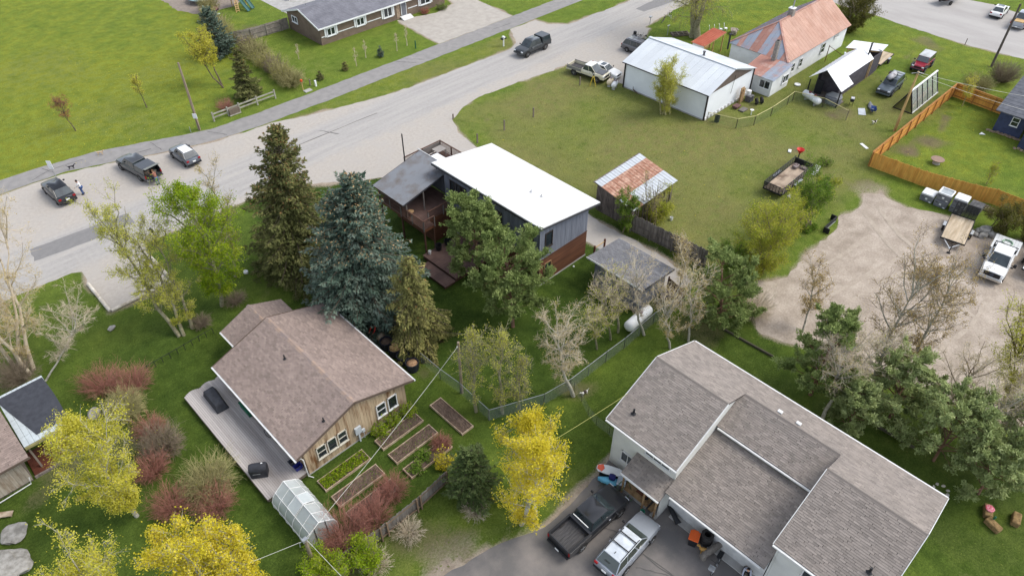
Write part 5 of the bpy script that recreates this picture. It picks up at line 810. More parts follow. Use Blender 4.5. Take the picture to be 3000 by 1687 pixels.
def spruce(name, label, base, h, r, leafm, nb=420, per=34, size=.34, droop=.25, top2=None, cones=0, group=None, lean=(0, 0), pw=.8, conem=None, rag=.25, skirt=.06):
    """conifer: whorls of drooping boughs carrying needle sprays"""
    TSEED[0] += 1; rng = np.random.default_rng(TSEED[0]); T = thing(name, label, 'tree', (base[0], base[1], 0), group=group); t = np.linspace(0, 1, 6); P = np.stack([lean[0] * t, lean[1] * t, h * t * .99], 1); npmesh('trunk', *tubes(P[None], (h * .018 * (1 - .93 * t))[None], 7), M_bark, T, smooth=True)
    q = skirt + (1 - skirt) * rng.random(nb) ** 1.25 * .99; a = rng.uniform(0, 2 * np.pi, nb); lob = 1 + rag * .5 * np.sin(a * 3 + q * 9) ; L_ = r * (1 - q) ** pw * rng.uniform(1 - rag * 1.6, 1.12, nb) * lob + .12; L_ *= np.where(q < .18, .82, 1)
    S0 = np.stack([lean[0] * q, lean[1] * q, h * q], 1); e = np.radians(8 + 38 * q ** 2 - 26 * (1 - q) * droop * 2); D = np.stack([np.cos(a) * np.cos(e), np.sin(a) * np.cos(e), np.sin(e)], 1); B = curve(S0, D, L_, 5, np.array([[0, 0, -droop * .5]]) * np.ones((nb, 1)), rng, .02); B[:, -1, 2] += L_ * .08
    V, F_ = tubes(B, (.012 + .012 * L_)[:, None] * (1 - .8 * np.linspace(0, 1, 5))[None], 3); npmesh('boughs', V, F_, M_bark, T)
    cnt = np.maximum(6, (per * (L_ / L_.mean()) ** 1.1).astype(int)); i = np.repeat(np.arange(nb), cnt); n = len(i); s = rng.random(n) ** .7; C_, d = at(B[i], s); side = nrm(np.cross(d, np.array([0, 0, 1.]))) * rng.choice([-1, 1], n)[:, None]; w = rng.random(n) * (1.05 - s) * .42 * L_[i] + .03; C_ = C_ + side * w[:, None] + d * (w * .5)[:, None] + np.stack([np.zeros(n), np.zeros(n), -rng.random(n) * .28 * droop * 2 - .15 * w], 1)
    ax = nrm(d + side * .7 + np.array([0, 0, -.35 * droop * 2]) + rng.normal(size=(n, 3)) * .3); V, F_ = leaves(C_, size, rng, .36, .9, ax, .35); V[:, 2] = np.maximum(V[:, 2], .05); br = rng.random(nb); tn = np.clip(.1 + br[i] * .5 + rng.random(n) * .3 + .12 * s, 0, 1); npmesh('needles', V, F_, leafm, T, tint=np.repeat(tn, 4))
    if cones:
        ok = np.where((q[i] > .5) & (s > .35))[0]; k = rng.choice(ok, min(cones, len(ok)), False); V, F_ = leaves(C_[k] + np.array([0, 0, .08]), .2, rng, .5, .2); cn = npmesh('cones', V, F_, conem or mat('cone_tan', srgb(186, 160, 118), .9, col2=srgb(160, 126, 86), scale=6), T); tag(cn, kind='stuff')
    return T
def pine(name, label, base, h, r, leafm, clumps=240, per=46, size=.26, t0=.22, group=None, lean=(0, 0), flat=.7, twm=None):
    """pine: reddish limbs ending in tufted needle clumps"""
    TSEED[0] += 1; rng = np.random.default_rng(TSEED[0]); T = thing(name, label, 'tree', (base[0], base[1], 0), group=group); t = np.linspace(0, 1, 7); P = np.stack([lean[0] * t + .1 * np.sin(t * 5), lean[1] * t, h * .94 * t], 1); wood = [tubes(P[None], (h * .02 * (1 - .85 * t))[None], 7)]
    m = 34; q = np.sort(rng.uniform(t0, .98, m)); a = np.arange(m) * 2.4 + rng.random(); S0 = np.stack([np.interp(q, t, P[:, k]) for k in range(3)], 1); e = np.radians(12 + 42 * q + rng.normal(size=m) * 8); D = np.stack([np.cos(a) * np.cos(e), np.sin(a) * np.cos(e), np.sin(e)], 1); u = (q - t0) / (1 - t0); L_ = r * np.sqrt(np.clip(1 - ((u - .35) / .72) ** 2, .05, 1)) * rng.uniform(.7, 1.12, m)
    B = curve(S0, D, L_, 6, np.array([[0, 0, .1]]) * np.ones((m, 1)), rng, .04); wood.append(tubes(B, (.014 + .016 * L_)[:, None] * (1 - .8 * np.linspace(0, 1, 6))[None], 4)); i = rng.integers(0, m, clumps); s = .35 + .65 * rng.random(clumps) ** .7; p, d = at(B[i], s); D2 = nrm(d + rng.normal(size=d.shape) * .7 + np.array([0, 0, .25])); l2 = L_[i] * rng.uniform(.12, .38, clumps) + .15; B2 = curve(p, D2, l2, 4, np.array([[0, 0, .1]]) * np.ones((clumps, 1)), rng, .05); wood.append(tubes(B2, (.008 + .006 * l2)[:, None] * (1 - .6 * np.linspace(0, 1, 4))[None], 3)); V, F_ = join(wood); npmesh('trunk', V, F_, twm or M_barkr, T)
    per = int(per * 1.5); size *= .85; k = np.repeat(np.arange(clumps), per); c_, d_ = at(B2[k], rng.uniform(.35, 1, len(k))); R_ = rng.uniform(.16, .34, clumps)[k] * (r / 2.6) ** .5; o = nrm(rng.normal(size=(len(k), 3))) * (rng.random(len(k)) ** .5)[:, None] * R_[:, None] * np.array([1, 1, flat]); V, F_ = leaves(c_ + o, size, rng, .36, .9, nrm(o + d_ * .2 + np.array([0, 0, .12])), .5); V[:, 2] = np.maximum(V[:, 2], .05); br = rng.random(clumps); tn = np.clip(br[k] * .6 + rng.random(len(k)) * .35 + .05, 0, 1); npmesh('needles', V, F_, leafm, T, tint=np.repeat(tn, 4)); return T
def shrub(name, label, base, h, r, twm, n=260, leafm=None, nleaf=0, lsize=.08, arch=.25, group=None, cat='shrub', sub=5, rad=.008, flat=1.0, low=.15):
    """many-stemmed shrub"""
    TSEED[0] += 1; rng = np.random.default_rng(TSEED[0]); T = thing(name, label, cat, (base[0], base[1], 0), group=group); a = rng.uniform(0, 2 * np.pi, n); R0 = r * .25 * np.sqrt(rng.random(n)); S0 = np.stack([np.cos(a) * R0, np.sin(a) * R0, np.zeros(n)], 1); out = rng.random(n) ** .6; e = np.radians(88 - 58 * out); a2 = a + rng.normal(size=n) * .5; D = np.stack([np.cos(a2) * np.cos(e), np.sin(a2) * np.cos(e), np.sin(e)], 1)
    L_ = np.minimum(h / np.maximum(np.sin(e), .3), (r * .85) / np.maximum(np.cos(e), .12)) * rng.uniform(.7, 1.05, n); B = curve(S0, D, L_, 5, np.array([[0, 0, -arch]]) * np.ones((n, 1)) * out[:, None], rng, .03); parts = [tubes(B, np.full((n, 1), rad * 1.6) * (1 - .6 * np.linspace(0, 1, 5))[None], 3)]
    i = np.repeat(np.arange(n), sub); p, d = at(B[i], rng.uniform(.3, 1, len(i))); D2 = nrm(d + rng.normal(size=d.shape) * .55); l2 = L_[i] * rng.uniform(.12, .35, len(i)); B2 = curve(p, D2, l2, 3, np.zeros((len(i), 3)), rng, .08); parts.append(tubes(B2, np.full((len(i), 1), rad) * (1 - .5 * np.linspace(0, 1, 3))[None], 3)); V, F_ = join(parts); V[:, 2] = np.maximum(V[:, 2], .0); npmesh('stems', V, F_, twm, T)
    if nleaf:
        j = rng.integers(0, len(B2), nleaf); c_, _ = at(B2[j], rng.random(nleaf)); c_ = c_ + rng.normal(size=c_.shape) * .08; c_[:, 2] = np.maximum(c_[:, 2], .05); V, F_ = leaves(c_, lsize, rng); br = rng.random(n); npmesh('leaves', V, F_, leafm, T, tint=np.repeat(np.clip(br[i[j]] * .55 + rng.random(nleaf) * .45, 0, 1), 4))
    return T
L_dks = leafmat('needles_dark', [ph(66, 70, 40, 1.25), ph(92, 96, 58, 1.25), ph(122, 120, 76, 1.25)], .15); L_blue = leafmat('needles_blue', [ph(70, 86, 70, 0.78), ph(100, 120, 104, 0.78), ph(138, 152, 136, 0.78)], .12); L_olv = leafmat('needles_olive', [ph(92, 92, 52, 1.00), ph(124, 124, 74, 1.00), ph(156, 148, 92, 1.00)], .15); L_pine = leafmat('needles_pine', [ph(96, 112, 62, 0.98), ph(130, 146, 86, 0.98), ph(162, 174, 112, 0.98)], .25); L_pineg = leafmat('needles_pine_grey', [ph(112, 124, 76, 1.15), ph(144, 156, 102, 1.15), ph(174, 182, 130, 1.15)], .25)
L_yg = leafmat('leaf_yellowgreen', [ph(110, 140, 30, 0.79), ph(146, 176, 42, 0.79), ph(186, 196, 64, 0.79)], .4); L_asp = leafmat('leaf_aspen', [ph(146, 152, 56, 1.00), ph(180, 182, 76, 1.00), ph(208, 202, 102, 1.00)], .4); L_gold = leafmat('leaf_gold', [ph(164, 154, 38, 0.98), ph(206, 192, 56, 0.98), ph(230, 212, 84, 0.98)], .4); L_birch = leafmat('leaf_birch', [ph(152, 154, 50, 1.00), ph(194, 190, 70, 1.00), ph(220, 210, 96, 1.00)], .4); L_tan = leafmat('leaf_tan', [ph(146, 126, 70, 0.95), ph(180, 160, 98, 0.95), ph(204, 186, 124, 0.95)], .3); L_brn = leafmat('leaf_brown', [ph(132, 108, 60, 0.95), ph(164, 142, 84, 0.95), ph(192, 168, 104, 0.95)], .3); L_grn = leafmat('leaf_green', [ph(74, 104, 34, 0.90), ph(106, 138, 52, 0.90), ph(146, 166, 72, 0.90)], .35); L_olive = leafmat('leaf_olive', [ph(84, 88, 40), ph(112, 114, 56), ph(146, 140, 76)], .3); L_ygb = leafmat('leaf_bush_yellow', [ph(116, 132, 46, 0.90), ph(160, 170, 62, 0.90), ph(200, 194, 84, 0.90)], .4); L_redl = leafmat('leaf_reddish', [ph(120, 70, 56, 1.08), ph(150, 96, 72, 1.08), ph(172, 124, 88, 1.08)], .3); L_jun = leafmat('needles_juniper', [ph(62, 78, 44, 1.01), ph(90, 106, 62, 1.01), ph(118, 130, 84, 1.01)], .15)
# ================================================================== the trees and shrubs of the place
spruce('spruce_tree', 'tallest dark green spruce with brown cones beside the road edge of the lawn', (20.8, 48.9), 14.4, 4.7, L_dks, 740, 56, .32, .42, lean=(1.0, 0), pw=.62, cones=1500, conem=mat('cone_brown', srgb(146, 112, 70), .9, col2=srgb(112, 84, 54), scale=5), rag=.38)
spruce('blue_spruce_tree', 'big blue spruce with tan cones at the top next to the cottage', (21.6, 40.1), 13.5, 5.7, L_blue, 860, 64, .34, .36, cones=2200, rag=.34, pw=.62, lean=(.9, 0))
spruce('spruce_tree', 'smaller olive brown drooping spruce in front of the blue spruce', (22.6, 33.9), 9.3, 3.2, L_olv, 420, 50, .28, .75, cones=110, conem=mat('cone_rust', srgb(150, 108, 62), .9), rag=.5, pw=.62)
pine('pine_tree', 'broad green pine right against the windowed side of the grey house', (31.0, 36.0), 8.7, 2.9, L_pine, 400, 60, .27, .16)
pine('pine_tree', 'green pine on the dark lawn in front of the brown lower wall', (29.5, 29.9), 8.3, 3.2, L_pine, 460, 60, .27, .04, lean=(.3, 1.2))
pine('pine_tree', 'bushy green pine behind the grey shed by the gravel lot', (42.0, 17.8), 6.8, 2.9, L_pine, 340, 56, .27, .06, lean=(0, 1.2))
pine('pine_tree', 'rounded pine standing behind the big shingle roof at the lot edge', (40.6, 8.8), 8.0, 2.7, L_pine, 320, 56, .27, .1)
for k, (p, h_, r_, l_, lb) in enumerate((((42.8, 3.6), 5.6, 2.6, (0, .6), 'grey green pine in the thicket nearest the pale leaning trunk'), ((41.3, -.2), 5.6, 3.0, (.6, .2), 'wide grey green pine in the middle of the right hand thicket'), ((40.8, -3.4), 5.0, 2.4, (.2, .5), 'low grey green pine shading the hay bales'), ((44.8, -4.6), 6.2, 2.8, (.5, 1), 'grey green pine at the right edge of the thicket'), ((39.6, 5.4), 4.2, 1.9, (0, 0), 'small dim pine close to the long back eave'))): pine('pine_tree', lb, p, h_, r_, L_pineg, 280, 50, .27, .06, lean=l_, group='thicket pines')
# deciduous
broad('maple_tree', 'dense yellow green tree in front of the tallest spruce', (13.3, 49.4), (13.5, 49.6, 11.6), 3.6, L_yg, M_barkg, 11000, .17, 34, 10, 6, .1, 40, 'flame', clump=.3)
broad('aspen_tree', 'thin pale aspen sprouting beside the yellow green tree near the road', (16.0, 52.0), (17.6, 55.6, 8.6), 1.7, L_tan, M_barkg, 1300, .11, 16, 8, 5, .3, 50, 'column')
broad('aspen_tree', 'tall sparse aspen over the gravel parking bay, leftmost of three', (9.0, 48.5), (8.3, 52.0, 10.6), 2.2, L_asp, M_barkg, 3300, .13, 22, 8, 6, .2, 48, 'column')
broad('aspen_tree', 'sparse aspen over the middle of the parking bay', (9.3, 48.3), (9.4, 51.0, 9.2), 2.0, L_asp, M_barkg, 2600, .13, 22, 8, 6, .12, 40, 'round')
broad('aspen_tree', 'drooping aspen nearest the cottage wing by the parking bay', (10.2, 48.6), (10.8, 50.6, 8.6), 2.0, L_asp, M_barkg, 2000, .12, 22, 8, 6, .1, 35, 'round', droop=.1)
broad('bare_tree', 'pale leafless tree filling the left edge beside the road', (-1.6, 53.2), (2.2, 59.2, 9.8), 4.4, L_tan, M_twigt, 5000, .11, 44, 12, 10, .05, 42, 'round', stems=4)
broad('bare_tree', 'low spreading leafless tree on the left lawn, its grey twigs fanned out', (-.6, 51.2), (3.9, 51.6, 4.0), 2.4, None, M_barkw, 0, .1, 20, 10, 9, .35, 25, 'round', twm=M_twigt)
shrub('bare_shrub', 'heap of bare grey brush at the left edge above the tarped porch', (-2.0, 52.6), 2.6, 1.6, M_twigb, 320, arch=.4)
broad('birch_tree', 'leaning white-trunked birch with yellow leaves at lower left', (-.4, 34.8), (-.6, 36.0, 8.8), 2.5, L_birch, M_barkw, 12000, .13, 34, 10, 6, .12, 38, 'flame', clump=.3, trunk_r=.15)
broad('golden_tree', 'golden leafed tree at the bottom edge, white limbs showing in its middle', (.3, 25.6), (.5, 26.0, 7.4), 2.6, L_gold, M_barkw, 9500, .15, 34, 10, 6, .1, 45, 'round', stems=2, clump=.3)
broad('golden_tree', 'smaller golden tree right of the golden one at the bottom edge', (2.3, 24.4), (2.4, 24.6, 7.0), 1.5, L_gold, M_barkw, 4800, .15, 24, 9, 6, .1, 48, 'column', clump=.3)
broad('birch_tree', 'yellow green leafy tree top in the bottom left corner', (-4.0, 28.9), (-3.9, 29.0, 5.2), 2.2, L_birch, M_barkw, 5500, .13, 26, 9, 6, .15, 40, 'round', clump=.3)
broad('golden_tree', 'bright golden tree between the grey fence and the black pickup', (18.1, 17.6), (18.7, 17.5, 9.7), 3.2, L_gold, M_barkw, 11000, .15, 38, 10, 6, .08, 42, 'flame', clump=.32, stems=2)
spruce('juniper_tree', 'dark green juniper tucked against the left of the golden tree', (16.4, 20.4), 5.2, 2.0, L_jun, 300, 34, .26, .1, rag=.4, pw=.5)
for k, (b_, t_, r_, n_, lb) in enumerate((((21.3, 25.5), (21.5, 25.7, 8.0), 1.4, 1100, 'slender yellow green poplar beside the wooden pole in the garden'), ((22.6, 24.0), (22.8, 24.0, 8.0), 1.6, 1200, 'slender yellow green poplar with pale branches right of the garden pole'), ((23.8, 23.4), (24.0, 23.4, 5.2), 1.3, 550, 'short yellow green poplar nearest the pale birch'))): broad('poplar_tree', lb, b_, t_, r_, L_asp, M_barkg, n_, .11, 26, 8, 6, .12, 58, 'flame', group='garden poplars')
broad('birch_tree', 'nearly bare white birch at the bend of the chain link fence', (27.6, 21.4), (27.0, 23.0, 7.2), 2.6, L_tan, M_barkw, 700, .1, 22, 10, 8, .3, 35, 'round', trunk_r=.17, twm=M_twigt)
for k, (b_, t_, r_, n_, lm, lb) in enumerate((((32.6, 23.3), (31.4, 23.6, 4.6), 1.3, 500, L_asp, 'small bare sapling on the lawn left of the propane tank'), ((34.2, 23.2), (33.3, 24.0, 5.2), 1.5, 350, L_asp, 'young sparse aspen just left of the white propane tank'), ((35.3, 23.3), (34.9, 24.2, 6.2), 1.4, 400, L_asp, 'young aspen before the grey shed wall'), ((36.6, 21.6), (35.8, 22.6, 6.8), 1.6, 120, L_tan, 'leafless grey sapling in front of the propane tank'), ((36.9, 19.2), (35.9, 20.2, 5.4), 1.9, 500, L_tan, 'budding pale aspen right of the propane tank'), ((38.6, 18.6), (38.2, 19.4, 5.6), 2.0, 550, L_tan, 'budding aspen with white forked stem behind the big shingle roof'), ((43.6, 23.0), (43.2, 23.4, 4.2), 1.3, 700, L_tan, 'budding sapling between the shed and the grey board fence'))): broad('aspen_tree', lb, b_, t_, r_, lm, M_barkw if k > 2 else M_barkg, n_, .11, 18, 8, 6, .3, 48, 'round', group='young aspens', twm=M_twigt)
broad('bare_tree', 'pale leaning tree with bare fanned twigs behind the big shingle roof', (39.0, 7.0), (39.9, 8.0, 6.4), 2.4, L_tan, M_barkw, 350, .1, 24, 10, 8, .35, 35, 'round', trunk_r=.16, twm=M_twigt)
broad('bare_tree', 'leafless twiggy tree in the thicket near the right edge', (44.6, 1.2), (45.4, .8, 5.4), 2.4, L_tan, M_twigb, 300, .1, 22, 10, 8, .25, 35, 'round', twm=M_twigt)
broad('aspen_tree', 'large half-leafed aspen with brown leaves at the near edge of the lot', (46.2, 6.0), (46.6, 6.4, 9.6), 3.0, L_brn, M_barkw, 2000, .12, 30, 9, 6, .22, 42, 'round', twm=M_twigb, trunk_r=.16)
broad('aspen_tree', 'half-leafed aspen leaning towards the white flatbed truck', (46.4, 5.0), (48.3, 4.9, 9.6), 2.6, L_brn, M_barkw, 2000, .12, 28, 9, 6, .25, 42, 'round', twm=M_twigb, trunk_r=.17)
broad('aspen_tree', 'small brown leafed sapling at the left of the gravel lot edge', (46.4, 12.6), (47.2, 13.4, 4.8), 1.5, L_brn, M_barkw, 1100, .12, 16, 8, 5, .25, 45, 'round', twm=M_twigb)
broad('maple_tree', 'yellow green tree at the right edge beyond the thicket', (49.6, -2.2), (49.2, -.6, 6.4), 2.8, L_asp, M_bark, 4200, .14, 28, 9, 6, .2, 40, 'round')
shrub('bare_shrub', 'bare brush hanging over the gravel lot behind the bushy pine', (45.2, 16.6), 3.0, 1.6, M_twigt, 200)
broad('bush', 'big yellow green bush at the corner of the grey board fence and the lot', (50.2, 19.0), (50.6, 19.4, 5.2), 3.3, L_ygb, M_twigb, 11000, .14, 40, 9, 6, .02, 35, 'round', stems=5, clump=.3, cat='bush')
broad('bush', 'olive green bush between the fence end and the larger yellow bush', (48.4, 20.6), (48.4, 20.8, 3.0), 1.6, L_grn, M_twigb, 3600, .13, 26, 8, 6, .02, 35, 'round', stems=4, clump=.3, cat='bush')
broad('bush', 'green bush arching over the black steel box at the lot corner', (59.6, 19.0), (60, 19.6, 4.6), 2.6, L_grn, M_twigb, 7000, .14, 32, 8, 6, .02, 35, 'round', stems=5, clump=.3, cat='bush')
broad('bush', 'bright yellow bush in front of the green one in the field', (56.2, 20.4), (56.0, 20.2, 3.6), 2.0, L_ygb, M_twigb, 3800, .14, 26, 8, 6, .02, 35, 'round', stems=4, clump=.3, cat='bush')
broad('bush', 'small golden bush beside the black mesh trailer', (64.8, 20.8), (64.8, 20.8, 1.7), 1.5, L_ygb, M_twigb, 3000, .13, 22, 8, 6, .02, 35, 'round', stems=4, clump=.25, cat='bush')
shrub('bush', 'dark leafy weed clump in the open field near the orange fence corner', (71.6, 23.8), .7, .9, M_twigg, 120, L_grn, 900, .12, cat='bush')
broad('bush', 'leafy green bush climbing the corner of the old barn', (46.9, 32.0), (46.9, 32.1, 3.3), 1.2, L_grn, M_twigb, 3000, .14, 22, 8, 6, .05, 40, 'round', stems=4, clump=.2, cat='bush')
broad('bare_tree', 'thin leafless tree standing against the tin roof of the barn', (49.4, 30.6), (49.5, 30.8, 5.2), 1.6, L_asp, M_twigb, 500, .1, 22, 8, 6, .1, 60, 'vase', stems=4)
broad('bush', 'yellow green bush hugging the base of the old barn', (50.8, 30.5), (50.9, 30.5, 1.8), 1.7, L_ygb, M_twigb, 3400, .13, 26, 8, 6, .02, 30, 'round', stems=5, clump=.25, cat='bush')
broad('willow_bush', 'tall yellow green bush in front of the white workshop wall', (68.4, 42.6), (68.5, 42.8, 5.9), 1.9, L_asp, M_twigg, 6500, .13, 44, 8, 6, .03, 62, 'column', stems=6, clump=.25, cat='bush')
broad('willow_tree', 'huge pale willow with thick limbs at the top edge behind the workshop', (89.4, 53.2), (90.4, 54.2, 13), 8.0, L_asp, M_barkg, 7500, .15, 48, 11, 7, .12, 38, 'round', droop=.3, trunk_r=.5, stems=5, clump=.5)
broad('bush', 'large dense olive shrub at the far corner of the farmhouse', (108.0, 38.8), (108.2, 39.0, 4.4), 3.3, L_olive, M_twigb, 11000, .18, 50, 9, 6, .02, 30, 'round', stems=6, clump=.35, cat='bush')
shrub('bare_shrub', 'round grey shrub just outside the orange fence corner', (101.6, 18.6), 2.0, 2.0, M_twigg, 360, L_olive, 1600, .09, .1)
shrub('bare_shrub', 'bare dome shaped shrub between the orange fence and the side road', (106.9, 17.2), 2.4, 2.1, M_twigb, 420, L_olive, 500, .08, .05)
for k, (b_, h_, r_, lb) in enumerate((((72.4, 6.2), 2.3, 1.9, 'dense green bush behind the boulders in the lot'), ((73.0, 3.4), 2.2, 1.8, 'dense green bush at the right edge next to the flatbed truck'))): broad('bush', lb, b_, (*b_, h_), r_, L_olive, M_twigb, 5000, .13, 34, 8, 6, .02, 30, 'round', stems=5, clump=.28, cat='bush', group='bushes along the orange fence')
for b_, t_, r_, lb in (((42.6, 5.4), (43.4, 6.2, 6.0), 2.2, 'pale bare tree between the two rounded pines of the thicket'), ((43.0, -2.0), (43.8, -1.6, 5.6), 2.2, 'pale bare tree deep in the thicket left of the straw bales'), ((46.2, -2.8), (46.8, -2.4, 5.4), 2.2, 'pale bare tree at the lot side of the thicket')): broad('bare_tree', lb, b_, t_, r_, L_asp, M_barkw, 260, .1, 24, 10, 8, .2, 35, 'round', twm=M_twigt)
# park side
spruce('blue_spruce_tree', 'rounded blue spruce at the corner of the park by the ranch fence', (37.6, 96.4), 6.6, 2.8, L_blue, 300, 34, .34, .15, cones=40, pw=.6)
broad('crab_apple_tree', 'small yellow leafed tree forking low in the park', (32.8, 87.6), (33.2, 88.6, 6.2), 2.6, L_birch, M_bark, 3600, .15, 26, 8, 6, .35, 40, 'round', stems=2)
spruce('spruce_tree', 'dark green spruce next to the weathered park rail', (34.1, 82.2), 6.6, 2.2, L_dks, 260, 34, .32, .25, cones=60, conem=MATS['cone_rust'], rag=.4)
broad('sapling', 'young pale tree in the middle of the park lawn', (23.9, 88.8), (23.8, 89.3, 3.2), .75, L_birch, M_bark, 420, .13, 12, 7, 5, .4, 50, 'round'); broad('sapling', 'young rusty brown leaved tree on the park lawn at left', (15.5, 89.1), (15.2, 89.6, 3.2), 1.2, L_redl, M_bark, 500, .13, 14, 7, 5, .35, 40, 'round')
hl = ['olive', 'tan', 'brushy', 'pale', 'grey', 'dense', 'low', 'twiggy', 'wispy', 'ragged', 'leafy', 'rounded', 'sparse']
for k, p in enumerate(((46.2, 117), (44.4, 112.5), (42.6, 109), (41.6, 105.6), (41.0, 102.4), (40.6, 99.2), (41.0, 94.6), (40.8, 91.8), (40.4, 88.8), (40.2, 86), (40.0, 83.6), (39.9, 81.4))):
    shrub('hedge_shrub', ['first', 'second', 'third', 'fourth', 'fifth', 'sixth', 'seventh', 'eighth', 'ninth', 'tenth', 'eleventh', 'twelfth'][k] + ' ' + hl[k] + ' bush of the park hedge counted from the top edge', p, 2.3 + .4 * math.sin(k * 2.1), 1.7 + .3 * math.cos(k * 1.7), M_twigg if k % 3 else M_twigb, 240, L_olive if k % 2 else L_asp, 1100, .1, .15, group='hedge between the park and the ranch house', rad=.014)
for k, (p, h_, lb) in enumerate((((44.8, 87.6), 1.7, 'thin bare sapling in the ranch lawn nearest the house corner'), ((49.2, 80.2), 2.2, 'thin bare sapling between the two small spruces and the blue one'), ((51.7, 81.5), 2.2, 'wispy sapling left of the small blue spruce'), ((56.1, 80.2), 2.2, 'bare sapling right of the small blue spruce'), ((58.2, 80.6), 2.6, 'pale bare sapling beside the green utility post'))): broad('sapling', lb, p, (p[0] + .05, p[1], h_), .35, L_tan, M_twigt, 40, .08, 7, 5, 4, .3, 60, 'column', group='saplings on the ranch lawn')
for p, h_, lm, lb in (((43.4, 80.1), 1.2, L_dks, 'tiny green spruce nearest the orange marker post'), ((47.4, 80.2), 1.2, L_olv, 'tiny olive spruce along the path in the ranch lawn'), ((53.3, 80.2), 1.5, L_blue, 'tiny blue spruce in the middle of the ranch lawn')): spruce('small_spruce', lb, p, h_, .55, lm, 70, 16, .18, .1)
shrub('bare_shrub', 'brown bare shrub behind the park rail', (30.6, 81.4), 1.4, 1.2, M_twigr, 160, group=None); shrub('bush', 'dark green foundation bush by the ranch front door', (70.6, 87.6), 1.0, .9, M_twigb, 120, L_grn, 900, .12, cat='bush'); shrub('bush', 'brown foundation shrub under the ranch window', (67.6, 88.1), .9, .8, M_twigr, 120, L_redl, 500, .1, cat='bush')
broad('sapling', 'young yellow tree inside the orange fence corner', (96.2, 18.2), (96.4, 18.4, 3.0), .8, L_birch, M_twigg, 500, .13, 12, 7, 5, .35, 50, 'round'); broad('sapling', 'small yellow green shoot on the lawn behind the stacked tubs', (80.2, 9.8), (80.3, 9.8, 1.7), .6, L_ygb, M_twigg, 400, .12, 10, 6, 5, .1, 55, 'column')
# red and bare shrubs of the cottage garden
red = [((2.4, 47.2), 1.9, 1.8, 'reddish dogwood above the round stone by the lower left lawn'), ((4.0, 45.6), 1.9, 1.6, 'reddish dogwood nearest the low black rail fence'), ((3.2, 40.4), 1.6, 1.2, 'reddish dogwood right beside the deck side lawn'), ((1.8, 37.2), 1.8, 1.3, 'reddish dogwood behind the yellow birch crown'), ((1.6, 33.6), 2.0, 1.4, 'reddish dogwood between the two curly willows and the golden tree'), ((3.6, 31.6), 1.8, 1.5, 'reddish dogwood at the foot of the smaller golden tree'), ((8.6, 23.9), 2.4, 1.8, 'rust red dogwood next to the greenhouse door'), ((10.6, 23.6), 2.0, 1.4, 'rust red dogwood along the grey fence below the beds'), ((12.6, 24.3), 1.9, 1.1, 'raspberry red bush growing over the end of a garden bed'), ((7.4, 22.9), 1.6, 1.2, 'rust red brush at the base of the crooked pole'), ((17.4, 24.9), 1.0, .8, 'small purplish bush in the strawberry bed')]
for p, h_, r_, lb in red: shrub('dogwood_shrub', lb, p, h_, r_, M_twigr, 230, L_redl, 260, .05, .2, 'red twigged shrubs', rad=.0065, sub=6)
for p, h_, r_, lb, m_ in (((2.6, 43.6), 2.3, 1.5, 'curly olive willow shrub beside the round stone', M_twigg), ((3.2, 38.6), 2.4, 1.5, 'brownish curly shrub left of the deck', M_twigb), ((4.1, 33.4), 2.7, 1.9, 'pale curly willow shrub close to the near deck corner', M_twigg)): shrub('curly_willow_shrub', lb, p, h_, r_, m_, 380, L_asp, 250, .06, .45, 'curly willows', rad=.009)
for p, h_, r_, lb in (((6.4, 22.2), 2.0, 1.3, 'fresh green bush at the bottom edge left of the crooked pole'), ((8.4, 21.4), 1.7, 1.2, 'fresh green bush at the bottom edge right of the crooked pole')): broad('bush', lb, p, (*p, h_), r_, L_yg, M_twigb, 3200, .13, 26, 8, 6, .02, 35, 'round', stems=4, clump=.25, cat='bush')
for p, h_, r_, lm, lb in (((14.9, 24.6), .45, .55, L_grn, 'dark green strawberry clump at the near end of its bed'), ((15.9, 25.1), .5, .6, L_grn, 'dark green leafy clump in the middle of the strawberry bed'), ((16.6, 23.6), 1.5, .7, L_gold, 'small golden bush between the strawberry bed and the fence'), ((15.0, 28.9), .9, .6, L_yg, 'yellow green plant at the near end of the bed below the cottage windows'), ((16.2, 29.0), 1.0, .7, L_yg, 'yellow green plant in the middle below the cottage windows'), ((17.6, 28.9), 1.0, .6, L_yg, 'tall yellow green shoots at the far end below the cottage windows')): shrub('garden_plant', lb, p, h_, r_, M_twigg, 70, lm, 700, .13, .1, cat='plant')
shrub('bare_shrub', 'brown tangle under the parking bay aspens', (11.0, 48.4), .9, 1.0, M_twigb, 160); shrub('bare_shrub', 'brown brush at the foot of the yellow green tree', (14.4, 49.0), .9, 1.2, M_twigb, 180); shrub('bare_shrub', 'dry brush along the foot of the grey board fence', (11.6, 21.3), .8, 1.2, M_twigt, 160); shrub('bare_shrub', 'dry brush along the lower end of the grey fence', (8.8, 21.0), .8, 1.2, M_twigt, 160); shrub('bare_shrub', 'dead brush below the juniper at the fence end', (15.6, 19.4), .7, 1.0, M_twigt, 140)
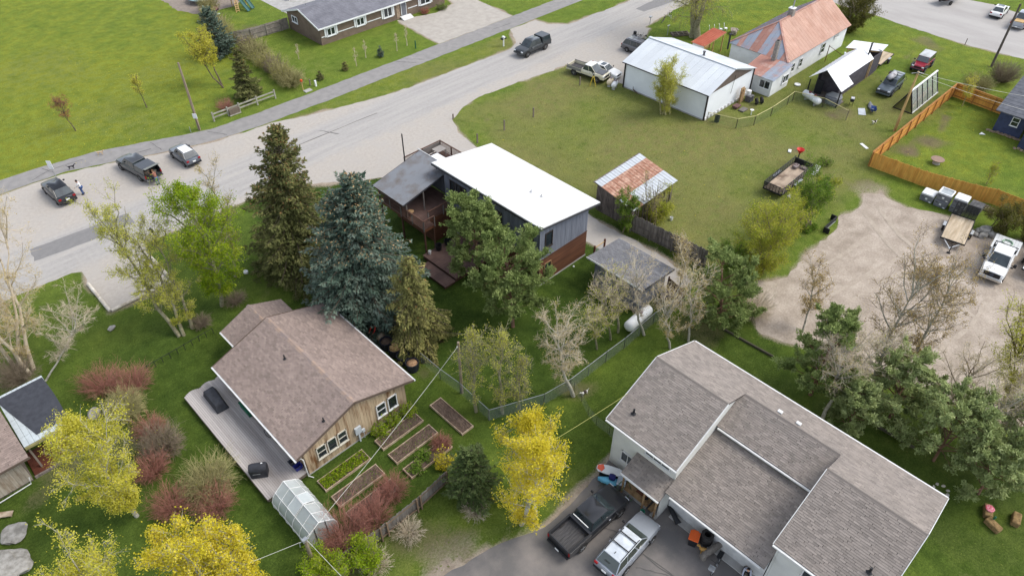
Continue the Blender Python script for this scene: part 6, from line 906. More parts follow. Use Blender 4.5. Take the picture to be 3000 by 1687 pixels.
# ground cover nobody could count
def cover(name, label, polys, n, lm, size, h, cat='plants'):
    rng = np.random.default_rng(len(name) + n); P = []
    for (xa, ya, xb, yb) in polys: P.append(np.stack([rng.uniform(xa, xb, n // len(polys)), rng.uniform(ya, yb, n // len(polys)), rng.uniform(.03, h, n // len(polys))], 1))
    P = np.concatenate(P); V, F_ = leaves(P, size, rng); o = npmesh(name, V, F_, lm, tint=np.repeat(rng.random(len(P)), 4)); return tag(o, label, cat, kind='stuff')
cover('ground_cover', 'leafy green ground cover filling the bed by the cottage wall', [(9.55, 27.65, 13.1, 28.55)], 2600, L_yg, .12, .34)
cover('weeds', 'scattered weeds in the soil of the garden beds', [(14.4, 26.0, 17.8, 26.9), (9.6, 26.0, 13.0, 26.8), (14.4, 27.7, 17.8, 28.4)], 700, L_grn, .09, .26)
rng = np.random.default_rng(5); nT = 80000; TX, TY = rng.uniform(-12, 112, nT), rng.uniform(-12, 104, nT)
far = np.maximum.reduce([sdist(TX, TY, p) for p in (ROADP, LOTP, SIDEP, DRIVEP, RDRIVE)]); bl = np.full(nT, -9.)
for r_ in ((9.3, 29.4, 18.1, 44), (24.9, -1.8, 34.1, 16), (34.6, 31.8, 41, 49.3), (38.2, 23.6, 42.2, 28.8), (70.2, 38.5, 80.5, 51), (81, 36, 102.5, 45.4), (49.5, 89, 72.6, 97.8), (92, -6, 105, 13.6), (6.2, 29.4, 9.5, 41.9), (9.4, 24.2, 13.2, 28.7), (14.2, 24.2, 18, 28.7), (19, 24.5, 20.3, 28.4), (6.3, 24.6, 8.6, 28.9), (86, 29.8, 98, 33.2), (28.3, 37.3, 34.8, 42.2), (-5, 42, -.5, 48.5)): bl = np.maximum(bl, np.minimum(np.minimum(TX - r_[0], r_[2] - TX), np.minimum(TY - r_[1], r_[3] - TY)))
path_ = sdist(TX, TY, [(-400, 84.2), (8.5, 83.9), (15.7, 82.7), (22, 80.1), (27, 78.3), (120, 77.8), (120, 74.6), (31, 74.9), (21.4, 77), (11.5, 80.8), (-400, 81.2)])
ok = (far < -.05) & (bl < 0) & (path_ < -.05); TX, TY, far = TX[ok], TY[ok], far[ok]; field = (sdist(TX, TY, [(46.5, 18), (100, 20), (98, 36), (81, 60), (47, 62)]) > 0) | (far > -.8); hh = np.where(field, .085, .055) * rng.uniform(.6, 1.5, len(TX)); ang = rng.uniform(0, 6.28, len(TX)); w = hh * .5
c_ = np.stack([TX, TY, np.zeros_like(TX)], 1); u = np.stack([np.cos(ang), np.sin(ang), 0 * ang], 1); tip = np.stack([rng.normal(size=len(TX)) * .9 * hh, rng.normal(size=len(TX)) * .9 * hh, hh * .45], 1); V = np.stack([c_ - u * w[:, None], c_ + u * w[:, None], c_ + u * (w * .4)[:, None] + tip, c_ - u * (w * .4)[:, None] + tip], 1).reshape(-1, 3)
lz = np.interp(TX, [0, 1], [0, 0]); lush_t = np.clip(sdist(TX, TY, [(21.6, 22), (46.8, 22), (46, 62), (22, 62)]) + 1, 0, 1); tt = np.clip(.5 + .3 * field + rng.normal(size=len(TX)) * .16 - .45 * lush_t - .3 * (sdist(TX, TY, [(-40, 22), (21.6, 22), (21.6, 50), (-40, 50)]) > 0), 0, 1)
tag(npmesh('grass_tufts', V, np.arange(len(V)).reshape(-1, 4), leafmat('grass_blades', [(.045, .085, .012), (.15, .21, .034), (.27, .27, .085)], .5), tint=np.repeat(tt, 4)), 'short grass tufts over the lawns and fields', 'grass', kind='stuff')
nD = 9000; DX, DY = rng.uniform(-10, 110, nD), rng.uniform(15, 112, nD); inz = (sdist(DX, DY, [(-60, 84.6), (26, 80), (38, 90), (38, 112), (-60, 112)]) > 0) | (sdist(DX, DY, [(76, 5), (92, 5), (97, 19), (76, 19)]) > 0) | ((sdist(DX, DY, [(86, 46), (116, 40), (116, 61), (90, 61)]) > 0)) | ((rng.random(nD) < .12) & (sdist(DX, DY, [(47, 20), (100, 20), (80, 60), (50, 60)]) > 0)); dn = vnoise(DX, DY, 6, 21); inz &= dn + rng.random(nD) * .4 > .62; DX, DY = DX[inz], DY[inz]
V, F_ = leaves(np.stack([DX, DY, np.full(len(DX), .09)], 1), .09, rng, 1.0, 3); tag(npmesh('dandelions', V, F_, mat('dandelion', (.62, .52, .03), .8)), 'yellow dandelions sprinkled over the grass', 'flowers', kind='stuff')
# ================================================================== vehicles
def paint(name, col, rough=.28, metal=.2): return mat('paint_' + name, col, rough, metal, [c * .9 for c in col], .8, coat=.6, fine=.03, fscale=6)
M_chrome = mat('chrome', (.7, .7, .7), .2, .9); M_lampf = mat('headlamp', (.75, .78, .8), .12, .1, spec=.8); M_lampr = mat('tail_lamp', srgb(150, 24, 28), .25); M_wglass = mat('car_glass', srgb(34, 42, 46), .05, spec=.9, col2=srgb(60, 70, 72), scale=.9)
def loft(sec):
    """sec: list of rings (same length) -> closed shell"""
    n = len(sec[0]); V_ = [p for r_ in sec for p in r_]; F_ = [(i * n + k, i * n + (k + 1) % n, (i + 1) * n + (k + 1) % n, (i + 1) * n + k) for i in range(len(sec) - 1) for k in range(n)]; F_ += [tuple(range(n)), tuple((len(sec) - 1) * n + k for k in range(n))[::-1]]; return MB().poly(V_, F_)
def ring(x, zb, zt, w, crown=.03):
    h = zt - zb; half = [(w * .84, zb), (w * .97, zb + .12 * h), (w, zb + .5 * h), (w * .985, zb + .78 * h), (w * .9, zt - .01 * h)]
    return [Vector((x, -y, z)) for y, z in half] + [Vector((x, 0, zt + crown))] + [Vector((x, y, z)) for y, z in half[::-1]] + [Vector((x, 0, zb))]
def wheels(t, wb, w, r, xf, tw=.25, rim=None, dual=False):
    for x in (xf, xf - wb):
        for s in (-1, 1):
            y = s * (w - tw * .42); wo = MB().lathe([(r * .62, -tw / 2), (r * .93, -tw / 2), (r, -tw * .3), (r, tw * .3), (r * .93, tw / 2), (r * .62, tw / 2)], (0, 0, 0), 20, 'Y').build('wheel', M_rubber, t, (x, y, r), smooth=40)
            rm = MB().lathe([(.03, s * tw * .46), (r * .2, s * tw * .44), (r * .58, s * tw * .36), (r * .66, s * tw * .5)], (0, 0, 0), 16, 'Y', False)
            for k in range(5): a = k * 2 * math.pi / 5; rm.bar((0, s * tw * .47, 0), (r * .58 * math.cos(a), s * tw * .45, r * .58 * math.sin(a)), .06, .03)
            rm.build('rim', rim or M_steel, wo)
            arc = [(x + r * 1.17 * math.cos(a), s * (w + .006), r + r * 1.17 * math.sin(a)) for a in np.linspace(-.15, math.pi + .15, 13)]; MB().extr(arc, (0, -s * .05, 0)).build('wheel_arch', M_dark, t)
def pane(t, q, name='window', m=None, ins=.07, out=.012):
    q = [Vector(p) for p in q]; c_ = sum(q, Vector()) / len(q); n = (q[1] - q[0]).cross(q[-1] - q[0]).normalized(); mid = Vector((q[0].x * 0 + c_.x, 0, .9)); n = n if n.dot(c_ - mid) > 0 else -n
    return MB().extr([p + (c_ - p).normalized() * ins + n * out for p in q], -n * .02).build(name, m or M_wglass, t)
def car(name, label, loc, rz, P, L_, W_, H, wb, xf, prof, cab, r=.36, rim=None, side=2, cat='car', roofm=None, group=None, glass=None, plate=True, lampz=.72, grille=True, zb=.26, tail=.85, pitch=0):
    """prof: [(x, top z, width factor)] nose to tail; cab: (x windshield base, x roof front, x roof rear, x rear base, belt z, roof width factor)"""
    t = thing(name, label, cat, loc, rz, group); w = W_ / 2; loft([ring(x, zb + (.08 if i in (0, len(prof) - 1) else 0), z, w * f) for i, (x, z, f) in enumerate(prof)]).build('body', P, t, smooth=38)
    a, b, c_, d, zb_, rf = cab; wr = w * rf; wb2 = w * .9; ht = H - .02
    lo = [Vector((a, -wb2 * .93, zb_)), Vector((a, wb2 * .93, zb_)), Vector((d, wb2 * .95, zb_)), Vector((d, -wb2 * .95, zb_))]; up = [Vector((b, -wr * .95, ht)), Vector((b, wr * .95, ht)), Vector((c_, wr * .95, ht)), Vector((c_, -wr * .95, ht))]
    MB().poly(lo + up, [(0, 1, 5, 4), (1, 2, 6, 5), (2, 3, 7, 6), (3, 0, 4, 7), (3, 2, 1, 0), (4, 5, 6, 7)]).build('cabin', P, t, bevel=.05)
    MB().poly([up[0], up[1], up[2], up[3], Vector((b - .05, 0, H + .03)), Vector((c_ + .05, 0, H + .03))], [(0, 4, 5, 3), (1, 2, 5, 4), (0, 1, 4), (3, 5, 2)]).build('roof', roofm or P, t, smooth=50)
    pane(t, [lo[0], lo[1], up[1], up[0]], 'windshield', glass); pane(t, [lo[2], lo[3], up[3], up[2]], 'rear_window', glass)
    for s, (p0, p1, p2, p3) in ((-1, (lo[0], lo[3], up[3], up[0])), (1, (lo[1], lo[2], up[2], up[1]))):
        for k in range(side): u, v = k / side, (k + 1) / side; pane(t, [p0.lerp(p1, u), p0.lerp(p1, v), p3.lerp(p2, v), p3.lerp(p2, u)], 'side_window', glass, .045)
        for k in range(side if side < 3 else 2): bx('door_handle', P if k else M_chrome, (a - .75 - k * 1.0, s * (w + .01), zb_ - .14), (.16, .03, .035), t)
        bx('side_trim', M_black, ((xf + xf - wb) / 2, s * (w * .975), zb + .06), (wb - 2.4 * r, .05, .1), t)
        MB().box((a - .22, s * (w + .1), zb_ + .08), (.12, .2, .15)).build('mirror', M_black, t, bevel=.03)
    x0, x1 = prof[0][0], prof[-1][0]
    if grille: MB().box((x0 - .02, 0, lampz - .1), (.1, w * .95, .26)).build('grille', M_black, t, bevel=.02)
    for s in (-1, 1): MB().box((x0 - .06, s * w * .68, lampz), (.14, w * .34, .16)).build('headlight', M_lampf, t, bevel=.03); MB().box((x1 + .04, s * w * .74, tail), (.12, w * .3, .2)).build('taillight', M_lampr, t, bevel=.03)
    MB().box((x0 - .03, 0, zb + .16), (.16, W_ * .9, .2)).build('front_bumper', P if P.name != 'x' else M_black, t, bevel=.05); MB().box((x1 + .03, 0, zb + .16), (.16, W_ * .9, .22)).build('rear_bumper', M_black, t, bevel=.05)
    if plate: bx('number_plate', M_white, (x1 - .06, 0, .72), (.03, .34, .17), t)
    wheels(t, wb, w, r, xf, rim=rim); bx('underbody', M_dark, ((x0 + x1) / 2, 0, zb + .03), ((x0 - x1) * .9, W_ * .82, .1), t); return t
def suvp(L_, hood=1.0, belt=1.02): h = L_ / 2; return [(h, .78, .8), (h - .1, .88, .9), (h - .5, hood - .04, .96), (h - 1.15, hood, .99), (h - 1.3, belt, 1), (0, belt, 1), (-h + .5, belt, .98), (-h + .1, belt - .06, .92), (-h, belt - .2, .86)]
P_blk = paint('black', srgb(46, 47, 50)); P_dgr = paint('charcoal', srgb(70, 73, 77)); P_kon = paint('slate', srgb(98, 104, 112)); P_wht = paint('white', (.74, .74, .72), .35, 0); P_slv = paint('silver', srgb(168, 174, 182), .3, .5); P_crm = paint('cream', srgb(206, 200, 176), .4, 0); P_red = paint('red', srgb(150, 42, 58), .3, .1); P_gun = paint('gunmetal', srgb(94, 92, 94)); P_teal = paint('dark_teal', srgb(58, 62, 64), .35, .2)
car('suv', 'black crossover parked nose to the path at the far left, rearmost of the parked row', (9.4, 76.5), 93, P_blk, 4.75, 1.9, 1.66, 2.85, 1.45, suvp(4.75), (1.05, .35, -1.45, -2.05, 1.0, .72), .37, side=3, cat='suv', roofm=mat('black_glass_roof', srgb(40, 42, 46), .08))
kn = car('crossover', 'slate grey crossover with a white roof, nearest the spruce end of the parked row', (21.9, 74.0), 93, P_kon, 4.2, 1.8, 1.6, 2.6, 1.3, suvp(4.2, .98), (.85, .25, -1.35, -1.85, 1.0, .74), .34, side=3, cat='suv', roofm=P_wht)
for s in (-1, 1): bx('roof_rail', M_black, (-.55, s * .58, 1.64), (1.5, .05, .05), kn)
def bed(t, P, xa, xb, W_, z0, z1, tg=True, liner=None, fl=None):
    w = W_ / 2; L_ = xa - xb
    for s in (-1, 1): MB().box(((xa + xb) / 2, s * (w - .06), (z0 + z1) / 2), (L_, .12, z1 - z0)).build('bed_side', P, t, bevel=.02); bx('bed_rail', M_black, ((xa + xb) / 2, s * (w - .07), z1 + .015), (L_, .12, .03), t)
    MB().box((xa - .04, 0, (z0 + z1) / 2), (.08, W_ - .25, z1 - z0)).build('bed_front', P, t); lm = liner or mat('bed_liner', srgb(62, 62, 64), .8, col2=srgb(88, 86, 86), scale=4, stretch=(.4, 3, 1))
    for k in range(8): bx('bed_floor_rib', lm, ((xa + xb) / 2, -w + .2 + (W_ - .4) * (k + .5) / 8, z0 + .2), (L_ - .1, (W_ - .4) / 8 - .02, .03 + .015 * (k % 2)), t)
    bx('bed_floor', lm, ((xa + xb) / 2, 0, z0 + .17), (L_ - .1, W_ - .24, .04), t)
    if tg: MB().box((xb + .05, 0, (z0 + z1) / 2 + .04), (.09, W_ - .2, z1 - z0 - .08)).build('tailgate', P, t, bevel=.02)
def pickup(name, label, loc, rz, P, L_=5.8, W_=1.95, H=1.85, wb=3.6, r=.4, bedl=1.75, side=2, hood=None, lift=0, tg=True, roofm=None, rim=None, glass=None, cabp=None, belt=1.12, grilm=None, short=False):
    h = L_ / 2; xb = -h + bedl; hd = hood or belt - .03
    prof = [(h, .86 + lift, .84), (h - .12, hd - .1 + lift, .92), (h - .5, hd + lift, .97), (h - 1.25, hd + .02 + lift, 1), (h - 1.35, belt + lift, 1), (xb + .02, belt + lift, 1)]
    a = h - 1.3; cab = (a, a - .75, xb + .35, xb + .1, belt - .02 + lift, .76)
    t = car(name, label, loc, rz, P, L_, W_, H + lift, wb, h - .95, prof, cab, r, rim, side, 'pickup', roofm, plate=False, lampz=.86 + lift, zb=.42 + lift, glass=glass)
    for o in [c for c in t.children if c.name.split('.')[0] in ('rear_bumper', 'taillight')]:
        o.location.x += 0; bpy.data.objects.remove(o)
    bed(t, P, xb, -h, W_, .55 + lift, belt + .02 + lift, tg); wd = W_ / 2
    for s in (-1, 1): bx('taillight', M_lampr, (-h + .04, s * (wd - .08), .95 + lift), (.12, .12, .32), t)
    MB().box((-h - .05, 0, .52 + lift), (.16, W_ * .92, .2)).build('rear_bumper', M_steel if P is not P_blk else M_black, t, bevel=.03); bx('number_plate', M_white, (-h - .14, 0, .55 + lift), (.02, .32, .16), t); bx('frame_rail', M_dark, (-h + bedl / 2, 0, .5 + lift), (bedl, W_ * .6, .16), t); return t
def topper(t, P, xa, xb, W_, z0, z1, openh=False):
    w = W_ / 2 - .04; MB().poly([(xa, -w, z0), (xa, w, z0), (xb, w, z0), (xb, -w, z0), (xa, -w * .86, z1), (xa, w * .86, z1), (xb + .12, w * .86, z1), (xb + .12, -w * .86, z1)], [(0, 1, 5, 4), (1, 2, 6, 5), (3, 0, 4, 7), (4, 5, 6, 7)] + ([] if openh else [(2, 3, 7, 6)])).build('topper', P, t, bevel=.04)
    for s in (-1, 1): pane(t, [Vector((xa - .1, s * w, z0 + .04)), Vector((xb + .15, s * w, z0 + .04)), Vector((xb + .25, s * w * .87, z1 - .06)), Vector((xa - .1, s * w * .87, z1 - .06))], 'topper_window', None, .05)
    if openh: MB().extr([(xb + .15, -w * .86, z1 + .02), (xb + .15, w * .86, z1 + .02), (xb - .45, w * .9, z1 + .18), (xb - .45, -w * .9, z1 + .18)], (0, 0, .03)).build('topper_hatch', M_wglass, t)
    else: pane(t, [Vector((xb, -w, z0 + .04)), Vector((xb, w, z0 + .04)), Vector((xb + .12, w * .86, z1 - .04)), Vector((xb + .12, -w * .86, z1 - .04))], 'topper_rear_window', None, .08)
t = pickup('pickup', 'charcoal pickup with its topper hatch up and tailgate down beside the path', (17.15, 75.0), 99, P_dgr, 5.9, 1.95, 1.85, 3.65, .4, 1.9, tg=False); topper(t, P_dgr, -1.1, -2.95, 1.95, 1.16, 1.82, True); MB().box((-3.2, 0, .72), (.5, 1.6, .06)).build('tailgate', P_dgr, t); MB().box((-1.9, .3, .98), (.9, .6, .5)).box((-2.3, -.4, .9), (.6, .5, .36)).build('cargo', mat('cargo_mix', srgb(150, 130, 110), .9, col2=srgb(60, 70, 70), scale=2), t, bevel=.05)
t = pickup('pickup', 'dark pickup with a canopy topper driving along the road', (69.6, 66.75), 181, P_teal, 5.75, 1.95, 1.88, 3.6, .43, 1.75, lift=.06); topper(t, P_teal, -1.15, -2.85, 1.95, 1.22, 1.95)
t = pickup('pickup', 'old cream and silver pickup with a dark hood parked beside the workshop', (69.3, 56.1), -83, P_crm, 5.7, 1.95, 1.8, 3.6, .42, 2.3, lift=.1, roofm=P_wht, side=2); bx('hood_panel', mat('primer_hood', srgb(96, 98, 102), .5), (2.05, 0, 1.235), (1.15, 1.45, .03), t); [bx('side_band', mat('grey_band', srgb(128, 126, 122), .5), (-1.7, s * .985, 1.0), (2.25, .02, .35), t) for s in (-1, 1)]; MB().tube([(2.95, -.7, .75), (3.0, -.7, 1.2), (3.0, .7, 1.2), (2.95, .7, .75)], .035, 6).build('brush_guard', M_black, t)
def sedp(L_): h = L_ / 2; return [(h, .62, .8), (h - .12, .72, .9), (h - .5, .84, .96), (h - 1.3, .92, .99), (0, .95, 1), (-h + 1.0, .97, .98), (-h + .15, .93, .92), (-h, .8, .85)]
t = car('sedan', 'white older sedan tucked behind the cream pickup', (71.3, 55.1), -84, P_wht, 4.7, 1.76, 1.42, 2.7, 1.4, sedp(4.7), (1.0, .3, -.95, -1.55, .93, .72), .32, zb=.22, lampz=.64); bx('sunroof', M_wglass, (-.1, 0, 1.452), (.6, .75, .015), t)
t = car('sedan', 'clean white sedan parked across the side road at the top right', (130.6, 25.6), 4, P_wht, 4.9, 1.85, 1.44, 2.85, 1.45, sedp(4.9), (1.0, .2, -1.1, -1.85, .95, .72), .33, zb=.22, lampz=.66); bx('sunroof', M_wglass, (-.2, 0, 1.472), (.7, .8, .015), t)
t = car('minivan', 'grey minivan with bicycles on its roof half hidden behind the workshop', (79.9, 55.9), -88, P_gun, 5.1, 1.98, 1.75, 3.0, 1.55, suvp(5.1, 1.0, 1.06), (1.5, .7, -1.95, -2.4, 1.04, .76), .35, side=3, cat='van'); [bx('roof_rail', M_black, (-.5, s * .62, 1.82), (2.4, .05, .06), t) for s in (-1, 1)]
bicycle('dark bicycle strapped to the roof of the grey minivan', (80.1, 56.9, 1.84), 92, ('graph', srgb(60, 60, 62)), 80); bicycle('second bicycle on the minivan roof beside the first', (80.4, 56.2, 1.9), 96, ('grey2', srgb(90, 92, 96)), 84)
t = car('off_roader', 'grey green boxy off roader carrying a roof box in the yard', (93.8, 26.45), 183, paint('bluegrey', srgb(88, 98, 106), .35, .2), 4.7, 1.9, 1.85, 2.75, 1.45, suvp(4.7, 1.06, 1.1), (.95, .45, -2.15, -2.3, 1.1, .8), .41, side=3, cat='suv', lampz=.82); MB().tube([(2.42, -.8, .6), (2.5, -.8, .75), (2.5, .8, .75), (2.42, .8, .6)], .07, 6).build('bull_bar', M_black, t); [bx('roof_rack_bar', M_black, (x, 0, 1.93), (.06, 1.5, .05), t) for x in (.2, -.6, -1.4)]
rb = thing('roof_box', 'pale roof cargo box strapped on top of the off roader', 'cargo box', (93.6, 26.6, 1.96), 183); MB().lathe([(.02, -1.0), (.3, -.85), (.4, -.3), (.4, .5), (.22, 1.0), (.02, 1.15)], (0, 0, .1), 12, 'X').build('shell', mat('pale_box', srgb(170, 168, 170), .4), rb, smooth=60); MB().box((-.1, 0, .0), (1.9, .74, .1)).build('tray', M_black, rb); bx('strap', M_rust, (.3, 0, .46), (.06, .8, .05), rb); [bx('gear_bag', M_dark, (-.9 + .2 * k, -.5, .06), (.4, .3, .2), rb) for k in range(2)]
bicycle('bicycle hanging on the back of the off roader', (96.35, 26.4, .62), 90, ('rack', srgb(110, 110, 112)), 4)
t = car('jeep', 'red off roader with a pale grey hard top facing the lean-to', (103.2, 26.2), 183, P_red, 4.3, 1.85, 1.88, 2.75, 1.4, [(2.1, .98, .55), (2.0, 1.08, .6), (1.0, 1.12, .8), (.75, 1.14, .9), (0, 1.14, .92), (-2.0, 1.14, .92), (-2.1, 1.0, .88)], (.72, .5, -2.0, -2.08, 1.14, .82), .42, side=3, cat='suv', roofm=mat('grey_top', srgb(186, 190, 190), .6), zb=.5, lampz=.92)
for x in (1.4, -1.35): [MB().box((x, s * .86, .95), (1.05, .26, .07)).build('fender', M_black, t, bevel=.02) for s in (-1, 1)]
MB().tube([(2.25, -.75, .62), (2.3, 0, .66), (2.25, .75, .62)], .09, 6).build('winch_bumper', M_black, t)
t = pickup('pickup', 'silver pickup with plywood in its bed at the upper right edge', (128.9, 21.9), 3, P_slv, 5.8, 1.98, 1.88, 3.65, .4, 1.9); [bx('plywood_sheet', M_newwood, (-1.95, 0, 1.0 + .05 * k), (1.3, 1.2, .04), t) for k in range(4)]
t = pickup('pickup', 'matte black pickup with open ribbed bed on the asphalt by the porch', (20.35, 13.55), -2.5, P_blk, 5.7, 1.98, 1.8, 3.57, .41, 1.95, belt=1.14); bx('cargo_lamp_bar', M_trimw, (-.92, 0, 1.6), (.05, 1.3, .04), t)
t = car('station_wagon', 'silver station wagon with roof bars beside the black pickup', (20.75, 10.75), 2, P_slv, 4.8, 1.84, 1.62, 2.745, 1.42, suvp(4.8, .98, 1.0), (1.1, .4, -1.75, -2.25, .99, .74), .35, side=3, cat='car', roofm=mat('pale_roof', srgb(214, 220, 224), .3, .2), glass=mat('green_glass', srgb(52, 62, 54), .06, spec=.8))
for s in (-1, 1): MB().tube([(.25, s * .6, 1.64), (.1, s * .6, 1.7), (-1.6, s * .6, 1.7), (-1.7, s * .6, 1.63)], .03, 6).build('roof_rail', M_black, t)
for x in (-.1, -.9): bx('cross_bar', M_black, (x, 0, 1.71), (.07, 1.2, .03), t)
bx('antenna_fin', M_black, (-1.45, 0, 1.66), (.16, .04, .05), t); bx('rear_wiper', M_dark, (-2.1, .1, 1.3), (.03, .4, .03), t)
t = pickup('flatbed_truck', 'white flatbed pickup with black grille and big mirrors in the gravel lot', (66.9, 4.35), 186, P_wht, 6.3, 2.03, 2.0, 3.9, .43, 2.3, lift=.08, tg=False, belt=1.2)
for o in [c for c in t.children if c.name.split('.')[0] in ('bed_side', 'bed_front', 'bed_rail', 'bed_floor', 'bed_floor_rib', 'taillight')]: bpy.data.objects.remove(o)
for k in range(8): bx('flatbed_plank', mat('alu_deck', (.62, .63, .62), .5, .2), (-2.1, -.98 + k * .28, 1.12), (2.5, .265, .07), t)
MB().box((-.82, 0, 1.5), (.08, 1.9, .1)).box((-.82, -.9, 1.3), (.08, .1, .9)).box((-.82, .9, 1.3), (.08, .1, .9)).box((-.82, 0, 1.9), (.08, 1.9, .08)).build('headache_rack', M_black, t); MB().box((3.16, 0, .98), (.08, 1.35, .42)).build('grille_surround', M_black, t, bevel=.04); MB().lathe([(.16, -.02), (.16, .02)], (3.22, 0, .98), 14, 'X').build('badge', mat('badge_dark', srgb(60, 66, 80), .4), t); MB().box((3.2, 0, .55), (.14, 1.95, .2)).build('chrome_bumper', M_chrome, t, bevel=.04)
for s in (-1, 1): MB().box((1.45, s * 1.28, 1.5), (.14, .24, .34)).bar((1.45, s * 1.0, 1.45), (1.45, s * 1.2, 1.45), .05).build('tow_mirror', M_black, t)
hr = tag(MB().tube([(-.4 * math.cos(a) * (1 + .02 * k), .4 * math.sin(a) * (1 + .02 * k), .02 * k) for k in range(6) for a in np.linspace(0, 6.28, 15)], .035, 5).build('hose_coil', mat('green_hose', srgb(150, 176, 150), .6), None, (69.2, 4.6, 1.18), smooth=60), 'coil of pale green hose on the flatbed behind the white cab', 'hose')
# ------------------------------------------------------------------ trailers
M_trw = mat('trailer_planks', srgb(196, 180, 156), .85, col2=srgb(164, 146, 120), scale=1.4, stretch=(.3, 2, 1), rnd=.12)
def trailer(label, loc, rz, L_, W_, z, nplank, side=0, gate=0, pal=None, black=M_black, axles=2, fender=M_steel, name='utility_trailer'):
    t = thing(name, label, 'trailer', loc, rz); w = W_ / 2
    for k in range(nplank): bx('plank', pal or M_trw, (0, -w + W_ * (k + .5) / nplank, z), (L_, W_ / nplank - .015, .05), t)
    for s in (-1, 1): bx('side_rail', black, (0, s * (w + .03), z - .02), (L_ + .1, .06, .14), t)
    for x in (-L_ / 2, L_ / 2): bx('cross_rail', black, (x, 0, z - .04), (.07, W_ + .1, .14), t)
    MB().bar((L_ / 2, -w * .7, z - .1), (L_ / 2 + 1.15, 0, z - .12), .08).bar((L_ / 2, w * .7, z - .1), (L_ / 2 + 1.15, 0, z - .12), .08).box((L_ / 2 + 1.2, 0, z - .1), (.3, .1, .1)).build('tongue', M_steel if side == 0 else black, t); MB().tube([(L_ / 2 + 1.05, .12, .05), (L_ / 2 + 1.05, .12, z + .3)], .04, 6).box((L_ / 2 + 1.05, .12, .03), (.3, .3, .06)).build('jack', black, t)
    for a in range(axles):
        for s in (-1, 1):
            x = -.2 - a * .8 + (.4 if axles > 1 else 0); wo = MB().lathe([(.2, -.1), (.33, -.1), (.35, 0), (.33, .1), (.2, .1)], (0, 0, 0), 16, 'Y').build('wheel', M_rubber, t, (x, s * (w + .2), .35)); MB().lathe([(.02, s * .08), (.2, s * .06)], (0, 0, 0), 12, 'Y', False).build('rim', M_white, wo); MB().box((x, s * (w + .2), .74), (.78, .26, .05)).build('fender', fender, t, bevel=.02)
    for s in (-1, 1):
        if side:
            MB().bar((-L_ / 2, s * (w + .03), z + side), (L_ / 2, s * (w + .03), z + side), .05).build('top_rail', black, t); n = 12
            for k in range(n + 1): bx('stake', black, (-L_ / 2 + L_ * k / n, s * (w + .03), z + side / 2), (.045, .04, side), t)
            MB().extr([(-L_ / 2, s * w, z + .05), (L_ / 2, s * w, z + .05), (L_ / 2, s * w, z + side), (-L_ / 2, s * w, z + side)], (0, .01, 0)).build('mesh_panel', mat('wire_mesh', srgb(80, 82, 82), .7, alpha=.35), t)
    if gate:
        for k in range(7): MB().bar((-L_ / 2 - .05, -w + W_ * k / 6, z), (-L_ / 2 - .18, -w + W_ * k / 6, z + gate), .04).build('gate_bar', black, t)
        MB().bar((-L_ / 2 - .18, -w, z + gate), (-L_ / 2 - .18, w, z + gate), .05).bar((-L_ / 2 - .06, -w, z + .03), (-L_ / 2 - .06, w, z + .03), .05).build('gate_frame', black, t)
        MB().extr([(-L_ / 2 - .06, -w, z), (-L_ / 2 - .06, w, z), (-L_ / 2 - .18, w, z + gate), (-L_ / 2 - .18, -w, z + gate)], (.01, 0, 0)).build('gate_mesh', mat('gate_mesh', srgb(60, 62, 62), .7, alpha=.55 if side == 0 else .2), t)
    return t
trailer('flat utility trailer with pale plank bed and raised mesh ramp in the gravel lot', (68.9, 8.75), 189, 4.6, 2.05, .72, 8, 0, 1.4, axles=1, fender=M_steel)
tt = trailer('black mesh-sided trailer with a worn plank floor in the field', (65.4, 24.8), 1.5, 6.7, 2.05, .55, 9, .85, .9, pal=mat('worn_planks', srgb(178, 160, 140), .9, col2=srgb(116, 98, 84), scale=.9, lo=.45, hi=.7, rnd=.12))
bx('front_board', M_black, (3.3, 0, .9), (.1, 2, .7), tt); tag(MB().box((67.8, 25.3, .75), (.8, .5, .35)).box((68.2, 24.6, .7), (.5, .7, .25)).build('scrap_pile', mat('scrap', srgb(150, 140, 136), .8, col2=srgb(80, 60, 60), scale=5), bevel=.06), 'scrap heap at the front end inside the black trailer', 'scrap')
trailer('pale plank flat trailer half under the white-roofed shelter', (101.2, 31.0), 183, 4.6, 1.7, .6, 7, 0, 0, axles=1)
tb = thing('boat_trailer', 'dark boat on a trailer cut by the top edge across the side road', 'boat', (130.0, 33.0), -18); loft([[Vector((x, y * w, z)) for y, z in ((-1, 1.2), (-.9, .8), (0, .5 + .1 * abs(x)), (.9, .8), (1, 1.2), (.9, 1.25), (0, 1.22), (-.9, 1.25))] for x, w in ((2.4, .15), (1.6, .7), (.4, .95), (-1.6, .95), (-2.2, .9))]).build('hull', mat('dark_hull', srgb(52, 50, 48), .5), tb, smooth=40); MB().bar((2.3, -1 * .1, 1.12), (-2.1, -.97, 1.1), .03, .08).build('hull_stripe', M_tanw, tb); MB().bar((-2, 0, .4), (3.4, 0, .4), .12).box((3.1, 0, .2), (.08, .08, .4)).build('trailer_frame', M_steel, tb)
for s in (-1, 1): MB().lathe([(.18, -.1), (.33, -.09), (.33, .09), (.18, .1)], (-.6, s * .95, .33), 14, 'Y').build('wheel', M_rubber, tb)
trailer('white flatbed trailer corner entering at the right edge by the flatbed truck', (69.0, 1.55), 184, 4.6, 2.0, .95, 7, 0, 0, pal=M_white, axles=1)
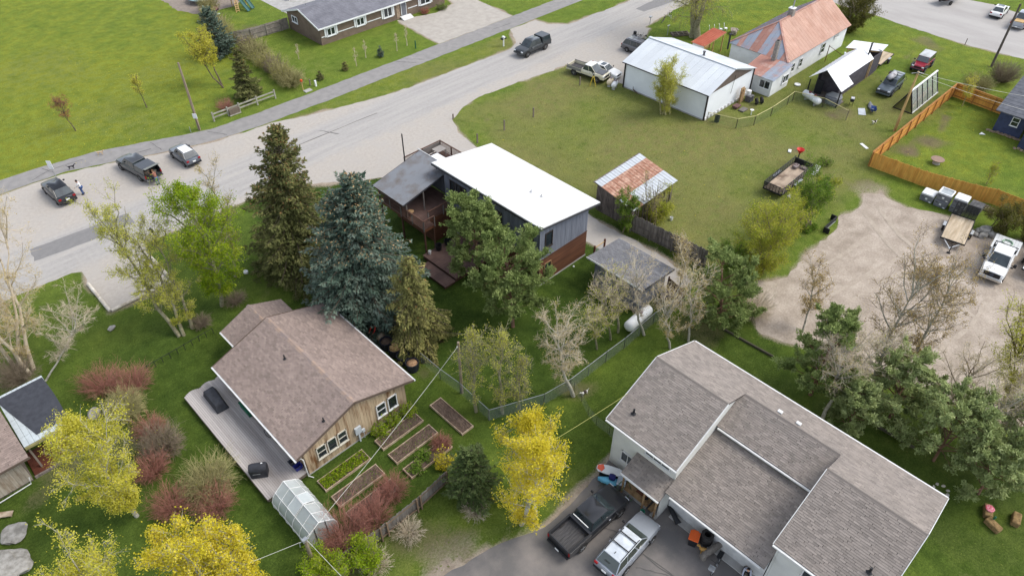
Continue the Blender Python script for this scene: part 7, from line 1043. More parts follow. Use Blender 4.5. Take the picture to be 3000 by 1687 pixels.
# ================================================================== fences, walls, poles
def boardfence(label, pts, h, m, rails, w=.14, post=2.4, side=1, mr=None, lean=0, ragged=.03, name='board_fence', th=.025, nr=3, cap=False):
    """fence of separate boards on rails and posts; side=+1/-1 puts rails left/right of the run"""
    f = thing(name, label, 'fence'); mr = mr or m
    for a, b in zip(pts[:-1], pts[1:]):
        a, b = Vector((*a, 0)), Vector((*b, 0)); d = b - a; L_ = d.length; d.normalize(); n = Vector((-d.y, d.x, 0)) * side; ang = math.atan2(d.y, d.x); k = max(1, int(round(L_ / w))); ws = L_ / k
        for i in range(k): hh = h + random.uniform(-ragged, ragged); c_ = a + d * ws * (i + .5); bx('board', m, (c_.x, c_.y, hh / 2 + .02), (ws - .01, th, hh), f, (R(lean + random.uniform(-.6, .6)), R(random.uniform(-.6, .6)), ang))
        for z in ([h * .15, h * .5, h * .88] if nr == 3 else [h * .2, h * .85]): c_ = (a + b) / 2 + n * .045; bx('rail', mr, (c_.x, c_.y, z), (L_, .05, .09), f, (0, 0, ang))
        for i in range(int(L_ / post) + 1): c_ = a + d * min(L_, i * post) + n * .11; bx('post', mr, (c_.x, c_.y, h / 2 + .02), (.1, .1, h + .04), f)
        if cap: c_ = (a + b) / 2; bx('cap_board', mr, (c_.x, c_.y, h + .06), (L_, .14, .035), f, (0, 0, ang))
    return f
M_cedar = mat('orange_cedar', srgb(222, 166, 82), .75, col2=srgb(198, 138, 62), scale=1.4, stretch=(2, 2, .4), rnd=.1); M_cedard = mat('cedar_posts', srgb(172, 120, 66), .8, rnd=.08); M_gfence = mat('grey_fence_boards', srgb(132, 126, 118), .9, col2=srgb(94, 88, 82), scale=1.3, stretch=(3, 3, .5), rnd=.2, bump=.15); M_rfence = mat('ranch_fence_boards', srgb(150, 142, 132), .9, col2=srgb(120, 112, 104), scale=1.5, rnd=.1)
boardfence('new orange cedar board fence run between the yard and the lean-to', [(74.7, 20.25), (97.9, 20.1)], 1.75, M_cedar, M_cedard, side=-1, mr=M_cedard, cap=True); boardfence('orange cedar fence end by the blue house with gate bracing', [(97.95, 20.0), (97.3, 13.9)], 1.75, M_cedar, M_cedard, side=-1, mr=M_cedard, cap=True); boardfence('orange cedar fence front run above the stacked grey tubs', [(74.72, 20.2), (75.0, 14.6), (76.1, 10.05), (76.8, 8.2), (76.8, 1.0)], 1.75, M_cedar, M_cedard, side=1, mr=M_cedard)
boardfence('tall weathered grey board fence along the drive from the barn', [(46.9, 31.2), (47.05, 29), (47.3, 26), (47.45, 23.0)], 2.0, M_gfence, M_gfence, w=.17, side=-1, lean=2, ragged=.08); boardfence('dark brown board fence stub at the corner of the grey shed', [(42.15, 23.5), (41.7, 21.4)], 1.75, mat('dark_brown_fence', srgb(106, 80, 62), .85, col2=srgb(80, 58, 46), rnd=.12), None, w=.2, side=1)
boardfence('sagging grey board fence along the bottom of the garden beds', [(15.7, 22.35), (13.0, 22.15), (10.1, 22.15), (7.0, 22.4)], 1.55, M_gfence, M_gfence, w=.16, side=-1 if False else 1, lean=-4, ragged=.06, nr=2, mr=mat('fence_rail_brown', srgb(126, 106, 86), .9, rnd=.1)); boardfence('grey board fence beside the brown ranch house', [(41.3, 98.6), (43.5, 97.95), (49.5, 97.75)], 1.65, M_rfence, M_rfence, w=.16, side=-1)
gt = thing('garden_gate', 'rusty brown gate with wire infill between the grey house and the shed', 'gate'); [bx('gate_post', M_rust, (x, 31.0, .75), (.14, .14, 1.5), gt) for x in (41.15, 42.6)]; bx('top_rail', M_newwood, (41.9, 31.0, 1.25), (1.5, .06, .08), gt); bx('bottom_rail', M_rust, (41.9, 31.0, .2), (1.5, .06, .06), gt); [bx('wire', M_steel, (41.9, 31.0, .35 + .15 * k), (1.4, .015, .015), gt) for k in range(6)]
M_link = mat('chain_link_mesh', srgb(150, 162, 156), .6, alpha=.26); M_linkd = mat('loose_wire_mesh', srgb(176, 178, 168), .7, alpha=.2)
def linkfence(label, pts, h, rail=M_steel, mesh=M_link, post=2.4, rr=.025, pm=None, name='chain_link_fence', toprail=True):
    f = thing(name, label, 'fence')
    for a, b in zip(pts[:-1], pts[1:]):
        a, b = Vector((*a, 0)), Vector((*b, 0)); L_ = (b - a).length; up = Vector((0, 0, h)); n = max(1, int(round(L_ / post)))
        MB().poly([a + Vector((0, 0, .03)), b + Vector((0, 0, .03)), b + up, a + up], [(0, 1, 2, 3)]).build('mesh', mesh, f)
        if toprail: MB().tube([a + up, b + up], rr, 6).build('top_rail', rail, f)
        d = (b - a).normalized(); k = int(L_ / .35); mw = M_link; w = MB()
        for i in range(k + 1):   # a few woven wires so the mesh catches light
            p = a + d * min(L_, i * .35)
            if i < k: w.bar(p + Vector((0, 0, .03)), p + d * .35 + up, .0035); w.bar(p + d * .35 + Vector((0, 0, .03)), p + up, .0035)
        w.build('wires', mw, f)
        for i in range(n + 1): p = a.lerp(b, i / n); MB().tube([p, p + up * 1.03], rr * 1.2, 6).build('post', pm or rail, f)
    return f
linkfence('chain link fence between the cottage garden and the dark lawn', [(21.85, 35.4), (21.45, 32.1), (21.45, 29.8), (21.6, 27.6), (21.45, 24.3)], 1.25); linkfence('chain link fence running from the poplars past the birch to the propane tank', [(21.45, 24.2), (25.4, 22.4), (27.9, 22.0), (32.0, 21.9), (34.2, 21.8), (38.2, 21.9), (40.6, 21.6)], 1.25)
linkfence('loose sagging wire fence curling from the birch to the cream house', [(28.0, 21.7), (27.6, 20.6), (27.0, 19.4), (26.75, 18.4), (26.75, 17.2), (26.6, 16.2)], 1.05, M_linkd, M_linkd, 1.6, .012, M_dark, toprail=False); M_yrail = mat('yellowed_rail', srgb(206, 196, 140), .6)
linkfence('dog run fence with pale yellow top rail beside the workshop', [(70.3, 38.2), (71.45, 34.9), (73.6, 33.8), (77.0, 33.55), (81.0, 33.6), (82.5, 33.7), (83.45, 30.2), (82.6, 26.7)], 1.25, M_yrail, mat('green_mesh', srgb(120, 140, 104), .7, alpha=.16), 3.2, .035, M_wood)
rf = thing('low_rail_fence', 'low black rail fence on the lawn beside the cottage wing', 'fence')
for k in range(11): bx('post', M_black, (4.9 + k * .63, 46.52 + .03 * k, .32), (.04, .04, .64), rf)
MB().bar((4.9, 46.52, .6), (11.2, 46.8, .6), .03).build('rail', M_black, rf)
pk = thing('park_rail', 'weathered two-rail park fence with a small notice case beside the path', 'fence'); PX = [28.2, 30.1, 31.6, 34.0, 36.5]; M_pale = mat('silvered_wood', srgb(168, 166, 152), .9, col2=srgb(138, 134, 122), scale=2, rnd=.08)
for x in PX: bx('post', M_pale, (x, 79.7, .6), (.16, .16, 1.2), pk)
for a, b in zip(PX[:-1], PX[1:]):
    for z in ((.95, .5) if a != 30.1 else (.95,)): bx('rail', M_pale, ((a + b) / 2, 79.7, z), (b - a, .07, .16), pk)
MB().box((30.85, 79.55, .45), (1.35, .3, .75)).build('notice_case', mat('case_brown', srgb(118, 106, 94), .8, col2=srgb(96, 84, 74), scale=5), pk); bx('case_sill', M_pale, (30.85, 79.35, .1), (1.45, .1, .1), pk)
M_log = mat('pale_log', srgb(206, 200, 188), .85, col2=srgb(168, 158, 142), scale=2.5, rnd=.08)
for k, (a, b, lb) in enumerate((((6.1, 60.3), (6.1, 57.8), 'pale timber edging log on the left of the parking bay nearest the road'), ((6.1, 57.7), (6.1, 55.4), 'pale timber edging log on the left of the parking bay away from the road'), ((11.7, 60.0), (11.7, 57.6), 'pale timber edging log on the right of the parking bay nearest the mailbox'), ((11.7, 57.5), (11.7, 55.3), 'pale timber edging log on the right of the bay under the yellow green tree'), ((11.6, 55.3), (10.2, 55.5), 'pale timber edging log at the back right of the parking bay'), ((10.0, 55.9), (8.9, 56.2), 'loose pale log lying inside the parking bay'), ((6.2, 55.35), (9.9, 55.4), 'long pale timber log across the back of the parking bay'))):
    d = Vector(b) - Vector(a); L_ = d.length; tag(MB().lathe([(.06, 0), (.15, .02), (.16, L_ * .5), (.14, L_ - .02), (.05, L_)], (0, 0, 0), 9, 'X').build('edging_log', M_log, None, (*a, .14), (0, 0, math.atan2(d.y, d.x)), smooth=40), lb, 'log', 'parking bay logs')
# poles and wires
M_pole = mat('pole_wood', srgb(150, 136, 116), .9, col2=srgb(110, 98, 84), scale=2, stretch=(3, 3, .3)); M_poley = mat('pole_yellow', srgb(190, 162, 108), .85, col2=srgb(150, 122, 80), scale=2, stretch=(3, 3, .3)); M_wire = mat('wire_pale', srgb(226, 224, 214), .5)
p = thing('utility_pole', 'wooden utility pole with a white sign beside the path', 'pole', (26.0, 79.1)); MB().tube([(0, 0, 0), (.1, .1, 4), (.15, .2, 8.2)], [.16, .14, .11], 10).build('shaft', M_pole, p, smooth=40); MB().tube([(.0, -.2, 0), (-.05, -.1, 4), (.12, .2, 8)], .035, 6).build('conduit', M_pole, p); bx('sign', M_white, (-.1, -.2, 1.9), (.05, .5, .6), p, (0, 0, R(40)))
p = thing('wooden_pole', 'short wooden service pole among the yellow green poplars', 'pole', (21.75, 27.6)); MB().tube([(0, 0, 0), (0, 0, 5.6)], [.12, .1], 9).build('shaft', M_pole, p, smooth=40); bx('insulator', M_white, (-.12, 0, 5.2), (.08, .08, .12), p)
p = thing('crooked_pole', 'crooked pale pole with wire fittings beside the greenhouse', 'pole', (5.9, 23.6)); MB().tube([(0, 0, 0), (.05, -.3, 2.2), (-.05, -.75, 4.6)], [.14, .12, .1], 9).build('shaft', M_pole, p, smooth=40); MB().box((-.05, -.72, 4.55), (.3, .22, .2)).tube([(-.1, -.7, 4.6), (-.35, -.6, 4.4), (-.4, -.65, 4.1)], .03, 5).tube([(0, -.75, 4.6), (.25, -.7, 4.5)], .03, 5).build('fittings', M_steel, p)
p = thing('utility_pole', 'dark leaning utility pole in front of the silver pickup at the upper right', 'pole', (110.6, 19.7)); MB().tube([(0, 0, 0), (.3, .1, 8.3)], [.17, .12], 9).build('shaft', mat('pole_dark', srgb(92, 84, 78), .9), p, smooth=40)
p = thing('utility_pole', 'pale wooden pole with guy wires beside the glass lean-to', 'pole', (84.4, 21.5)); MB().tube([(0, 0, 0), (.8, .2, 7.0)], [.17, .12], 9).build('shaft', M_poley, p, smooth=40); MB().tube([(-.35, 0, 0), (.7, .2, 6.6)], .09, 7).build('brace_pole', M_poley, p); MB().box((.8, .2, 6.9), (.35, .2, .16)).tube([(.8, .2, 6.9), (1.2, -.3, 6.8)], .03, 5).tube([(.8, .2, 6.9), (.3, .7, 6.8)], .03, 5).build('fittings', M_steel, p)
def wire(label, a, b, sag=.4, r=.011, m=None, name='overhead_wire'):
    a, b = Vector(a), Vector(b); tag(MB().tube([a.lerp(b, k / 12) - Vector((0, 0, sag * 4 * (k / 12) * (1 - k / 12))) for k in range(13)], r, 5).build(name, m or M_wire), label, 'wire')
wire('white service wire crossing the garden beds from the poplar pole to the crooked pole', (21.65, 27.6, 5.2), (5.9, 22.9, 4.55), .25); wire('white wire running off left from the crooked pole', (5.8, 22.9, 4.5), (-6, 27.5, 4.6), .3); wire('white wire running off to the bottom from the crooked pole', (5.95, 22.8, 4.5), (6.8, 8, 5.2), .2)
wire('thin yellow green wire from the golden tree to the eave of the cream house', (18.6, 17.4, 5.6), (26.9, 16.0, 5.9), .1, .012, mat('wire_yellow', srgb(190, 186, 110), .6)); wire('white overhead wire over the fenced yard, upper of two', (85.2, 21.7, 6.9), (95, 10.5, 4.2), .2, .012); wire('white overhead wire over the fenced yard, lower of two', (85.2, 21.6, 6.7), (92.3, 9.6, 3.6), .2, .012)
# ================================================================== tanks, tubs, boulders and small things
def tank(label, loc, rz, L_, r, lids=1, m=None, z=.28, lidm=None, name='propane_tank'):
    t = thing(name, label, 'tank', loc, rz); h = L_ / 2; MB().lathe([(.02, -h), (r * .55, -h + .06), (r * .9, -h + r * .35), (r, -h + r * .7), (r, h - r * .7), (r * .9, h - r * .35), (r * .55, h - .06), (.02, h)], (0, 0, z + r), 20, 'X').build('vessel', m or M_white, t, smooth=60)
    for x in (-h * .55, h * .55): MB().box((x, 0, z / 2 + .02), (.16, r * 1.2, z + .1)).build('foot', M_conc, t)
    for k in range(lids): MB().lathe([(.17, 0), (.17, .14), (.1, .2), (.02, .2)], ((k - (lids - 1) / 2) * L_ * .32 + (.0 if lids > 1 else .25), 0, z + 2 * r - .03), 12).build('dome_lid', lidm or mat('lid_grey', srgb(150, 138, 140), .6), t)
    return t
tank('large white propane tank beside the chain link fence below the shed', (37.2, 22.75), 3, 3.3, .48); tank('white propane tank with two dark red lids in front of the tiny house', (83.7, 31.9), 68, 3.0, .42, 2, lidm=mat('lid_red', srgb(120, 60, 60), .6)); tank('small white propane tank at the workshop corner, nearer of two', (69.1, 51.5), 20, 1.3, .33, 1); tank('small cream propane tank at the workshop corner, farther of two', (69.3, 52.4), 20, 1.3, .33, 1, mat('cream_tank', srgb(226, 208, 176), .5))
M_tub = mat('grey_tub', srgb(124, 126, 130), .6, col2=srgb(104, 106, 112), scale=2, rnd=.06)
def tub(label, loc, rz=0, cover=None):
    t = thing('insulated_tub', label, 'tub', loc, rz, 'stacked grey tubs'); MB().poly([(-.62, -.6, 0), (.62, -.6, 0), (.62, .6, 0), (-.62, .6, 0), (-.68, -.66, .74), (.68, -.66, .74), (.68, .66, .74), (-.68, .66, .74)], [(3, 2, 1, 0), (0, 1, 5, 4), (1, 2, 6, 5), (2, 3, 7, 6), (3, 0, 4, 7), (4, 5, 6, 7)]).build('shell', M_tub, t, bevel=.06)
    bx('badge', M_white, (-.66, 0, .4), (.03, .2, .2), t); bx('label_plate', M_white, (-.66, -.42, .15), (.03, .2, .1), t); bx('hand_slot', M_dark, (-.66, .4, .55), (.03, .22, .06), t)
    if cover == 'foam': MB().box((0, 0, .83), (1.3, 1.26, .2)).build('foam_top', M_white, t, bevel=.09)
    if cover == 'open': MB().box((-.6, 0, .8), (.14, 1.3, .16)).box((.6, 0, .8), (.14, 1.3, .162)).box((0, -.6, .8), (1.1, .14, .164)).box((0, .6, .8), (1.1, .14, .166)).build('rim', M_white, t, bevel=.04); bx('inner_floor', mat('tub_inner', srgb(170, 176, 178), .5), (0, 0, .75), (1.1, 1.1, .03), t)
tub('lone grey tub with a white foam top at the left of the tub row', (73.0, 13.1), 3, 'foam'); tub('lower grey tub of the middle stack', (73.0, 11.7), 2); tub('upper grey tub of the middle stack with an open white rim', (73.05, 11.7, .75), 2, 'open'); tub('lower grey tub of the right stack', (73.1, 10.2), 4); tub('upper grey tub of the right stack with white foam cover', (73.12, 10.2, .75), 4, 'foam')
M_pav = mat('dark_paver', srgb(104, 104, 104), .9, col2=srgb(76, 76, 78), rnd=.15)
pv = thing('paver_stack', 'strapped stack of dark grey pavers right of the tubs', 'pavers', (74.4, 8.95)); [bx('paver', M_pav, (-.5 + .34 * i, -.45 + .3 * j, .14 + .25 * k), (.32, .28, .23), pv) for i in range(4) for j in range(4) for k in range(3)]
pl = thing('pallet', 'grey wooden pallet leaning behind the pavers', 'pallet', (75.6, 8.0)); [bx('slat', M_wood, (0, -.55 + .2 * k, .14), (1.1, .11, .03), pl) for k in range(6)]; [bx('stringer', M_wood, (x, 0, .06), (.05, 1.2, .1), pl) for x in (-.5, 0, .5)]
M_rock = mat('boulder', srgb(166, 162, 154), .95, col2=srgb(124, 120, 112), scale=2.5, bump=.4)
def rock(label, loc, s, name='boulder', m=None, seed=0, sq=.6):
    rg = np.random.default_rng(seed + 40); bm = bmesh.new(); bmesh.ops.create_icosphere(bm, subdivisions=3, radius=1); ph_ = rg.normal(size=(6, 3)); am = rg.uniform(.05, .13, 6)
    for v in bm.verts:
        k = 1 + sum(a * math.sin(2.2 * v.co.dot(Vector(q)) + i) for i, (a, q) in enumerate(zip(am, ph_))); v.co = Vector((v.co.x * k, v.co.y * k, max(-.5, min(.75, v.co.z * k)) * sq))
    me = bpy.data.meshes.new(name); bm.to_mesh(me); bm.free(); return tag(link(name, me, m or M_rock, None, (loc[0], loc[1], s * .32 * sq / .6 + (loc[2] if len(loc) > 2 else 0)), (0, 0, rg.random() * 6), (s, s * rg.uniform(.7, 1), s)), label, 'boulder')
for k, (p, s, lb) in enumerate((((71.1, 7.25), .5, 'upright pale boulder at the left of the rock pile'), ((71.5, 6.75), .75, 'largest pale boulder on top of the rock pile'), ((71.3, 6.1), .62, 'flat boulder at the right of the rock pile by the truck'), ((70.5, 6.75), .55, 'low boulder at the front of the rock pile'), ((70.2, 7.3), .35, 'small boulder beside the trailer wheel'), ((72.2, 6.3), .5, 'boulder half hidden under the bush behind the rock pile'))): rock(lb, p, s, seed=k)
rock('round pale stone under the reddish shrub at lower left', (.8, 45.2), .55, seed=11); rock('grey round rock sunk in the left lawn', (5.3, 53.3), .3, seed=12); rock('white stone on the shaded lawn by the road', (17.0, 51.9), .28, seed=13, m=M_white); rock('broad pale flagstone outcrop in the bottom left corner', (-7.6, 36.8), 1.6, seed=15, sq=.3); rock('pale flat stone step at the bottom left edge', (-6.6, 39.0), .8, seed=16, sq=.3)
for k in range(7): a = k * .9; rock('white stone in the loose ring behind the big roof, number %s clockwise' % ['one', 'two', 'three', 'four', 'five', 'six', 'seven'][k], (39.3 + .45 * math.cos(a), -1.5 + .45 * math.sin(a)), .12, name='ring_stone', seed=20 + k, m=M_log)
bs = thing('steel_push_box', 'black steel push box lying under the green bush at the lot', 'plow box', (61.45, 17.95)); bx('back_plate', M_black, (0, 0, .32), (2.5, .06, .6), bs); [bx('end_plate', M_black, (x, -.25 if x < 0 else .25, .3), (.06, .6, .6), bs) for x in (-1.25, 1.25)]; bx('cutting_edge', M_steel, (0, -.05, .05), (2.4, .04, .1), bs); [bx('brace', M_dark, (x, .05, .3), (.05, .1, .55), bs) for x in (-.6, .1, .7)]
for lb, a, b in (('dark timber edging between the pine bed and the lot lawn', (41.8, 17.4), (42.0, 12.8)), ('second dark timber edging among the thicket pines', (41.3, 3.9), (41.35, 1.2))): tag(MB().bar((*a, .1), (*b, .1), .12, .2).build('edging_timber', mat('dark_edging', srgb(84, 80, 66), .9)), lb, 'edging')
# firewood barrels behind the cottage
M_barrel = mat('navy_black_tub', srgb(54, 57, 68), .6, col2=srgb(40, 42, 50))
for k, (x, y, fill, lb) in enumerate(((20.55, 32.1, 'chips', 'dark ribbed tub full of wood chips, nearest the garden'), (20.5, 33.2, 'leaf', 'dark ribbed tub with green clippings, second from the garden'), (20.55, 34.3, 'wood', 'dark ribbed tub heaped with split firewood, third from the garden'), (20.5, 35.4, 'soil', 'dark ribbed tub of earth, fourth from the garden'))):
    t = thing('garden_tub', lb, 'tub', (x, y), group='tubs behind the cottage'); MB().lathe([(.44, 0), (.52, .85), (.48, .85), (.46, .6), (.02, .6)], (0, 0, 0), 20).build('shell', M_barrel, t, smooth=30)
    for q in range(20): a = q * math.pi / 10; MB().bar((.45 * math.cos(a), .45 * math.sin(a), .02), (.53 * math.cos(a), .53 * math.sin(a), .84), .035).build('rib', M_barrel, t)
    fm_ = {'chips': mat('wood_chips', srgb(172, 140, 108), .95, col2=srgb(130, 100, 74), scale=8), 'leaf': mat('clippings', srgb(84, 96, 50), .95, col2=srgb(60, 60, 36), scale=8), 'wood': M_newwood, 'soil': M_soil}[fill]; MB().lathe([(.47, .62), (.4, .78), (.2, .86), (.02, .88)], (0, 0, 0), 14).build('contents', fm_, t, smooth=60)
    if fill == 'wood':
        for q in range(9): a = q * .7; MB().lathe([(.1, -.17), (.1, .17)], (0, 0, 0), 6, 'X').build('firewood', M_newwood, t, (.22 * math.cos(a), .22 * math.sin(a), .9 + .04 * (q % 3)), (0, R(random.uniform(-20, 20)), random.random() * 3))
tag(MB().lathe([(.12, -.4), (.3, -.3), (.36, 0), (.28, .3), (.1, .42)], (0, 0, 0), 12, 'X').build('sack', mat('pale_sack', srgb(172, 156, 132), .9), None, (20.75, 36.5, .3), (0, 0, .6), smooth=60), 'pale stuffed sack beside the tubs behind the cottage', 'sack')
# signs, posts, mailboxes
def post(label, loc, h, m, w=.1, name='post', cat='post', group=None): return tag(MB().box((0, 0, h / 2), (w, w, h)).box((0, 0, h + .01), (w * 1.15, w * 1.15, .03)).build(name, m, None, (*loc, 0)), label, cat, group)
for p, h, lb in (((47.4, 53.9), 1.15, 'old wooden post nearest the sun deck in the field'), ((51.6, 53.8), 1.3, 'old wooden post in the field, second from the sun deck'), ((56.3, 53.6), 1.2, 'old wooden post in the middle of the field'), ((49.1, 60.1), .6, 'short broken post at the grass point by the road'), ((66.6, 55.2), 1.1, 'pale stake in front of the cream pickup')): post(lb, p, h, M_wood, .13, 'fence_post', group='old posts in the field')
post('green utility marker post on the ranch lawn', (58.5, 79.0), 1.1, mat('green_post', srgb(34, 88, 62), .6), .12); post('short grey post beside the path near the marker', (41.6, 79.7), .8, M_wood, .14); post('white utility pedestal beside the path', (42.0, 79.0), .75, M_white, .2, 'pedestal', 'pedestal'); post('thin grey peg beside the utility pole', (25.0, 79.2), .7, M_steel, .06); post('thin stake at the side road edge', (115.3, 24.9), .9, M_wood, .08)
mk = thing('marker_post', 'yellow marker post with an orange top on a concrete pad beside the path', 'marker', (40.2, 79.2)); bx('shaft', M_poley, (0, 0, .6), (.08, .08, 1.2), mk); MB().lathe([(.02, 0), (.16, .05), (.16, .28), (.02, .32)], (0, 0, 1.15), 8).build('orange_cap', mat('orange_flag', srgb(210, 84, 40), .7), mk); bx('pad', M_conc, (.35, -.55, .04), (1.0, .7, .08), mk)
mb_ = thing('mailbox', 'black mailbox on a post by the parking bay', 'mailbox', (13.2, 62.3)); bx('post', M_wood, (0, 0, .5), (.1, .1, 1.0), mb_); MB().box((0, .1, 1.1), (.24, .55, .2)).lathe([(.12, -.17), (.12, .38)], (0, 0, 1.2), 10, 'Y').build('box', M_black, mb_, smooth=40)
mb_ = thing('mailbox', 'white post with two black mailboxes on the grass strip by the ranch drive', 'mailbox', (67.9, 70.8)); bx('post', M_white, (0, 0, .6), (.14, .14, 1.2), mb_); [MB().box((s * .3, 0, 1.15), (.24, .45, .22)).build('box', M_black, mb_, bevel=.05) for s in (-1, 1)]; bx('cap', M_white, (0, 0, 1.35), (.3, .4, .2), mb_)
mb_ = thing('mailbox', 'grey mailbox on a thin post beside the road near the willow', 'mailbox', (89.2, 61.1)); bx('post', M_steel, (0, 0, .5), (.07, .07, 1.0), mb_); MB().box((0, 0, 1.08), (.5, .3, .22)).build('box', M_steel, mb_, bevel=.06)
sg = thing('notice_sign', 'white two-panel notice sign seen from behind at the park edge', 'sign', (10.25, 80.1), 40); bx('post', M_steel, (0, 0, 1.1), (.06, .06, 2.2), sg); bx('panel', M_white, (-.04, 0, 1.95), (.03, .5, .55), sg); bx('panel', M_white, (-.04, 0, 1.45), (.03, .5, .4), sg)
fp_ = thing('flood_lamp', 'small white twin flood lamp post behind the workshop', 'lamp', (87.6, 56.7)); bx('post', M_steel, (0, 0, .7), (.07, .07, 1.4), fp_); [MB().lathe([(.04, 0), (.12, .12)], (s * .15, 0, 1.4), 8).build('lamp_head', M_white, fp_) for s in (-1, 1)]
ld = thing('step_ladder', 'yellow step ladder standing beside the cream pickup', 'ladder', (67.7, 53.9), 40); M_yel = mat('yellow_fibreglass', srgb(214, 186, 70), .5); [MB().bar((s * .25, -.35, 0), (s * .17, 0, 1.5), .05).bar((s * .25, .4, 0), (s * .17, .04, 1.5), .05).build('side_rail', M_yel, ld) for s in (-1, 1)]; [bx('step', M_yel, (0, -.35 + .07 * k * 1.16, .3 * k), (.44, .08, .03), ld) for k in range(1, 5)]; bx('top_cap', M_dark, (0, .02, 1.5), (.42, .2, .05), ld)
# yard of the tiny house
ht = thing('hot_tub', 'grey round hot tub under the tiny house porch', 'hot tub', (85.4, 29.9, .22)); MB().lathe([(.98, 0), (1.0, .75), (.9, .8), (.02, .82)], (0, 0, 0), 20).build('shell', M_tub, ht, smooth=40); MB().box((0, 0, .88), (1.4, 1.4, .1)).build('cover', mat('tub_cover', srgb(140, 142, 144), .7), ht, bevel=.1)
tag(MB().box((86.0, 32.3, 1.1), (.12, .95, 1.8)).build('fridge', M_black, bevel=.1), 'tall black cabinet standing in the tiny house porch', 'cabinet'); gg = thing('grill', 'small black pellet grill on legs in the yard', 'grill', (86.5, 28.0), 20); MB().lathe([(.02, -.35), (.25, -.33), (.25, .33), (.02, .35)], (0, 0, .85), 12, 'X').build('barrel', M_black, gg, smooth=40); [bx('leg', M_dark, (x, y, .33), (.04, .04, .66), gg) for x in (-.25, .25) for y in (-.18, .18)]; MB().box((-.1, 0, 1.05), (.5, .4, .1)).build('lid', mat('lid_silver', (.6, .6, .6), .4), gg); MB().box((.5, 0, .8), (.3, .3, .3)).build('hopper', M_black, gg)
def canoe(label, loc, rz, L_, m, w=.35, rot=0, name='kayak'):
    h = L_ / 2; return tag(loft([[Vector((x, y * ww, z * hh)) for y, z in ((-1, .5), (-.7, .1), (0, 0), (.7, .1), (1, .5), (.6, .75), (0, .82), (-.6, .75))] for x, ww, hh in ((h, .02, .5), (h * .7, w * .6, .42), (0, w, .4), (-h * .7, w * .6, .42), (-h, .02, .5))]).build(name, m, None, loc, (R(rot), 0, R(rz)), smooth=50), label, 'kayak')
canoe('grey folded boat on the yard grass', (87.6, 25.9, 0), 35, 2.3, M_tub, .4); wb_ = thing('wheelbarrow', 'blue wheelbarrow beside the grey boat', 'wheelbarrow', (86.7, 25.3), 25); MB().poly([(-.35, -.25, .35), (.4, -.2, .32), (.4, .2, .32), (-.35, .25, .35), (-.5, -.35, .65), (.6, -.3, .62), (.6, .3, .62), (-.5, .35, .65)], [(3, 2, 1, 0), (0, 1, 5, 4), (1, 2, 6, 5), (2, 3, 7, 6), (3, 0, 4, 7)]).build('tray', mat('blue_tray', srgb(60, 84, 140), .5), wb_); MB().lathe([(.05, -.05), (.18, -.05), (.18, .05), (.05, .05)], (.6, 0, .18), 12, 'Y').build('wheel', M_rubber, wb_); MB().bar((.6, -.2, .2), (-.9, -.3, .5), .04).bar((.6, .2, .2), (-.9, .3, .5), .04).bar((-.3, -.25, 0), (-.3, -.25, .4), .03).bar((-.3, .25, 0), (-.3, .25, .4), .03).build('handle_frame', M_wood, wb_)
tag(MB().extr([(84.9, 26.2, .03), (85.4, 25.5, .03), (87.0, 26.4, .03), (86.4, 27.0, .03)], (0, 0, .03)).build('metal_sheet', M_galv), 'corrugated metal sheet lying flat in the yard', 'sheet'); tag(MB().box((78.4, 22.4, .03), (1.2, .35, .05), R(60)).build('board_scrap', M_white), 'white board lying in the grass outside the orange fence', 'board'); tag(MB().poly([(68.7, 23.9, .05), (68.8, 23.3, .05), (70.9, 23.8, .05), (70.9, 24.4, .05), (69.7, 23.9, .4)], [(0, 1, 4), (1, 2, 4), (2, 3, 4), (3, 0, 4)]).build('white_tarp', M_white), 'crumpled white tarp on the grass behind the black trailer', 'tarp'); tag(MB().box((63.15, 23.25, .12), (.55, .3, .24)).build('concrete_block', M_conc, bevel=.02), 'single pale concrete block beside the black trailer tail', 'block')
rt_ = thing('red_funnel', 'red spreader hopper on a post behind the black trailer', 'spreader', (69.6, 26.0)); MB().lathe([(.1, 0), (.42, .45), (.42, .5), (.05, .2)], (0, 0, 1.3), 12).build('hopper', mat('red_plastic', srgb(206, 52, 44), .5), rt_); bx('stand', M_black, (0, 0, .65), (.1, .1, 1.3), rt_)
bucket('white bucket lying in the field by the grey board fence', (51.2, 29.5, 0), M_white, .36, .17); tag(MB().box((71.3, 27.8, .08), (.6, .35, .14), .4).build('paper_scrap', M_white, bevel=.05), 'white scrap near the red hopper', 'scrap'); tag(MB().poly([(90.5, 14.2, .04), (90.9, 13.6, .06), (91.1, 13.9, .05), (90.8, 14.1, .25)], [(0, 1, 3), (1, 2, 3), (2, 0, 3)]).build('white_scrap', M_white), 'white scrap on the fenced lawn near the blue house', 'scrap')
rt2 = thing('round_table', 'round brown concrete table inside the orange fence', 'table', (80.6, 15.2)); MB().lathe([(.68, 0), (.7, .07), (.02, .08)], (0, 0, .5), 20).build('top', mat('brown_concrete', srgb(150, 126, 110), .9), rt2); MB().lathe([(.4, 0), (.3, .5)], (0, 0, 0), 14).build('pedestal', M_conc, rt2)
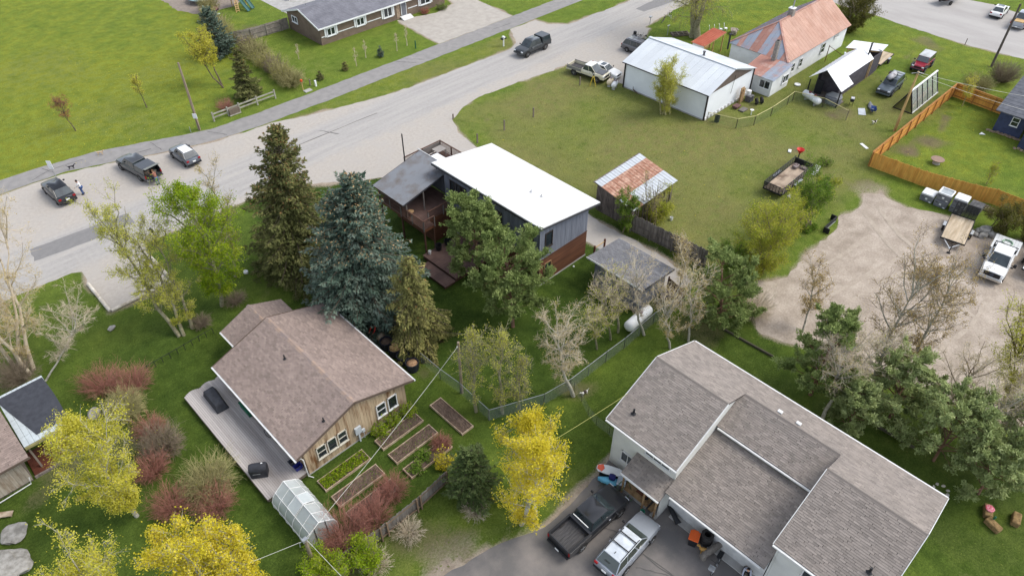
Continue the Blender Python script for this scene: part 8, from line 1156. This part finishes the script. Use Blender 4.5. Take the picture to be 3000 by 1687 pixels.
# junk beside the workshop
def tyre(label, loc, flat=True, r=.42, group=None, w=.24): return tag(MB().lathe([(r * .55, -w / 2), (r * .92, -w / 2), (r, -w / 4), (r, w / 4), (r * .92, w / 2), (r * .55, w / 2), (r * .55, -w / 2)], (0, 0, 0), 18, 'Z', False).build('tyre', M_rubber, None, loc, (0, 0, 0) if flat else (R(80), 0, R(50)), smooth=40), label, 'tyre', group)
tyre('black tyre standing behind the workshop junk, nearer of two', (78.4, 36.4, .42), False); tyre('black tyre standing behind the workshop junk, farther of two', (79.1, 36.1, .42), False)
tag(MB().box((77.4, 38.1, 1.0), (.7, .08, 2.0)).box((77.7, 38.0, .9), (.5, .06, 1.8)).box((77.2, 37.95, .8), (.2, .06, 1.5)).build('plywood_stack', M_tanw), 'tan plywood pieces leaning on the workshop gable', 'plywood'); tag(MB().box((75.8, 37.6, .3), (1.0, .7, .2)).box((75.8, 37.6, .15), (.8, .5, .25)).build('seat_bench', mat('maroon', srgb(112, 84, 80), .8), bevel=.04), 'maroon padded seat in the junk beside the workshop', 'seat'); tag(MB().box((75.9, 36.7, .1), (1.1, .7, .16)).build('grey_slab', M_greypost, bevel=.03), 'grey slab lying in front of the workshop junk', 'slab')
tr_ = thing('old_motor', 'dark heap of engine parts under a pale drum beside the workshop', 'engine', (78.5, 37.5)); MB().box((0, 0, .4), (.9, .8, .8)).build('block', mat('dark_metal_junk', srgb(74, 74, 80), .7, col2=srgb(110, 108, 108), scale=6), tr_, bevel=.08); MB().lathe([(.3, 0), (.32, .5), (.02, .55)], (.1, .3, .8), 12).build('drum', M_trimw, tr_); MB().tube([(-.5, -.3, .2), (-.2, -.5, .9), (.3, -.5, .5)], .04, 6).build('hose', M_black, tr_)
tag(MB().lathe([(.3, 0), (.3, .85), (.25, .85), (.25, .1), (.02, .1)], (71.2, 37.4, 0), 14).build('barrel', M_black, smooth=30), 'dark barrel in the corner of the dog run by the workshop', 'barrel'); lp = thing('bird_bath', 'small white basin on a post in the dog run', 'basin', (75.6, 35.4)); MB().lathe([(.05, 0), (.05, .6), (.25, .68), (.02, .7)], (0, 0, 0), 10).build('basin', M_white, lp)
tag(MB().tube([(66.5 + 4.2, 50, .1), (70.2, 49.2, .25), (69.9, 48.2, .1)], .05, 6).tube([(70.1, 49.2, .2), (69.7, 49.0, .9)], .04, 5).tube([(69.9, 48.6, .1), (69.5, 48.9, .7)], .03, 5).build('dead_branch', M_bark), 'dead branch lying along the foot of the workshop wall', 'branch')
# behind the workshop
for k in range(4): c0 = thing('lawn_chair', ['first', 'second', 'third', 'fourth'][k] + ' white slatted lawn chair from the willow trunk', 'chair', (92.9 + k * .75, 52.8 - k * .35), -50, 'white lawn chairs'); bx('seat', M_white, (0, 0, .4), (.5, .5, .05), c0); bx('backrest', M_white, (-.25, 0, .75), (.05, .5, .7), c0, (0, R(-12), 0)); [bx('leg', M_white, (x, y, .19), (.05, .05, .38), c0) for x in (-.2, .2) for y in (-.2, .2)]
pf = thing('old_pallet', 'dark wooden pallet frame lying in the grass under the willow', 'pallet', (89.2, 55.6), -35); [bx('rail', M_wood, (0, y, .12), (2.8, .1, .2), pf) for y in (-.6, 0, .6)]; [bx('slat', M_wood, (x, 0, .24), (.12, 1.3, .03), pf) for x in (-1.2, -.4, .4, 1.2)]
tag(MB().box((95.2, 50.3, .3), (1.6, .8, .5), .4).box((95.0, 50.4, .62), (1.2, .7, .1), .6).box((95.6, 50.1, .58), (.9, .2, .06), 1.1).build('junk_heap', mat('junk_white_brown', srgb(180, 172, 158), .9, col2=srgb(92, 74, 64), scale=5), bevel=.08), 'white and brown junk heap between the shelter and the farmhouse', 'junk'); bicycle('old bicycle leaning in the grass by the road near the willow', (91.2, 60.2, 0), 20, ('maroon', srgb(110, 50, 60)), 14); bicycle('second old bicycle at the road edge farther from the mailbox', (93.2, 60.5, 0), 60, ('dk', srgb(60, 60, 64)), 12)
tag(MB().box((82.6, 58.9, .45), (.5, .4, .9)).lathe([(.25, 0), (.25, .5), (.02, .52)], (82.6, 58.9, .9), 10).build('motor_stand', M_dark), 'dark outboard motor on a stand at the parking edge behind the workshop', 'motor')
# back garden of the ranch house
tp_ = thing('trampoline', 'large round trampoline cut by the top edge', 'trampoline', (45.6, 117.2)); MB().lathe([(.02, 0), (2.1, 0)], (0, 0, .8), 28, 'Z', False).build('mat', M_dark, tp_); MB().lathe([(2.1, 0), (2.35, .03), (2.4, -.03), (2.1, -.03)], (0, 0, .8), 28, 'Z', False).build('rim_pad', mat('pad_teal', srgb(150, 176, 176), .6), tp_); [bx('leg', M_steel, (2.3 * math.cos(a), 2.3 * math.sin(a), .4), (.06, .06, .8), tp_) for a in np.arange(0, 6.2, 1.05)]; [bx('net_pole', M_steel, (2.35 * math.cos(a), 2.35 * math.sin(a), 1.6), (.05, .05, 1.7), tp_) for a in np.arange(0, 6.2, 1.05)]
struct(sheet('patio', [(52.3, 102.3), (52.3, 125), (60, 125), (60, 98.2), (53, 98.2)], .01, M_conc, 0)); struct(sheet('bare_soil', [(42.5, 112), (47.8, 111.6), (50, 113), (49, 125), (41, 125), (40.8, 116)], .008, mat('bare_soil', (.28, .23, .19), .95, col2=(.2, .17, .14), scale=2), .2))
tc = thing('toy_car', 'pink toy car on the soil edge behind the ranch house', 'toy car', (45.0, 111.9), 40); M_pinkt = mat('pink_plastic', srgb(214, 130, 176), .5); MB().box((0, 0, .35), (1.0, .55, .3)).box((-.15, 0, .55), (.5, .5, .15)).build('body', M_pinkt, tc, bevel=.06); [MB().lathe([(.05, -.06), (.15, -.06), (.15, .06), (.05, .06)], (x, y, .15), 10, 'Y').build('wheel', M_dark, tc) for x in (-.32, .32) for y in (-.28, .28)]; bx('windscreen', M_glass, (.18, 0, .6), (.03, .45, .2), tc)
ps = thing('play_set', 'wooden play set with ladder and green slides behind the ranch house', 'play set', (48.6, 111.0)); [bx('post', M_newwood, (x, y, 1.2), (.12, .12, 2.4), ps) for x in (-.8, .8) for y in (-.8, .8)]; [bx('deck_plank', M_newwood, (-.75 + .25 * k, 0, 1.3), (.23, 1.7, .05), ps) for k in range(7)]; M_slide = mat('green_slide', srgb(70, 110, 104), .5)
for x, ya in ((-.1, -3.2), (.9, -2.7)): MB().extr([(x - .25, -.8, 1.3), (x + .25, -.8, 1.3), (x + .25, ya, .12), (x - .25, ya, .12)], (0, 0, .05)).bar((x - .25, -.8, 1.4), (x - .25, ya, .2), .05, .16).bar((x + .25, -.8, 1.4), (x + .25, ya, .2), .05, .16).build('slide', M_slide, ps)
[MB().bar((-1.4 + s * .25, -2.1, .0), (-.8 + s * .25, -.8, 1.35), .08).build('ladder_rail', M_newwood, ps) for s in (-1, 1)]; [bx('rung', M_newwood, (-1.35 + .11 * k, -1.98 + .235 * k, .16 + .235 * k), (.5, .14, .05), ps) for k in range(5)]; MB().extr([(-1, -1, 2.4), (1, -1, 2.4), (1, 0, 3.1), (-1, 0, 3.1)], (0, 0, .04)).extr([(-1, 1, 2.4), (1, 1, 2.4), (1, 0, 3.1), (-1, 0, 3.1)], (0, 0, .04)).build('roof', M_newwood, ps)
tag(MB().lathe([(.04, 0), (.04, .7), (.28, .74), (.28, .78), (.02, .76)], (43.9, 108.5, 0), 12).build('bird_feeder', mat('pale_green_plate', srgb(190, 214, 180), .6)), 'pale dish on a thin stand in the ranch back lawn', 'feeder'); table('patio_table', 'white umbrella table at the top edge behind the ranch roof', (56, 108), 1.4, 1.4, .75, M_white)
# items on the asphalt by the garage
ob = thing('orange_cart', 'black wheeled bin with a bright orange lid on the asphalt', 'bin', (24.1, 8.1), 20); MB().poly([(-.26, -.22, 0), (.26, -.22, 0), (.26, .22, 0), (-.26, .22, 0), (-.32, -.28, .8), (.32, -.28, .8), (.32, .28, .8), (-.32, .28, .8)], [(3, 2, 1, 0), (0, 1, 5, 4), (1, 2, 6, 5), (2, 3, 7, 6), (3, 0, 4, 7)]).build('body', M_black, ob); MB().box((0, 0, .84), (.72, .64, .08)).box((.38, 0, .86), (.1, .4, .05)).build('lid', mat('orange_lid', srgb(232, 104, 48), .45), ob, bevel=.03); [MB().lathe([(.04, -.04), (.12, -.04), (.12, .04), (.04, .04)], (.26, s * .24, .12), 10, 'Y').build('wheel', M_rubber, ob) for s in (-1, 1)]
for k in range(4): tyre(['lowest', 'second', 'third', 'topmost'][k] + ' tyre of the stack beside the orange lidded bin', (24.75, 7.55, .13 + .25 * k), True, .4, 'tyre stack')
lg = thing('log_bench', 'rough grey log bench on the asphalt before the garage', 'bench', (24.5, 6.85), -12); MB().lathe([(.05, -1.1), (.2, -1.08), (.22, 0), (.2, 1.08), (.05, 1.1)], (0, 0, .45), 9, 'X').build('log', M_gfence, lg); [MB().lathe([(.2, 0), (.17, .3)], (x, 0, 0), 9).build('stump', M_gfence, lg) for x in (-.8, .8)]
sr_ = thing('wooden_rocking_toy', 'small carved yellow wooden rocking toy by the tyres', 'toy', (24.05, 7.15), 110); MB().lathe([(.02, -.35), (.12, -.3), (.15, 0), (.12, .3), (.03, .4)], (0, 0, .4), 10, 'X').build('body', mat('yellow_wood', srgb(196, 152, 84), .7), sr_, smooth=50); MB().tube([(.3, 0, .42), (.42, 0, .62)], .07, 8).box((.48, 0, .64), (.2, .1, .1)).build('head', MATS['yellow_wood'], sr_); [bx('leg', MATS['yellow_wood'], (x, y, .17), (.06, .06, .34), sr_) for x in (-.22, .22) for y in (-.1, .1)]
bk = bicycle('bicycle with a wire front basket parked by the log bench', (23.8, 6.1, 0), 188, ('basket', srgb(84, 84, 86)), 8); bs_ = MB()
for k in range(5): z = .78 + .06 * k; bs_.tube([(.52 + .02 * k, -.17, z), (.85 + .02 * k, -.17, z), (.85 + .02 * k, .17, z), (.52 + .02 * k, .17, z), (.52 + .02 * k, -.17, z)], .008, 4, False)
bs_.box((.69, 0, .77), (.34, .34, .01)).build('basket', M_steel, bk); bx('saddle_bag', M_black, (-.5, 0, .75), (.5, .3, .12), bk)
pb = thing('paddle_boards', 'white paddle board with an orange nose leaning by the house corner', 'paddle board', (24.2, 15.0, .55), 118); loft([[Vector((x, y * w, z)) for y, z in ((-1, 0), (0, -.05), (1, 0), (.9, .06), (0, .08), (-.9, .06))] for x, w in ((.95, .12), (.8, .3), (.2, .38), (-.6, .32), (-1.0, .1))]).build('board', M_white, pb, smooth=50); MB().extr([(.9, -.15, .09), (.9, .15, .09), (.55, .3, .09), (.4, 0, .09), (.55, -.3, .09)], (0, 0, .01)).build('orange_nose', mat('coral', srgb(236, 104, 72), .5), pb); bx('support_box', M_black, (0, 0, -.3), (1.4, .5, .5), pb)
canoe('light blue kayak under the white paddle board', (23.75, 14.5, .1), 122, 1.9, mat('sky_blue', srgb(110, 186, 216), .5), .36); tag(MB().lathe([(.02, -.25), (.2, -.2), (.24, 0), (.2, .2), (.02, .25)], (0, 0, 0), 12, 'X').build('life_vest_bag', mat('navy_bag', srgb(32, 36, 100), .6), None, (23.85, 14.55, .62), (0, 0, 2), smooth=50), 'navy blue bag lying on the light blue kayak', 'bag')
cl_ = thing('cooler', 'pale grey storage box beside the porch post', 'cooler', (24.15, 13.95), 25); MB().box((0, 0, .25), (.8, .55, .5)).build('body', M_tub, cl_, bevel=.03); MB().box((0, 0, .54), (.84, .6, .09)).build('lid', mat('pale_lid', srgb(180, 190, 200), .5), cl_, bevel=.03)
bucket('teal bucket at the foot of the porch steps', (23.4, 11.6, 0), mat('teal', srgb(52, 140, 116), .5), .38, .18); canoe('black sled standing at the garage corner', (24.75, 10.3, .1), 60, 1.7, M_black, .32, 70, 'sled')
hs_ = tag(MB().tube([(22.9 + .5 * math.sin(k * .9) + .05 * k, 14.6 - .09 * k + .35 * math.cos(k * .9), .02 + (1.05 if 8 < k < 16 else .02)) for k in range(24)], .02, 5).build('garden_hose', mat('hose_green', srgb(70, 104, 60), .6), smooth=60), 'green garden hose trailing over the black pickup hood', 'hose'); hs_.location = (0, 0, .12)
lt_ = thing('white_lattice', 'small white slatted gate panel under the golden tree', 'lattice', (18.45, 16.55), 60); [bx('slat', M_white, (-.3 + .12 * k, 0, .45), (.05, .03, .9), lt_) for k in range(6)]; [bx('rail', M_white, (0, .03, z), (.75, .03, .06), lt_) for z in (.2, .75)]
for p, lb in (((24.7, 12.9), 'walking boot left on the porch boards'), ((24.3, 12.0), 'second boot on the porch boards nearer the steps')): tag(MB().box((0, 0, .05), (.28, .1, .1)).box((-.08, 0, .15), (.12, .1, .16)).build('boot', M_dark, None, (*p, .31), (0, 0, random.random() * 3), bevel=.03), lb, 'boot')
tag(MB().bar((24.0, 11.75, .31), (23.75, 12.0, 1.3), .04).box((24.0, 11.75, .32), (.24, .05, .2)).build('shovel', M_tanw), 'wooden handled shovel leaning on the porch', 'shovel')
for k, (p, rz_, lb) in enumerate((((39.7, -4.3), 20, 'straw bale nearest the red cushion'), ((38.9, -4.9), 70, 'straw bale closest to the big roof corner'), ((40.4, -5.8), 10, 'straw bale at the right of the bale seats'))): b_ = tag(MB().box((0, 0, .22), (1.0, .5, .44)).build('straw_bale', mat('straw', srgb(150, 124, 84), .95, col2=srgb(108, 88, 58), scale=6, bump=.6), None, (*p, 0), (0, 0, R(rz_)), bevel=.08), lb, 'bale', 'straw bales')
tag(MB().lathe([(.02, 0), (.26, .03), (.28, .1), (.02, .14)], (39.75, -4.3, .44), 14).build('cushion', mat('red_cushion', srgb(176, 44, 70), .9, col2=srgb(220, 160, 170), scale=9), smooth=60), 'red patterned cushion on the straw bale', 'cushion'); tag(MB().lathe([(.06, 0), (.07, .25), (.03, .3)], (39.2, -4.75, .44), 8).build('bottle', M_grn), 'green bottle on the straw bales', 'bottle')
tag(MB().box((-6.6, 40.9, .2), (1.1, .4, .06), R(-35)).box((-6.9, 41.1, .1), (.1, .3, .2)).box((-6.3, 40.7, .1), (.1, .3, .2)).build('garden_bench', M_bed), 'low pale wooden bench at the left edge by the cabin', 'bench')
# ================================================================== people and dogs (skin-modifier bodies)
def skin(name, nodes, edges, m, parent, sub=2, root=0):
    me = bpy.data.meshes.new(name); me.from_pydata([n[:3] for n in nodes], edges, []); o = link(name, me, m, parent); sk = o.modifiers.new('skin', 'SKIN'); sk.use_smooth_shade = True
    for i, n in enumerate(nodes): r_ = n[3]; me.skin_vertices[0].data[i].radius = r_ if isinstance(r_, tuple) else (r_, r_); me.skin_vertices[0].data[i].use_root = (i == root)
    s_ = o.modifiers.new('sub', 'SUBSURF'); s_.levels = 1; s_.render_levels = sub; return o
def person(label, loc, rz, shirt, trousers, hair, bend=0, armf=(20, 20), crouch=0, sit=False, sleeve=1.0):
    """standing / bending / sitting figure facing local +x"""
    t = thing('person', label, 'person', loc, rz); b = R(bend); hip = Vector((0, 0, .5 if sit else .92 - crouch)); up = Vector((math.sin(b), 0, math.cos(b))); ch = hip + up * .36; nk = hip + up * .55; hd = nk + (up + Vector((.15, 0, 0))).normalized() * .16; sd = Vector((0, 1, 0))
    Sk = mat('skin', srgb(206, 158, 130), .6); tor = [(*hip, (.16, .12)), (*(hip + up * .18), (.15, .11)), (*ch, (.18, .12)), (*nk, .075)]; N = list(tor); E_ = [(0, 1), (1, 2), (2, 3)]; legN = [(*hip, (.17, .13))]; legE = []; hands = []
    for s in (-1, 1):
        sh_ = ch + sd * s * .19 + up * .12; a = R(armf[0 if s < 0 else 1]); d = (Vector((math.sin(a), s * .12, -math.cos(a)))).normalized(); el = sh_ + d * .29; a2 = a + R(25); d2 = Vector((math.sin(a2), -s * .05, -math.cos(a2))).normalized(); wr = el + d2 * .25; i = len(N); N += [(*sh_, .065), (*el, .05), (*wr, .038)]; E_ += [(2, i), (i, i + 1), (i + 1, i + 2)]; hands.append((wr, d2, s))
        hj = hip + sd * s * .1
        if sit: kn = hj + Vector((.42, s * .06, .02)); an = kn + Vector((.08, 0, -.44))
        else: kn = hj + Vector((.06 + crouch * .9, s * .02, -.44 + crouch * .35)); an = Vector((-.02, s * .12, .07))
        j = len(legN); legN += [(*(hj - Vector((0, 0, .06))), .095), (*kn, .065), (*an, .045)]; legE += [(0, j), (j, j + 1), (j + 1, j + 2)]
        MB().box((an.x + .07, an.y, .045), (.27, .1, .09)).build('shoe', M_dark, t, bevel=.03)
    body = skin('body', [(*hip, (.13, .1)), (*ch, (.15, .1)), (*nk, .055), (*hd, .08)], [(0, 1), (1, 2), (2, 3)], Sk, t); skin('shirt', N, E_, shirt, t); skin('trousers', legN, legE, trousers, t)
    hm = MB().lathe([(.01, -.125), (.06, -.11), (.085, -.05), (.092, .03), (.075, .09), (.03, .118), (.005, .12)], hd + Vector((.02, 0, .02)), 14).box(hd + Vector((.115, 0, .0)), (.03, .03, .05)); [hm.box(hd + Vector((.0, s * .095, 0)), (.04, .02, .06)) for s in (-1, 1)]; hm.build('head', Sk, t, smooth=60); fc = MB(); [fc.box(hd + Vector((.1, s * .035, .03)), (.01, .022, .012)) for s in (-1, 1)]; fc.box(hd + Vector((.098, 0, -.05)), (.01, .045, .01)).build('face', M_dark, t)
    MB().lathe([(.1, -.06), (.104, .03), (.088, .1), (.04, .136), (.005, .14)], hd + Vector((-.01, 0, .03)), 14).build('hair', hair, t, smooth=60)
    for wr, d, s in hands:
        hb = MB().box(wr + d * .05, (.05, .03, .08)); [hb.tube([wr + d * .08 + Vector((.012 * (k - 1.5) * 1.4, 0, 0)), wr + d * (.12 + .01 * (k in (1, 2))) + Vector((.014 * (k - 1.5) * 1.4, -s * .008, 0)), wr + d * (.15 + .012 * (k in (1, 2))) + Vector((.014 * (k - 1.5), -s * .025, 0))], .008, 5) for k in range(4)]; hb.tube([wr + d * .04 + Vector((.02, 0, 0)), wr + d * .08 + Vector((.05, -s * .01, 0)), wr + d * .11 + Vector((.055, -s * .02, 0))], .009, 5); hb.build('hand', Sk, t, smooth=50)
    return t
M_jean = mat('denim', srgb(66, 92, 140), .9, col2=srgb(50, 72, 116), scale=8); M_jean2 = mat('pale_denim', srgb(96, 116, 138), .9); M_hairb = mat('hair_black', srgb(36, 32, 32), .7); M_hairbr = mat('hair_brown', srgb(110, 80, 58), .8)
person('person in a white top and blue jeans walking beside the black crossover', (11.2, 75.1), 150, mat('white_shirt', (.75, .75, .75), .9), M_jean, M_hairb, 10, (15, 30)); person('person in a plaid shirt and jeans leaning into the open pickup tailgate', (17.55, 71.35), 100, mat('plaid_shirt', srgb(166, 120, 100), .9, col2=srgb(120, 70, 62), scale=12), M_jean2, M_hairbr, 22, (60, 70)); person('person in a red top bending over in the shade beside the blue spruce', (21.0, 37.3), 200, mat('red_shirt', srgb(206, 62, 50), .9), M_black, M_hairbr, 62, (30, 40)); person('person in a pale grey shirt sitting by the garage wall at the bottom edge', (24.75, 4.65), 205, mat('grey_shirt', srgb(180, 184, 196), .9), M_dark, M_hairb, 28, (45, 55), sit=True)
tag(MB().box((24.85, 4.6, .2), (.5, .5, .4)).build('stool_box', M_wood), 'low wooden box seat under the sitting person', 'seat')
def dog(label, loc, rz, m, s=.75, m2=None, tail=.5, headup=.16):
    t = thing('dog', label, 'dog', loc, rz); n = [(0, 0, .46, .1), (.28, 0, .46, .125), (.42, 0, .54, .08), (.52, 0, .54 + headup, .06), (.6, 0, .58 + headup, .07), (.74, 0, .54 + headup, .04), (-.26, 0, .47, .095), (-.38, 0, .5, .05), (-.5, 0, .5 + tail * .25, .025), (-.6, 0, .5 + tail * .5, .015)]; e = [(0, 1), (1, 2), (2, 3), (3, 4), (4, 5), (0, 6), (6, 7), (7, 8), (8, 9)]
    for sy in (-1, 1):
        i = len(n); n += [(.3, sy * .09, .36, .055), (.29, sy * .09, .2, .032), (.31, sy * .09, .03, .03)]; e += [(1, i), (i, i + 1), (i + 1, i + 2)]
        i = len(n); n += [(-.26, sy * .09, .36, .07), (-.2, sy * .09, .26, .045), (-.32, sy * .09, .16, .028), (-.29, sy * .09, .03, .028)]; e += [(6, i), (i, i + 1), (i + 1, i + 2), (i + 2, i + 3)]
    b = skin('body', [(x * s, y * s, z * s, r_ * s) for x, y, z, r_ in n], e, m, t); [MB().poly([(.57 * s, sy * .05 * s, (.64 + headup) * s), (.53 * s, sy * .08 * s, (.62 + headup) * s), (.54 * s, sy * .1 * s, (.54 + headup) * s), (.58 * s, sy * .08 * s, (.6 + headup) * s)], [(0, 1, 2, 3)]).build('ear', m2 or m, t) for sy in (-1, 1)]
    if m2: MB().lathe([(.02, -.16), (.1, -.1), (.128, 0), (.1, .12), (.02, .16)], (-.05 * s, 0, .475 * s), 12, 'X').build('saddle_patch', m2, t, smooth=60)
    return t
dog('tan dog standing on the path', (15.5, 81.7), -35, mat('tan_fur', srgb(206, 184, 150), .95, col2=srgb(180, 152, 116), scale=6)); dog('black dog with white tail tip walking along the path', (12.1, 80.9), -25, mat('black_fur', srgb(48, 46, 50), .9)); dog('white dog with dark patches in the yard outside the orange fence', (84.1, 23.9), 160, mat('white_fur', (.72, .7, .66), .95), .75, mat('dark_fur', srgb(70, 60, 56), .9)); dog('small white dog with a dark saddle beside the birch trunk at the wire fence', (28.3, 20.9), 170, mat('white_fur', (.72, .7, .66), .95), .7, MATS['dark_fur'])
